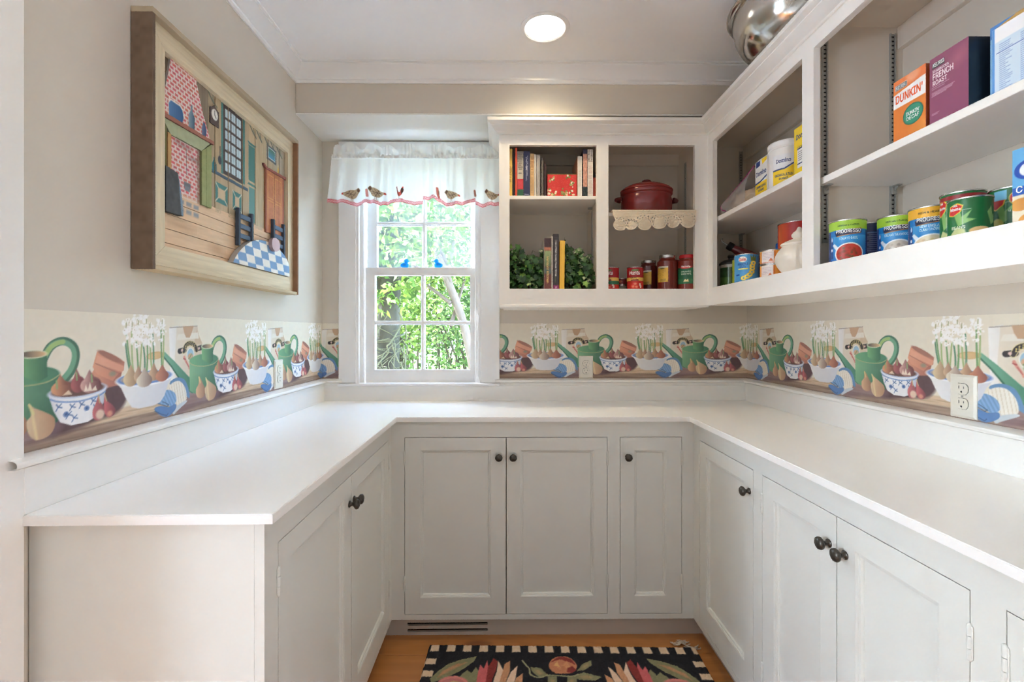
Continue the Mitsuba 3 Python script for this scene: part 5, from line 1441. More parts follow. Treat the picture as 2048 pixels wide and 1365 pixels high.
tl.line([(-0.034, 0.066), (0.006, 0.068), (0.034, 0.084)], 0.0045, NAV)
part(tub, 'label', tile_cyl(tl, (tx_, ty_, ZS1), tr_ + 0.0003, fa), 'm_vc_satin', smooth=True, color=tl.colors())
letters(tub, [(on_cyl(lettering(s_, th, True, True, tw), (tx_, ty_, ZS1), tr_ + 0.0005, fa, 0.002, z_), NAV) for s_, th, tw, z_ in (('Domino', 0.0135, 0.046, 0.090), ('GRANULATED', 0.0080, 0.056, 0.043), ('SUGAR', 0.0066, 0.028, 0.031))])


def p_domino2(t, w, h):
    t.C[:] = (246, 212, 52)
    t.rect(w * 0.2, 1, h * 0.2, h * 0.58, (240, 238, 232)); t.rect(w * 0.2, 1, h * 0.56, h * 0.585, NAV); t.rect(w * 0.2, 1, h * 0.60, h * 0.608, NAV); t.rect(w * 0.2, 1, h * 0.27, h * 0.29, NAV)
    for k_ in range(5):
        t.rect(w * 0.25, w * 0.95, h * (0.34 + k_ * 0.04), h * (0.355 + k_ * 0.04), (120, 120, 120), 0.7)


packet('sugar_box', 'tall yellow sugar carton half hidden by the white upright', (0.950, 1.519), (0.950, 1.436), ZS1, 0.167, 0.045, p_domino2, [('Domino', 0.015, 0.062, 0.042, 0.128, NAV)], 'box', side=(236, 200, 50))

# zip bag: crumpled clear plastic round pale contents
zb = thing('zip_bag', 'crumpled clear zip bag of dry goods with a purple seal', 'bag')
m = trimesh.creation.icosphere(4)
v = np.array(m.vertices)
n = meshkit.fbm(v * 3.1, 4, 3)[:, None] - 0.5
v2 = v * (1 + 0.42 * n)
v2 = v2 * np.array([0.050, 0.088, 0.046])
v2[:, 2] = np.maximum(v2[:, 2], -0.030)
m.vertices = v2 + np.array([0.992, 1.872, ZS1 + 0.0305])
part(zb, 'contents', m, 'm_vc', smooth=True, color=lin(np.clip(np.array([196, 176, 152]) + 60 * n, 0, 255)))
scene['m_film'] = {'type': 'blendbsdf', 'weight': 0.30, 'a': {'type': 'thindielectric', 'int_ior': 1.45}, 'b': {'type': 'twosided', 'bsdf': {'type': 'principled', 'base_color': rgb((214, 208, 208)), 'roughness': 0.25, 'specular': 0.6}}}
seal = crom([(0.918, 1.972, 1.790), (0.936, 1.925, 1.826), (0.958, 1.870, 1.866), (0.972, 1.803, 1.906)], 8, closed=False)


def sheet(base, bulge, seed):
    bs = crom(base, 8, closed=False)
    n_, m_ = len(seal), 22
    V = np.linspace(0, 1, m_)[:, None, None]
    P_ = seal[None] * (1 - V) + bs[None] * V + np.sin(V * np.pi) * np.asarray(bulge)
    k_ = meshkit.fbm(P_ * 34, 4, seed)[..., None] - 0.5
    P_ = P_ + k_ * np.array([0.030, 0.012, 0.022]) * np.sin(V * np.pi)
    P_[..., 2] = np.maximum(P_[..., 2], ZS1 + 0.0008)
    P_[..., 0] = np.clip(P_[..., 0], 0.917, 1.15)
    P_[..., 1] = np.clip(P_[..., 1], 1.79, 1.99)
    i, j = np.meshgrid(np.arange(m_ - 1), np.arange(n_ - 1), indexing='ij')
    a = i * n_ + j
    return P_.reshape(-1, 3), quads(np.stack([a, a + 1, a + n_ + 1, a + n_], -1).reshape(-1, 4))


part(zb, 'film', sheet([(0.926, 1.965, ZS1 + .001), (0.922, 1.91, ZS1 + .001), (0.924, 1.86, ZS1 + .001), (0.932, 1.800, ZS1 + .001)], (-0.012, 0, 0.010), 9), 'm_film', smooth=True)
part(zb, 'film', sheet([(1.030, 1.980, ZS1 + .001), (1.060, 1.93, ZS1 + .001), (1.065, 1.86, ZS1 + .001), (1.055, 1.800, ZS1 + .001)], (0.030, 0, 0.030), 4), 'm_film', smooth=True)
part(zb, 'seal', cat([tube(seal, 0.0026, 8), tube([(0.918, 1.972, 1.790), (0.919, 1.955, 1.772), (0.921, 1.93, 1.762)], 0.0024, 8)]), 'm_vc_satin', smooth=True, color=(140, 40, 96))

# first bay, lower shelf


def p_dole(t, L_, h):
    t.rect(-L_, L_, -1, h + 1, ((58, 132, 200), (96, 178, 226), (1.2,)), 1)
    t.ell(-0.012, h * 0.83, 0.016, h * 0.105, (246, 242, 236)); t.rect(-0.030, 0.008, h * 0.46, h * 0.50, (240, 222, 110))
    for x_, z_ in ((-0.008, .14), (0.004, .19), (0.014, .26), (0.022, .36), (0.024, .48), (0.024, .58), (0.028, .68)):
        t.ell(x_, h * z_, 0.0115, h * 0.085, (226, 190, 60)); t.ell(x_, h * z_, 0.0100, h * 0.072, (250, 226, 110)); t.ell(x_, h * z_, 0.0034, h * 0.026, (96, 160, 200))
    t.poly([(0.018, h * .76), (0.016, h * .97), (0.024, h * .88), (0.028, h), (0.032, h * .88), (0.040, h * .96), (0.037, h * .76)], (92, 112, 56), 1, 0.001)
    t.rect(-0.040, -0.024, h * 0.24, h * 0.29, (24, 76, 170)); t.rect(-L_, L_, 0, h * 0.04, (60, 130, 190))


can('fruit_can', 'sky blue can of pineapple slices at the front of the lower shelf', 0.960, 1.840, ZB, 0.0433, 0.115, p_dole, [('Dole', 0.0115, 0.024, -0.012, 0.083, (196, 40, 44)), ('PINEAPPLE', 0.0085, 0.038, -0.012, 0.066, (28, 62, 140)), ('SLICES', 0.0085, 0.024, -0.012, 0.055, (28, 62, 140))], -0.05)


def p_green2(t, L_, h):
    t.rect(-L_, L_, -1, h + 1, ((96, 150, 50), (226, 196, 70), (1.57,)), 1)
    t.poly([(-0.016, h * .56), (0.01, h * .58), (0.016, h * .80), (-0.004, h * .90), (-0.018, h * .84)], (240, 206, 70)); t.poly([(-0.014, h * .59), (0.008, h * .61), (0.013, h * .79), (-0.004, h * .87), (-0.016, h * .82)], (196, 40, 40))
    t.rect(-0.03, 0.02, h * .34, h * .54, (70, 120, 50), .8, .002); t.ell(-0.004, h * .16, .014, h * .16, (232, 184, 80))


can('fruit_can', 'yellow and green fruit can with a red shield, peeking out left of the pineapple can', 0.990, 1.932, ZB, 0.0375, 0.112, p_green2, [('Monte', 0.006, 0.020, -0.002, 0.074, Wt)], 0.35)
jar = thing('jar', 'dark green jar with a domed black lid in the corner of the lower shelf', 'jar')
tj = Tile(-0.14, 0.14, 0, 0.105, 120, 60, (44, 74, 40))
tj.rect(-1, 1, 0.0, 0.050, (72, 104, 44)); tj.rect(-1, 1, 0.092, 0.2, (206, 200, 190)); tj.grain(26, 60, 60, 4); tj.rect(0.0, 0.03, 0.052, 0.064, (96, 70, 60))
part(jar, 'body', tile_cyl(tj, (1.003, 2.055, ZB), 0.0445, face_of(1.0, 2.05)), 'm_vc_gloss', smooth=True, color=tj.colors())
part(jar, 'lid', lathe([(0, 0.105), (0.0445, 0.105), (0.048, 0.106), (0.0485, 0.112), (0.044, 0.119), (0.026, 0.128), (0.012, 0.131), (0.010, 0.136), (0.015, 0.142), (0.012, 0.149), (0, 0.151)], 40, (1.003, 2.055, ZB)), 'm_vc_satin', smooth=40, color=(34, 32, 32))
ob = thing('oil_bottle', 'dark red bottle with a metal pour spout leaning at a slant in the corner', 'bottle')
d_ = np.array([-0.072, 0.02, 0.050])
d_ /= np.linalg.norm(d_)
o_ = np.array([1.135, 2.10, 1.582])
part(ob, 'body', lathe([(0, -0.03), (0.026, -0.028), (0.029, -0.02), (0.029, 0.03), (0.024, 0.065), (0.0165, 0.105), (0.0160, 0.118), (0, 0.118)], 32, o_, d_), 'm_vc_gloss', smooth=40, color=(104, 26, 28))
part(ob, 'collar', lathe([(0.0165, 0.112), (0.0185, 0.114), (0.0185, 0.134), (0.014, 0.138), (0, 0.138)], 28, o_, d_), 'm_dark', smooth=40)
s0 = o_ + d_ * 0.137
part(ob, 'spout', tube(crom([s0, s0 + d_ * 0.022, s0 + d_ * 0.034 + np.array([0, 0, 0.004]), s0 + d_ * 0.034 + np.array([0.007, 0, 0.012])], 4, closed=False), 0.0028, 8), 'm_tin', smooth=True)
part(ob, 'foot', lathe([(0, -0.012), (0.034, -0.012), (0.034, 0), (0, 0)], 24, (1.135, 2.10, ZB + 0.012)), 'm_vc_satin', smooth=40, color=(96, 26, 28))
part(ob, 'stem', tube([(1.135, 2.10, ZB + 0.01), (1.135, 2.10, 1.575)], [0.030, 0.024], 20), 'm_vc_gloss', smooth=30, color=(80, 24, 26))
can('food_can', 'dark navy can behind the pineapple can', 1.070, 1.930, ZB, 0.0340, 0.095, lambda t, L_, h: (t.rect(-1, 1, h * .3, h * .7, (60, 58, 76)), t.ell(0, h * .4, .008, h * .1, (220, 220, 226))), [], 0.2, (36, 34, 44))


def p_tin(t, L_, h):
    t.C[:] = (232, 150, 62)
    t.rect(-0.040, 0.006, 0, h, (238, 228, 222)); t.rect(-0.040, 0.006, h * .05, h * .09, (190, 90, 70))
    for k_ in range(5):
        t.rect(-0.036, 0.000, h * (.32 + .12 * k_), h * (.35 + .12 * k_), (150, 130, 160), .6)
    t.poly([(-0.012, h * .16), (0.004, h * .16), (-0.004, h * .42)], (206, 110, 64)); t.rect(0.0065, 0.012, 0, h, (214, 120, 50))


for k_, (lb) in enumerate(('cream and orange tin, lower of the stack beside the garlic jar', 'cream and orange tin, upper of the stack beside the garlic jar')):
    can('tin', lb, 0.985, 1.700, ZB + 0.0535 * k_, 0.0425, 0.0533, p_tin, [], -0.12 + 0.05 * k_, category='tin')
gk = thing('garlic_keeper', 'cream ceramic garlic jar with a bulb shaped lid and embossed garlic', 'jar')
gx, gy = 0.975, 1.532
pr = [(0, 0), (0.040, 0.0), (0.046, 0.003), (0.058, 0.018), (0.068, 0.036), (0.0715, 0.050), (0.068, 0.066), (0.058, 0.082), (0.050, 0.092), (0.0495, 0.096)]
ps = crom(pr, 4, closed=False)
gb = lathe(ps, 96, (0, 0, 0))
v = np.array(gb.vertices)
th = np.arctan2(v[:, 1], v[:, 0]) - face_of(gx, gy, 0.15)
th = (th + np.pi) % (2 * np.pi) - np.pi
rel = np.exp(-((th * 0.07 / 0.030) ** 2 + ((v[:, 2] - 0.044) / 0.026) ** 2)) * (1 + 0.6 * np.cos(th * 22)) * 0.0060 + 0.0030 * np.exp(-((np.abs(th) * 0.07 - 0.05) / 0.012) ** 2 - ((v[:, 2] - 0.05) / 0.014) ** 2)
rr_ = np.hypot(v[:, 0], v[:, 1])
v[:, :2] *= (1 + rel / np.maximum(rr_, 0.02))[:, None]
gb.vertices = v + np.array([gx, gy, ZB])
part(gk, 'body', gb, 'm_vc_satin', smooth=True, color=(232, 224, 210))
part(gk, 'lid', lathe([(0.0485, 0.0955), (0.0535, 0.0965), (0.0545, 0.100), (0.050, 0.104), (0.036, 0.111), (0.022, 0.116), (0.0165, 0.119), (0.0215, 0.125), (0.0225, 0.131), (0.017, 0.139), (0.009, 0.145), (0.006, 0.153), (0.004, 0.156), (0, 0.157)], 48, (gx, gy, ZB)), 'm_vc_satin', smooth=50, color=(234, 226, 212))
hl = []
for t_ in (-0.75, -0.35, 0.1, 0.55):
    a0_ = face_of(gx, gy, t_)
    hl.append(lathe([(0, 0), (0.0028, 0), (0.0028, 0.0006), (0, 0.0006)], 12, (gx + 0.0535 * math.cos(a0_), gy + 0.0535 * math.sin(a0_), ZB + 0.0855), (math.cos(a0_) * 0.85, math.sin(a0_) * 0.85, 0.5)))
part(gk, 'vent_hole', hl, 'm_dark', smooth=False, kind='stuff')


def p_red(t, L_, h):
    t.rect(-L_, L_, -1, h + 1, ((186, 52, 42), (150, 30, 34)), 1); t.rect(-0.08, -0.030, -1, h, ((210, 110, 50), (176, 60, 40)), .9, .006)
    t.rect(0.012, 0.06, h * .55, h * .88, (206, 206, 206))
    for k_ in range(7):
        t.rect(0.015, 0.056, h * (.58 + .04 * k_), h * (.595 + .04 * k_), (50, 50, 60), .8)
    t.line([(-0.045, h * .1), (-0.040, h * .35), (-0.03, h * .5)], .008, (230, 190, 110), .8, .002)


can('coffee_can', 'tall red canister with a grey printed panel, behind the garlic jar', 1.094, 1.728, ZB, 0.0645, 0.214, p_red, [], 0.0, category='canister')
bb = thing('bottle', 'small bottle with a bright blue cap behind the cream tins', 'bottle')
part(bb, 'body', lathe([(0, 0), (0.026, 0), (0.028, 0.004), (0.028, 0.10), (0.020, 0.122), (0.013, 0.130), (0.013, 0.138), (0, 0.138)], 32, (1.115, 1.868, ZB)), 'm_vc_gloss', smooth=40, color=(70, 120, 170))
part(bb, 'cap', lathe([(0, 0.166), (0.017, 0.166), (0.019, 0.163), (0.019, 0.139), (0, 0.139)], 28, (1.115, 1.868, ZB)), 'm_vc_satin', smooth=40, color=(40, 110, 200))

# ------------------------------------------------------------------ back cupboard: books
def marks(t, x0, x1, z0, z1, col, step=0.005):
    """Small type too fine to read in the photograph: a column of short printed strokes."""
    rq_ = random.Random(int(x0 * 1e5) + int(z0 * 1e4))
    z_ = z0
    while z_ < z1:
        if rq_.random() > .15:
            t.rect(x0 + (x1 - x0) * rq_.uniform(0, .3), x1 - (x1 - x0) * rq_.uniform(0, .3), z_, z_ + step * .5, col, .85)
        z_ += step


def script(t, x0, x1, z0, z1):
    rq_ = random.Random(int(z0 * 1e4))
    xm_, w_ = (x0 + x1) / 2, (x1 - x0)
    t.line([(xm_ + w_ * rq_.uniform(-.16, .16), z_) for z_ in np.linspace(z0, z1, int((z1 - z0) / .0022))], .0012, (226, 226, 236), .95, smooth=2)


def book(label, x0, x1, z, h, y, depth, spine, texts=(), lean=0.0, paint=None, pages=(226, 218, 200), group='books in the back cupboard', cover=None):
    b = thing('book', label, 'book', group)
    w = x1 - x0
    M = np.eye(4)
    M[0, 2] = lean                           # sheared as a leaning book: turned about its foot
    R4 = trimesh.transformations.rotation_matrix(lean, [0, 1, 0], [x0 if lean < 0 else x1, y, z]) if lean else np.eye(4)

    def mv(m):
        m = trimesh.Trimesh(m[0], m[1], process=False) if isinstance(m, tuple) else m
        m.apply_transform(R4)
        return m

    cv = cover or spine
    part(b, 'cover', mv(cat([bx(x0, x0 + 0.0018, y, y + depth, z, z + h, 0.0006), bx(x1 - 0.0018, x1, y, y + depth, z, z + h, 0.0006), bx(x0, x1, y, y + 0.002, z, z + h, 0.0006)])), 'm_vc_satin', smooth=False, color=cv)
    part(b, 'pages', mv(bx(x0 + 0.0018, x1 - 0.0018, y + 0.002, y + depth - 0.003, z + 0.003, z + h - 0.003, 0.0004)), 'm_vc', smooth=False, color=pages)
    t = Tile(x0 + 0.0004, x1 - 0.0004, z + 0.0004, z + h - 0.0004, max(6, int(w / 0.0011)), max(20, int(h / 0.0016)), spine)
    if paint:
        paint(t, x0, x1, z, h)
    m = tile_plane(t, (0, y - 0.0004, 0), (1, 0, 0), (0, 0, 1))
    part(b, 'spine', mv(m), 'm_vc_satin', smooth=False, color=t.colors())
    ms = []
    for s_, th, ln, zc, col in texts:        # reads downwards
        tm = lettering(s_, th, True, True, ln)
        tm.apply_translation([0, -th / 2, 0])
        tm = on_plane(tm, ((x0 + x1) / 2, y - 0.0006, zc), (0, 0, -1), (1, 0, 0))
        ms.append((mv(tm), col))
    if ms:
        letters(b, ms)
    return b


Z1_ = 1.8612
Yb = 2.062
gs = 2.08 / 928.8
xp = lambda u: (u - 1018.4) * 2.075 / 928.8 + 0.0086 * 2.075
book('thin yellow book at the far left of the top book shelf', xp(1015.5), xp(1024.4), Z1_, 0.212, Yb, 0.17, (226, 190, 96), [], 0, lambda t, x0, x1, z, h: marks(t, x0, x1, z + h * .30, z + h * .62, (130, 100, 60)))
book('black book between the yellow and the red orange one', xp(1024.8), xp(1029.8), Z1_, 0.205, Yb + 0.02, 0.17, (36, 22, 22))
book('narrow red orange book leaning slightly', xp(1030.2), xp(1034.0), Z1_, 0.214, Yb - 0.004, 0.17, (208, 76, 48), [], -0.0)


def sp_grey(t, x0, x1, z, h):
    t.rect(x0, x1, z + h * .385, z + h, ((196, 186, 168), (150, 144, 134), (1.57,))); t.rect(x0, x1, z + h * .15, z + h * .385, (186, 38, 44)); t.rect(x0, x1, z, z + h * .15, (36, 84, 58))
    marks(t, x0 + .001, x1 - .001, z + h * .5, z + h * .97, (96, 90, 84), .009)
    for k_ in range(6):
        t.rect(x0 + .003, x1 - .003, z + h * (.18 + .03 * k_), z + h * (.19 + .03 * k_), (220, 130, 130), .6)


book('grey book with a red and a green band at its foot', xp(1034.2), xp(1046.4), Z1_, 0.200, Yb, 0.17, (170, 160, 146), [], 0, sp_grey)
book('navy book with white script on its spine', xp(1046.9), xp(1059.6), Z1_, 0.201, Yb, 0.17, (40, 44, 76), [('and', 0.0080, 0.018, 1.985, (226, 226, 236))], 0, lambda t, x0, x1, z, h: (script(t, x0, x1, z + h * .655, z + h * .90), script(t, x0, x1, z + h * .34, z + h * .56), t.rect(x0 + .004, x1 - .004, z + h * .035, z + h * .05, (170, 170, 190))))
book('tan brown cookbook with small dark lettering', xp(1060.0), xp(1067.6), Z1_, 0.190, Yb, 0.16, (204, 166, 116), [], 0, lambda t, x0, x1, z, h: (marks(t, x0 + .001, x1 - .001, z + h * .62, z + h * .96, (124, 72, 40)), marks(t, x0 + .002, x1 - .002, z + h * .08, z + h * .58, (150, 112, 72), .004)))
book('thin white booklet beside the wire bound notebook', xp(1068.2), xp(1071.2), Z1_, 0.186, Yb, 0.16, (228, 220, 206))


def spiral(label, x0, x1, h, cover, wire, bd):
    b = thing('notebook', label, 'book', 'books in the back cupboard')
    part(b, 'cover', cat([bx(x0, x0 + 0.0012, Yb + 0.006, Yb + 0.16, Z1_, Z1_ + h, 0.0004), bx(x1 - 0.0012, x1, Yb + 0.006, Yb + 0.16, Z1_, Z1_ + h, 0.0004)]), 'm_vc_satin', smooth=False, color=cover)
    part(b, 'pages', bx(x0 + 0.0014, x1 - 0.0014, Yb + 0.006, Yb + 0.158, Z1_ + 0.002, Z1_ + h - 0.002, 0.0004), 'm_vc', smooth=False, color=(198, 190, 178))
    n_ = int(h / 0.0052)
    p_ = []
    r_ = (x1 - x0) / 2 + 0.0008
    for k_ in range(n_ * 8):
        a_ = k_ / 8 * 2 * np.pi
        p_.append(((x0 + x1) / 2 + r_ * math.cos(a_), Yb + 0.007 + r_ * math.sin(a_), Z1_ + 0.003 + k_ / 8 * 0.0052))
    part(b, 'wire_spiral', tube(p_, 0.0010, 5), bd, smooth=True, **({'color': wire} if bd != 'm_tin' else {}))


spiral('white wire bound notebook with a pale spiral on the top book shelf', xp(1072), xp(1080), 0.187, (214, 208, 200), (226, 226, 226), 'm_vc_satin')
spiral('dark wire bound notebook with an orange edge left of the red box', xp(1081.6), xp(1087.4), 0.176, (60, 30, 24), (44, 34, 32), 'm_vc_satin')
book('dark maroon book touching the red flowered box', xp(1088.0), xp(1092.6), Z1_, 0.150, Yb + 0.012, 0.17, (52, 28, 30))
rb = thing('flowered_box', 'red box printed with green and cream flowers between the books', 'box')
bx0, bx1, by_ = xp(1094.6), xp(1153.0), Yb + 0.006
bh = 0.099
part(rb, 'box', bx(bx0, bx1, by_ + 0.0006, by_ + 0.13, Z1_, Z1_ + bh, 0.0015), 'm_vc', smooth=False, color=(150, 40, 44))
t = Tile(bx0, bx1, Z1_, Z1_ + bh, 110, 84, (196, 58, 56))
rq = random.Random(12)
for _ in range(300):
    t.ell(rq.uniform(bx0, bx1), rq.uniform(Z1_, Z1_ + bh), .0008, .0008, (224, 120, 110), .7)
for fx_, fz_ in ((.14, .72), (.72, .92), (.86, .60), (.2, .16), (.52, .2), (.64, .16), (.86, .12), (.05, .2)):
    for _ in range(9):
        t.ell(bx0 + (bx1 - bx0) * fx_ + rq.gauss(0, .006), Z1_ + bh * fz_ + rq.gauss(0, .007), rq.uniform(.003, .006), rq.uniform(.003, .0055), rq.choice([(150, 148, 92), (178, 168, 116), (222, 206, 170), (116, 120, 70), (232, 222, 204)]), .95, .0006, rq.uniform(0, 3))
part(rb, 'front_print', tile_plane(t, (0, by_, 0), (1, 0, 0), (0, 0, 1)), 'm_vc', smooth=False, color=t.colors())
part(rb, 'lid_edge', bx(bx0 - 0.0012, bx1 + 0.0012, by_ - 0.001, by_ + 0.131, Z1_ + bh, Z1_ + bh + 0.0025, 0.0005), 'm_vc', smooth=False, color=(116, 104, 60))
book('white book right of the red flowered box', xp(1154.2), xp(1163.6), Z1_, 0.180, Yb + 0.002, 0.16, (226, 220, 210), [], 0, lambda t, x0, x1, z, h: marks(t, x0 + .003, x1 - .003, z + h * .25, z + h * .65, (206, 188, 170), .004), (200, 184, 164), cover=(186, 130, 100))


def sp_pink(t, x0, x1, z, h):
    t.rect(x0, x1, z + h * .2, z + h * .92, (206, 150, 128)); t.rect(x0, x1, z + h * .9, z + h, (34, 32, 58)); t.rect(x0, x1, z, z + h * .2, (34, 46, 44))
    t.grain(50, 300, 120, 3)


book('black book with a mottled pink spine', xp(1165.0), xp(1173.8), Z1_, 0.210, Yb, 0.17, (40, 36, 50), [], 0, sp_pink)
book('tall white book with dark lettering near the right upright', xp(1174.4), xp(1185.0), Z1_, 0.209, Yb - 0.002, 0.17, (222, 214, 204), [], 0, lambda t, x0, x1, z, h: (marks(t, x0 + .001, (x0 + x1) / 2 - .0005, z + h * .74, z + h * .98, (70, 66, 70), .006), marks(t, (x0 + x1) / 2 + .0005, x1 - .001, z + h * .74, z + h * .98, (90, 84, 86), .006), marks(t, x0 + .002, x1 - .002, z + h * .06, z + h * .64, (200, 168, 160), .006)))
sk = thing('shaker', 'small glass shaker of red spice at the right end of the top book shelf', 'shaker')
sx, sy = xp(1188.0), Yb + 0.02
part(sk, 'body', lathe([(0, 0), (0.0115, 0), (0.0125, 0.002), (0.0125, 0.080), (0.009, 0.092), (0, 0.092)], 28, (sx, sy, Z1_)), 'm_vc_gloss', smooth=40, color=(170, 70, 56))
part(sk, 'cap', lathe([(0.0105, 0.088), (0.0120, 0.089), (0.0120, 0.104), (0.010, 0.107), (0, 0.107)], 24, (sx, sy, Z1_)), 'm_dark', smooth=40)

# lower book bay: three books and two trailing ivies


def sp_kitchen(t, x0, x1, z, h):
    t.rect(x0, x1, z, z + h, (104, 56, 50)); t.rect(x0, x1, z + h * .82, z + h, (62, 40, 42)); t.rect(x0, x1, z + h * .44, z + h * .76, ((96, 112, 80), (150, 168, 116), (1.57,)), 1, .004); t.rect(x0, x1, z + h * .3, z + h * .42, (84, 96, 92), 1, .003)
    t.rect(x0, x1, z + h * .76, z + h * .82, (176, 110, 84), 1, .004); t.grain(22, 260, 120, 5)


Z2_ = 1.4472
y2 = 2.060
book('cookbook with a green landscape on its brown spine, left of the black one', xp(1087.6), xp(1102.2), Z2_, 0.228, y2, 0.17, (104, 56, 50), [('Vermont Kitchen', 0.0105, 0.120, 1.535, (224, 190, 120))], 0, sp_kitchen, cover=(222, 214, 202))
book('white thin book between the two thick cookbooks', xp(1102.5), xp(1105.3), Z2_, 0.238, y2 + 0.006, 0.17, (216, 208, 200))


def sp_black(t, x0, x1, z, h):
    t.rect(x0, x1, z, z + h * .075, (132, 40, 96)); t.rect(x0 + .009, x0 + .0105, z + h * .12, z + h * .24, (110, 130, 70)); t.rect(x0, x1, z + h * .93, z + h * .935, (110, 100, 104))


book('tall black cookbook with white lettering and a purple foot', xp(1105.6), xp(1116.8), Z2_, 0.246, y2 - 0.002, 0.18, (52, 46, 48), [('From a Polish Country House Kitchen', 0.0070, 0.160, 1.585, (236, 234, 232)), ('N', 0.0075, 0.007, 1.4555, (236, 220, 230))], 0, sp_black)
book('bright yellow book leaning against the right ivy', xp(1118.0), xp(1128.0), Z2_, 0.217, y2, 0.17, (236, 186, 70), [], 0.012, lambda t, x0, x1, z, h: (marks(t, x0 + .002, x0 + .005, z + h * .1, z + h * .95, (206, 152, 50), .004), marks(t, x0 + .006, x0 + .0085, z + h * .1, z + h * .95, (206, 152, 50), .004)))


def ivy(label, x0, x1, zt, seed, n, slope, lo=0.004, hi=0.408):
    pl = thing('ivy', label, 'plant', 'ivy plants in the back cupboard')
    rq = random.Random(seed)
    part(pl, 'pot', lathe([(0, 0), (0.030, 0), (0.042, 0.070), (0.044, 0.072), (0.044, 0.082), (0.040, 0.082), (0.038, 0.07), (0, 0.07)], 28, ((x0 + x1) / 2 + (0.008 if lo > 0.1 else -0.008), 2.20, Z2_)), 'm_vc', smooth=40, color=(112, 66, 48))
    # five pointed leaf with a raised midrib
    base = np.array([(0, 0), (.22, -.10), (.48, .02), (.34, .26), (.62, .48), (.30, .52), (0, 1.0), (-.30, .52), (-.62, .48), (-.34, .26), (-.48, .02), (-.22, -.10)])
    zb_ = np.array([0, -.02, -.10, .0, -.16, .02, -.14, .02, -.16, .0, -.10, -.02]) + .04
    V_, F_, C_, stems = [], [], [], []
    k = 0
    for _ in range(n):
        u_ = rq.random()
        x = x0 + (x1 - x0) * u_
        top = slope(u_) + rq.uniform(-0.01, 0.008)
        z = Z2_ + 0.006 + (top - Z2_ - 0.012) * rq.random() ** 0.8
        y = rq.uniform(2.068, 2.205) if rq.random() < 0.75 else rq.uniform(2.066, 2.10)
        s_ = rq.uniform(0.018, 0.033)
        up = np.array([rq.gauss(0, .6), rq.gauss(-.25, .4), rq.gauss(0.0, .8)])
        nrm = np.array([rq.gauss(0, .45), -1 + rq.gauss(0, .25), rq.gauss(.45, .4)])
        nrm /= np.linalg.norm(nrm)
        up -= nrm * (up @ nrm)
        up /= np.linalg.norm(up) + 1e-9
        rt_ = np.cross(up, nrm)
        pts = np.array([x, y, z]) + s_ * (base[:, :1] * rt_ + base[:, 1:] * up + zb_[:, None] * nrm)
        pts[:, 0] = np.clip(pts[:, 0], lo, hi)
        pts[:, 1] = np.clip(pts[:, 1], 2.052, 2.31)
        pts[:, 2] = np.maximum(pts[:, 2], Z2_ + 0.001)
        cen = np.array([x, y, z]) + s_ * (0.33 * up + 0.06 * nrm)
        cen = np.clip(cen, [lo, 2.052, Z2_ + .002], [hi, 2.31, 3])
        V_ += [*pts, cen]
        F_ += [[k + q_, k + (q_ + 1) % 12, k + 12] for q_ in range(12)]
        g = rq.random()
        c_ = np.array([24, 50, 24]) * (1 - g) + np.array([54, 96, 38]) * g if rq.random() > .06 else np.array([120, 156, 66])
        C_ += [c_ * .9] * 12 + [c_ * 1.1]
        k += 13
        if rq.random() < .2:
            stems.append(tube([((x0 + x1) / 2 + rq.uniform(-.02, .02), 2.20, Z2_ + .07), ((x + (x0 + x1) / 2) / 2, (y + 2.19) / 2, z + .02), (x, y, z)], .0012, 5))
    part(pl, 'foliage', trimesh.Trimesh(np.array(V_), np.array(F_), process=False), 'm_ivy', smooth=True, color=lin(np.clip(np.array(C_), 0, 255)), kind='stuff')
    part(pl, 'stem', cat(stems), 'm_vc', smooth=True, color=(78, 72, 44), kind='stuff')


ivy('bushy dark green ivy left of the three books', 0.006, xp(1088), 1.64, 5, 330, lambda u_: 1.655 - 0.035 * abs(u_ - 0.15) * 2 + 0.045 * max(0, u_ - .75) * 4 - 0.02 * math.sin(u_ * 9) ** 2, hi=xp(1087.2))
ivy('bushy dark green ivy right of the yellow book', xp(1126), xp(1188), 1.62, 8, 260, lambda u_: 1.672 - 0.075 * u_ - 0.012 * math.sin(u_ * 11) ** 2 - 0.06 * max(0, u_ - .8), lo=xp(1131.5))

# ------------------------------------------------------------------ pot on its lace cloth
Z3_ = 1.7886
pot = thing('casserole', 'dark red glazed oval casserole with a domed lid on the lace edged shelf', 'pot')
pcx, pcy = 0.664, 2.180


def oval(prof, sx_=1.0, sy_=0.86, n_=72):
    m = lathe(crom(prof, 4, closed=False), n_)
    v = np.array(m.vertices)
    v[:, 0] *= sx_
    v[:, 1] *= sy_
    m.vertices = v + np.array([pcx, pcy, Z3_ + 0.0015])
    return m


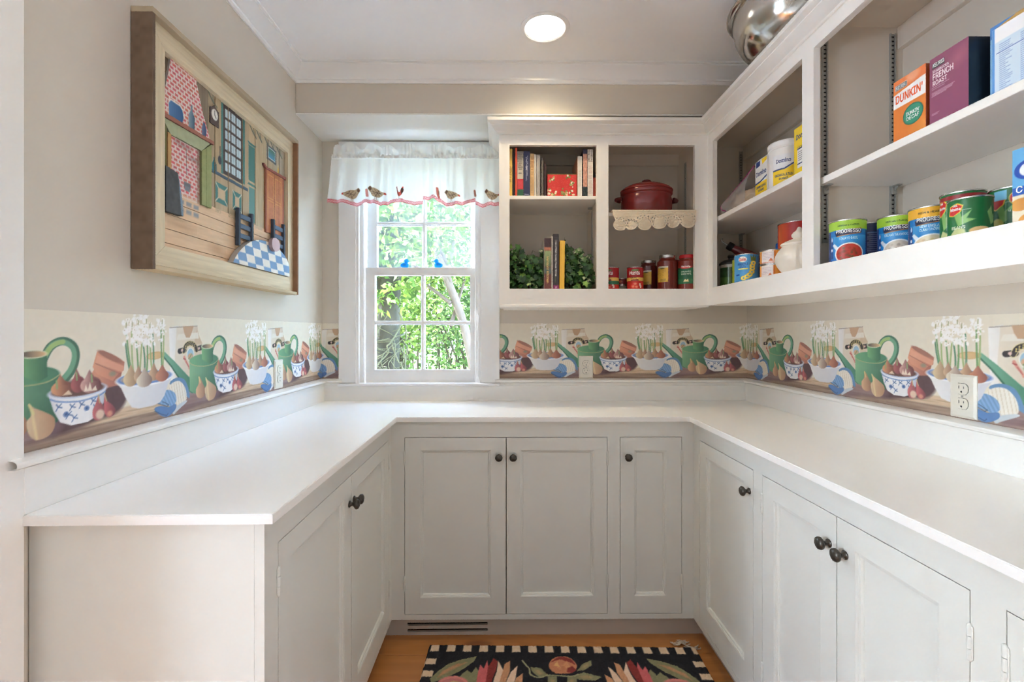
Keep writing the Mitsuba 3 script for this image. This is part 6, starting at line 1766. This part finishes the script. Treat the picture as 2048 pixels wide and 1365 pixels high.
GL = (108, 26, 26)
part(pot, 'body', oval([(0, 0), (0.088, 0), (0.100, 0.004), (0.112, 0.026), (0.117, 0.056), (0.116, 0.082), (0.112, 0.100), (0.113, 0.106), (0.119, 0.110), (0.119, 0.122), (0.115, 0.125)]), 'm_vc_gloss', smooth=True, color=GL)
part(pot, 'lid', oval([(0.117, 0.124), (0.121, 0.127), (0.119, 0.132), (0.104, 0.143), (0.078, 0.155), (0.046, 0.163), (0.020, 0.166), (0, 0.167)]), 'm_vc_gloss', smooth=True, color=(116, 30, 28))
part(pot, 'lid_knob', oval([(0.010, 0.165), (0.013, 0.168), (0.021, 0.1735), (0.021, 0.178), (0.015, 0.181), (0, 0.182)], 1, 1), 'm_vc_gloss', smooth=True, color=(92, 24, 24))
for s_ in (-1, 1):
    hp = []
    for k_ in range(9):
        a_ = (k_ / 8 - .5) * 1.0
        hp.append((pcx + s_ * (0.112 + 0.030 * math.cos(a_ * 2.6)), pcy + 0.050 * a_, Z3_ + 0.088 + 0.006 * math.cos(a_ * 2.6) * s_ * -0.5))
    part(pot, 'handle', tube(crom(hp, 3, closed=False), 0.0085, 12), 'm_vc_gloss', smooth=True, color=(84, 22, 22))

lace = thing('lace_doily', 'cream crocheted doily hanging over the shelf edge under the red casserole', 'doily')
part(lace, 'cloth', ext(Polygon([(0.47, 2.05), (0.83, 2.05), (0.78, 2.26), (0.64, 2.30), (0.52, 2.25)]), 0.0014).apply_translation((0, 0, Z3_ - 0.0005)), 'm_vc', smooth=False, color=(222, 208, 184))
# hanging part: scalloped crochet with holes, in (x, z)
LX0, LX1 = 0.466, 0.834
SC = ((0.500, 0.030, -0.066), (0.549, 0.024, -0.066), (0.606, 0.034, -0.060), (0.671, 0.032, -0.056), (0.731, 0.030, -0.052), (0.797, 0.034, -0.050))
lp = unary_union([Polygon([(LX0, 0), (LX1, 0), (LX1, -0.050), (0.75, -0.055), (0.60, -0.062), (0.50, -0.068), (0.482, -0.050), (0.470, -0.026)])] +
                 [affinity.scale(Point(cx_, dz).buffer(r_, 14), 1, 0.86) for cx_, r_, dz in SC]).intersection(sbox(LX0, -0.2, LX1 + 0.002, 0))
holes = []
rq = random.Random(9)
for cx_, r_, dz in SC:                        # fans: netting round the top, fine slits below
    for rr_, n_, sa, sb in ((1.30, 15, 0.0042, 0.0030), (1.00, 13, 0.0040, 0.0026), (0.70, 9, 0.0024, 0.0013), (0.42, 6, 0.0018, 0.0012)):
        for k_ in range(n_):
            a_ = math.radians(-200) + k_ / n_ * 2 * math.pi
            up_ = math.sin(a_) > -0.2
            if rr_ >= 1.0 and not up_:
                continue
            h_ = affinity.scale(Point(0, 0).buffer(1, 4), sa * rq.uniform(.8, 1.1), sb * rq.uniform(.8, 1.1))
            holes.append(affinity.translate(affinity.rotate(h_, math.degrees(a_) + 90, origin=(0, 0)), cx_ + r_ * rr_ * math.cos(a_) * 0.92, dz + r_ * rr_ * math.sin(a_) * 0.80))
    for k_ in range(12):
        a_ = math.pi + (k_ + .5) / 12 * math.pi
        holes.append(affinity.translate(affinity.rotate(affinity.scale(Point(0, 0).buffer(1, 3), 0.0028, 0.0008), math.degrees(a_), origin=(0, 0)), cx_ + r_ * 0.78 * math.cos(a_), dz + r_ * 0.66 * math.sin(a_)))
for k_ in range(46):
    holes.append(Point(LX0 + 0.02 + k_ * 0.0076, -0.010 - 0.004 * (k_ % 3)).buffer(0.0013, 2))
for (x_, z_, s_) in ((0.600, -0.026, .006), (0.640, -0.018, .006), (0.655, -0.012, .005), (0.618, -0.016, .005), (0.700, -0.020, .005)):
    holes.append(Point(x_, z_).buffer(s_ * .8, 4))
for i_ in range(62):                          # fine ground between the larger holes
    for j_ in range(15):
        holes.append(Point(LX0 + 0.006 + i_ * 0.0059 + (j_ % 2) * 0.003, -0.007 - j_ * 0.0054).buffer(0.00115, 2))
kept = []
for h_ in holes:                              # keep a thread between neighbouring holes
    if not any(h_.distance(o_) < 0.0011 for o_ in kept):
        kept.append(h_)
lp2 = lp.difference(unary_union(kept).intersection(lp.buffer(-0.0026))).buffer(0)
lp2 = max(getattr(lp2, 'geoms', [lp2]), key=lambda g: g.area)
lm = subdiv(ext(lp2, 0.0013), 0.022)
v = np.array(lm.vertices)
yy_ = 2.0200 - v[:, 2] + 0.0045 * np.sin(v[:, 0] * 62) * np.clip(-v[:, 1] / 0.05, 0, 1) + np.where(v[:, 0] > 0.452, 0, 0)
lm.vertices = np.stack([v[:, 0], yy_, Z3_ + 0.002 + v[:, 1]], 1)
part(lace, 'scalloped_edge', lm, 'm_vc', smooth=False, color=(230, 216, 192))
part(lace, 'fold', plain(LX0, LX1, 2.0192, 2.0525, Z3_ + 0.0007, Z3_ + 0.0020), 'm_vc', smooth=False, color=(226, 212, 188))

# ------------------------------------------------------------------ cans and jars under the pot


def p_hunts(t, L_, h):
    t.C[:] = (150, 26, 32)
    t.rect(-L_, L_, h * .38, h * .54, (226, 186, 96)); t.rect(-L_, L_, -1, h * .36, ((172, 30, 30), (196, 54, 40)))
    for x_, z_, s_ in ((-.008, .12, .012), (.006, .1, .010), (.0, .24, .010)):
        t.ell(x_, h * z_, s_, h * .09, (206, 60, 44)); t.ell(x_, h * z_, s_ * .6, h * .05, (232, 150, 120), .8, .001)
    t.ell(0, h * .88, .018, h * .05, (110, 130, 80)); t.rect(.018, .026, h * .15, h * .26, (230, 214, 208)); t.rect(.022, .030, h * .05, h * .17, (230, 214, 208)); t.poly([(-.018, h * .39), (.016, h * .39), (.014, h * .45), (-.02, h * .43)], (110, 20, 26))


hx = lambda x_: [("Hunts", 0.0170, 0.050, -0.003, 0.0645, Wt), ('Diced', 0.0085, 0.026, -0.006, 0.047, (80, 56, 20))]
can('tomato_can', 'red can of diced tomatoes in the middle of the bottom shelf', 0.592, 2.112, Z2_, 0.0365, 0.104, p_hunts, hx(0), 0.0)


def p_hunts2(t, L_, h):
    p_hunts(t, L_, h)
    t.rect(-L_, L_, h * .22, h * .38, (40, 100, 66))


can('tomato_can', 'red can with a green band cut off by the middle upright', 0.482, 2.118, Z2_, 0.0365, 0.104, p_hunts2, hx(0), -0.35)
for k_, lb in enumerate(('small pale can, lower of the little stack', 'small dark red can, upper of the little stack')):
    can('small_can', lb, 0.549, 2.185, Z2_ + 0.031 * k_, 0.0262, 0.0305, (lambda t, L_, h: (t.rect(-1, 1, 0, h, (150, 144, 126)),)) if k_ == 0 else (lambda t, L_, h: (t.rect(-1, 1, 0, h, (110, 30, 34)), t.ell(-.006, h * .5, .008, h * .3, (190, 110, 80)))), [], 0)
can('small_can', 'dark small can behind the diced tomatoes', 0.590, 2.232, Z2_, 0.030, 0.056, lambda t, L_, h: t.rect(-1, 1, h * .3, h * .8, (96, 92, 86)), [], 0, (40, 34, 34))
wb = thing('bottle', 'slim brown bottle behind the left tomato can', 'bottle')
part(wb, 'body', lathe([(0, 0), (0.014, 0), (0.015, 0.003), (0.015, 0.085), (0.006, 0.110), (0.0055, 0.150), (0, 0.150)], 24, (0.486, 2.21, Z2_)), 'm_vc_gloss', smooth=40, color=(70, 34, 20))
part(wb, 'cap', lathe([(0.0065, 0.144), (0.0068, 0.168), (0, 0.169)], 20, (0.486, 2.21, Z2_)), 'm_dark', smooth=40)


def sauce_jar(label, x, y, r, h, lidc, lab, texts, turn, sauce=(96, 26, 16), lidm='m_vc_satin'):
    s_ = thing('sauce_jar', label, 'jar', 'jars of sauce under the casserole')
    pr = [(0, 0.001), (r - .005, 0.001), (r, .006), (r, h * .74), (r * .97, h * .80), (r * .80, h * .87), (r * .77, h * .90), (r * .77, h * .95)]
    part(s_, 'jar', lathe(crom(pr, 3, closed=False), 48, (x, y, Z2_)), 'm_vc_gloss', smooth=True, color=sauce)
    rl = r * .82
    part(s_, 'lid', lathe([(rl - .002, h * .905), (rl, h * .91), (rl, h * .985), (rl - .002, h), (rl - .005, h + .0004), (rl - .006, h - .001), (0, h - .001)], 44, (x, y, Z2_)), lidm, smooth=35, **({} if lidm == 'm_tin' else {'color': lidc}))
    fa_ = face_of(x, y, turn)
    t, wv, z0_ = lab(r, h)
    part(s_, 'label', tile_cyl(t, (x, y, Z2_), r + .0004, fa_), 'm_vc_satin', smooth=True, color=t.colors())
    if texts:
        letters(s_, [(on_cyl(lettering(a1, a2, True, True, a3), (x, y, Z2_), r + .0006, fa_, a4, a5), a6) for a1, a2, a3, a4, a5, a6 in texts])


def lab_back(r, h):
    t = Tile(-.026, .026, h * .22, h * .66, 50, 60, (214, 172, 66))
    t.rect(-1, 1, h * .615, 1, (206, 200, 186))
    rq_ = random.Random(4)
    for k_ in range(9):
        t.rect(-.022, rq_.uniform(.0, .02), h * (.34 + .028 * k_), h * (.346 + .028 * k_), (140, 96, 40), .7)
    for k_ in range(6):
        t.rect(-.010 + .0045 * k_, -.0082 + .0045 * k_, h * .235, h * .31, (90, 66, 30))
    t.ell(.0, h * .60, .012, .003, (60, 60, 40), .7)
    return t, 0, 0


def lab_front(r, h):
    t = Tile(-.045, .045, h * .16, h * .66, 76, 60, (34, 92, 62))
    t.rect(-1, 1, h * .18, h * .30, (50, 112, 70), .7, .002); t.poly([(-.01, h * .22), (-.002, h * .30), (.004, h * .26), (.010, h * .30), (.014, h * .22)], (226, 210, 160)); t.rect(-1, 1, h * .62, 1, (120, 30, 26))
    t.ell(0, h * .63, .024, h * .045, (190, 40, 42))
    return t, 0, 0


sauce_jar('tall jar of red sauce with a silver lid and yellow back label', 0.737, 2.108, 0.0432, 0.160, None, lab_back, [], -0.5, lidm='m_tin')
sauce_jar('jar of red sauce with a silver lid, half behind the tall one', 0.682, 2.205, 0.0415, 0.150, None, lab_back, [], -0.3, sauce=(80, 24, 18), lidm='m_tin')
sauce_jar('jar of sauce with a bright red lid and a green label, by the right upright', 0.822, 2.092, 0.0420, 0.157, (178, 30, 34), lab_front, [('Mezzetta', .0085, .038, 0, .098, Wt), ('WHOLE GARLIC', .0062, .044, .002, .076, (206, 222, 206)), ('& SWEET BASIL', .0062, .044, .002, .066, (206, 222, 206))], -0.15, sauce=(110, 30, 20))
sauce_jar('jar with a dark red lid behind the two front jars', 0.802, 2.215, 0.0400, 0.152, (110, 26, 28), lab_back, [], 0.2, sauce=(80, 24, 18))

# ------------------------------------------------------------------ steel bowl on top of the right cupboard
mb = thing('mixing_bowl', 'large shiny stainless steel mixing bowl on top of the right cupboard', 'bowl')
bpr = [(0, 0), (0.085, 0.0), (0.095, 0.003), (0.130, 0.018), (0.164, 0.048), (0.184, 0.084), (0.194, 0.122), (0.197, 0.150), (0.1975, 0.156), (0.208, 0.1585), (0.2145, 0.163), (0.2155, 0.168), (0.212, 0.1725), (0.204, 0.173), (0.196, 0.169), (0.194, 0.130), (0.182, 0.088), (0.162, 0.050), (0.128, 0.020), (0.093, 0.005), (0, 0.004)]
part(mb, 'bowl', lathe(crom(bpr, 5, closed=False), 128, (0.975, 1.540, 2.1772)), 'm_steel', smooth=True)

# ------------------------------------------------------------------ two blue birds on the meeting rail
scene['m_blue'] = {'type': 'principledthin', 'base_color': rgb((70, 186, 236)), 'roughness': 0.2, 'diff_trans': 0.9, 'eta': 1.45}


def bird(label, x, flip):
    b = thing('bird_figurine', label, 'figurine', 'blue birds in the window')
    zb, y = 1.5868, 2.386
    m = trimesh.creation.icosphere(3)
    v = np.array(m.vertices)
    v[:, 2] = np.maximum(v[:, 2], -0.86)
    v[:, 0] += np.where(v[:, 0] > 0, 0.55 * v[:, 0] ** 2, 0)
    m.vertices = v * [0.0165 * 1, 0.010, 0.0155] * [flip, 1, 1] + [x, y, zb + 0.0134]
    if flip < 0:
        m.invert()
    part(b, 'body', m, 'm_blue', smooth=True)
    h = trimesh.creation.icosphere(3, 0.0108)
    h.apply_translation((x - flip * 0.006, y - 0.001, zb + 0.035))
    part(b, 'head', h, 'm_blue', smooth=True)
    part(b, 'beak', lathe([(0.0032, 0), (0.0002, 0.008)], 12, (x - flip * 0.0155, y - 0.001, zb + 0.035), (-flip, 0, -0.1)), 'm_blue', smooth=True)
    part(b, 'wing', frame(ext(Polygon(crom([(0, 0.003), (0.010, 0.006), (0.024, -0.001), (0.012, -0.006), (0.002, -0.005)], 4)), 0.0016), (x - flip * 0.004, y - 0.0100, zb + 0.016), (flip, 0, 0), (0, 0, 1), (0, -flip, 0)), 'm_blue', smooth=False)


bird('blue glass bird left of the window catch', -0.512, -1)
bird('blue glass bird right of the window catch', -0.347, 1)

# ------------------------------------------------------------------ garden outside the window
def f_lawn(p, n, uv):
    g = fbm(p.x * 5, p.y * 5, 0, 4)
    path = smoothstep(7.2, 6.8, p.y + 0.6 * noise(p.x * 0.9, 1.0)) * smoothstep(-2.4, -1.9, p.x)
    c = mix((0.16, 0.22, 0.06), (0.34, 0.38, 0.14), g)
    return mix(c, mi.Color3f(0.72, 0.71, 0.68), path)


scene['m_lawn'] = principled(proc(f_lawn), 0.95, 0.1)
struct('ground', plain(-30, 30, YB + 0.15, 40, -0.5, -0.3), 'm_lawn', smooth=False, label='sunlit lawn and pale drive outside')


struct('added_sun_block', plain(-7.0, -3.1, -4.3, 0.74, 2.50, 2.58), 'm_ceiling', smooth=False, label='unseen flat slab added to keep the sun out of the kitchen')  # out of view, added to stop sun entering the kitchen window


def leaves(n, fn, size, seed, palette, droop=0.3):
    """n pointed leaves of four triangles at the points that fn(random) returns."""
    rq = np.random.default_rng(seed)
    base = np.array([(0, 0, 0), (-.30, .35, .06), (0, .42, -.03), (.30, .35, .06), (0, 1, -.10)])
    F0 = np.array([[0, 2, 1], [0, 3, 2], [1, 2, 4], [2, 3, 4]])
    P = fn(rq, n)
    nrm = rq.normal(0, 0.6, (n, 3)) + [0, -0.3, 0.6]
    nrm /= np.linalg.norm(nrm, axis=1, keepdims=True)
    up = rq.normal(0, 0.7, (n, 3)) - [0, 0, droop]
    up -= nrm * (up * nrm).sum(1, keepdims=True)
    up /= np.linalg.norm(up, axis=1, keepdims=True) + 1e-9
    rt_ = np.cross(up, nrm)
    s_ = size * rq.uniform(0.6, 1.3, (n, 1))
    V_ = (P[:, None] + s_[:, None] * (base[None, :, :1] * rt_[:, None] + base[None, :, 1:2] * up[:, None] + base[None, :, 2:] * nrm[:, None])).reshape(-1, 3)
    F_ = (F0[None] + 5 * np.arange(n)[:, None, None]).reshape(-1, 3)
    pal = np.asarray(palette, float)
    c_ = pal[rq.integers(0, len(pal), n)] * rq.uniform(0.8, 1.15, (n, 1))
    return trimesh.Trimesh(V_, F_, process=False), lin(np.clip(np.repeat(c_, 5, 0), 0, 255))


def blobs(cs):
    """Points in the shells of some balls (x, y, z, r)."""
    cs = np.asarray(cs, float)

    def fn(rq, n):
        k_ = rq.choice(len(cs), n, p=cs[:, 3] ** 2 / (cs[:, 3] ** 2).sum())
        d = rq.normal(0, 1, (n, 3))
        d /= np.linalg.norm(d, axis=1, keepdims=True)
        return cs[k_, :3] + d * cs[k_, 3:] * rq.uniform(0.35, 1.0, (n, 1)) ** 0.6
    return fn


def branch_tree(name, label, x, y, r, h, lean, crowns, n, size, seed, pal, bark=(92, 80, 68)):
    t = thing(name, label, 'tree')
    pts = [(x, y, -0.32), (x + lean * 0.1, y, 0.4), (x + lean * 0.35, y + 0.03, h * 0.5), (x + lean, y, h)]
    m = tube(crom(pts, 6, closed=False), np.interp(np.linspace(0, 1, 19), [0, .15, 1], [r * 1.35, r, r * .55]), 14)
    v = np.array(m.vertices)
    nn = meshkit.fbm(v * [9, 9, 2.2], 4, seed)[:, None] - .5
    part(t, 'trunk', m, 'm_vc', smooth=True, color=lin(np.clip(np.array(bark) + 70 * nn, 0, 255)))
    rq = random.Random(seed)
    for c_ in crowns:
        e_ = np.array(c_[:3])
        s0 = np.array([x + lean * .5, y, h * rq.uniform(.45, .9)])
        mid = (s0 + e_) / 2 + np.array([rq.uniform(-.2, .2), rq.uniform(-.2, .2), rq.uniform(.0, .2)])
        part(t, 'branch', tube(crom([s0, mid, e_], 5, closed=False), np.linspace(r * .38, r * .10, 11), 8), 'm_vc', smooth=True, color=bark)
    lm_, lc_ = leaves(n, blobs(crowns), size, seed, pal)
    part(t, 'foliage', lm_, 'm_leaf', smooth=False, color=lc_, kind='stuff')
    return t


GRN = [(146, 168, 72), (178, 196, 104), (112, 138, 62), (206, 214, 140), (122, 150, 76), (84, 108, 54)]
DKG = [(100, 128, 72), (124, 150, 86), (82, 106, 66), (158, 176, 108)]
t0 = branch_tree('tree', 'vine wrapped tree trunk close behind the lower left window pane', -1.30, 5.0, 0.17, 2.5, 0.1,
                 [(-1.7, 5.2, 2.4, .6), (-1.0, 5.3, 2.6, .55), (-1.5, 5.4, 3.1, .7), (-2.2, 5.3, 2.0, .5), (-1.45, 5.6, 1.75, .45), (-1.25, 4.72, 1.85, .42), (-1.05, 4.7, 2.35, .4)], 6200, 0.085, 3, GRN, (74, 68, 54))
vines = []
rq = random.Random(6)
for _ in range(60):
    a0_, z0_ = rq.uniform(0, 6.28), rq.uniform(-.2, .9)
    p_ = []
    for k_ in range(7):
        a_, z_ = a0_ + k_ * rq.uniform(.05, .3) * rq.choice((-1, 1)), z0_ + k_ * rq.uniform(.05, .12)
        rr_ = 0.185 + rq.uniform(0, .05)
        p_.append((-1.29 + rr_ * math.cos(a_), 5.0 + rr_ * math.sin(a_), z_))
    vines.append(tube(crom(p_, 3, closed=False), rq.uniform(.004, .010), 5))
part(t0, 'vine', vines, 'm_vc', smooth=True, color=(112, 108, 80), kind='stuff')
branch_tree('tree', 'unseen tree added left of the window to dapple the sunlight', -4.6, 3.9, 0.10, 3.0, 0.1, [(-4.2, 3.8, 3.1, .7), (-5.0, 4.2, 3.6, .8), (-4.6, 3.5, 2.5, .5), (-5.4, 3.7, 2.8, .7)], 2600, 0.10, 13, GRN)  # stands out of view, added to break up the sun on the worktop
branch_tree('tree', 'tree with a slanting bare branch behind the lower right panes', -0.30, 6.6, 0.085, 3.0, -0.95, [(-1.2, 6.8, 2.9, .7), (-.5, 7.0, 2.5, .7), (-1.6, 7.2, 3.5, .8), (-.6, 7.3, 3.6, .8), (-1.3, 7.0, 1.9, .5)], 5200, 0.09, 9, GRN, (140, 118, 104))
for i_, (lb, cs, n_, s_, pal) in enumerate((
        ('dense green shrub behind the lower left pane', [(-2.1, 6.6, 1.0, .8), (-1.7, 6.8, 1.6, .8), (-2.5, 6.7, 1.8, .8)], 4200, .085, GRN),
        ('dark green shrub behind the lower right pane', [(-.9, 8.2, 1.1, .75), (-.2, 8.4, 1.3, .8), (-1.4, 8.4, 1.7, .8), (-.5, 8.5, 2.0, .8)], 4600, .09, DKG),
        ('tall leafy hedge at the back left of the garden', [(-4.4, 11, 1.2, 1.5), (-3.4, 11.2, 2.6, 1.5), (-2.6, 11, 1.3, 1.4), (-3.9, 11.4, 4.0, 1.5), (-2.4, 11.3, 3.8, 1.5)], 6500, .13, DKG),
        ('tall leafy hedge at the back right of the garden', [(-1.2, 11.5, 2.0, 1.4), (-.2, 11.2, 1.6, 1.4), (-.6, 11.5, 3.4, 1.5), (1.0, 11.4, 2.4, 1.5), (-1.4, 11.6, 4.6, 1.4), (.4, 11.6, 4.8, 1.5)], 6500, .13, DKG))):
    s0_ = thing('shrub', lb, 'shrub')
    lm_, lc_ = leaves(n_, blobs(cs), s_, 20 + i_, pal)
    part(s0_, 'foliage', lm_, 'm_leaf', smooth=False, color=lc_, kind='stuff')
    st = []
    rq = random.Random(i_)
    for c_ in cs:
        for _ in range(3):
            st.append(tube(crom([(c_[0] + rq.uniform(-.2, .2), c_[1], -.32), (c_[0] + rq.uniform(-.3, .3), c_[1] + rq.uniform(-.2, .2), c_[2] * .5), (c_[0] + rq.uniform(-.4, .4) * c_[3], c_[1] + rq.uniform(-.3, .3), c_[2] + c_[3] * .6)], 4, closed=False), 0.016, 6))
    part(s0_, 'stem', st, 'm_vc', smooth=True, color=(92, 80, 66), kind='stuff')
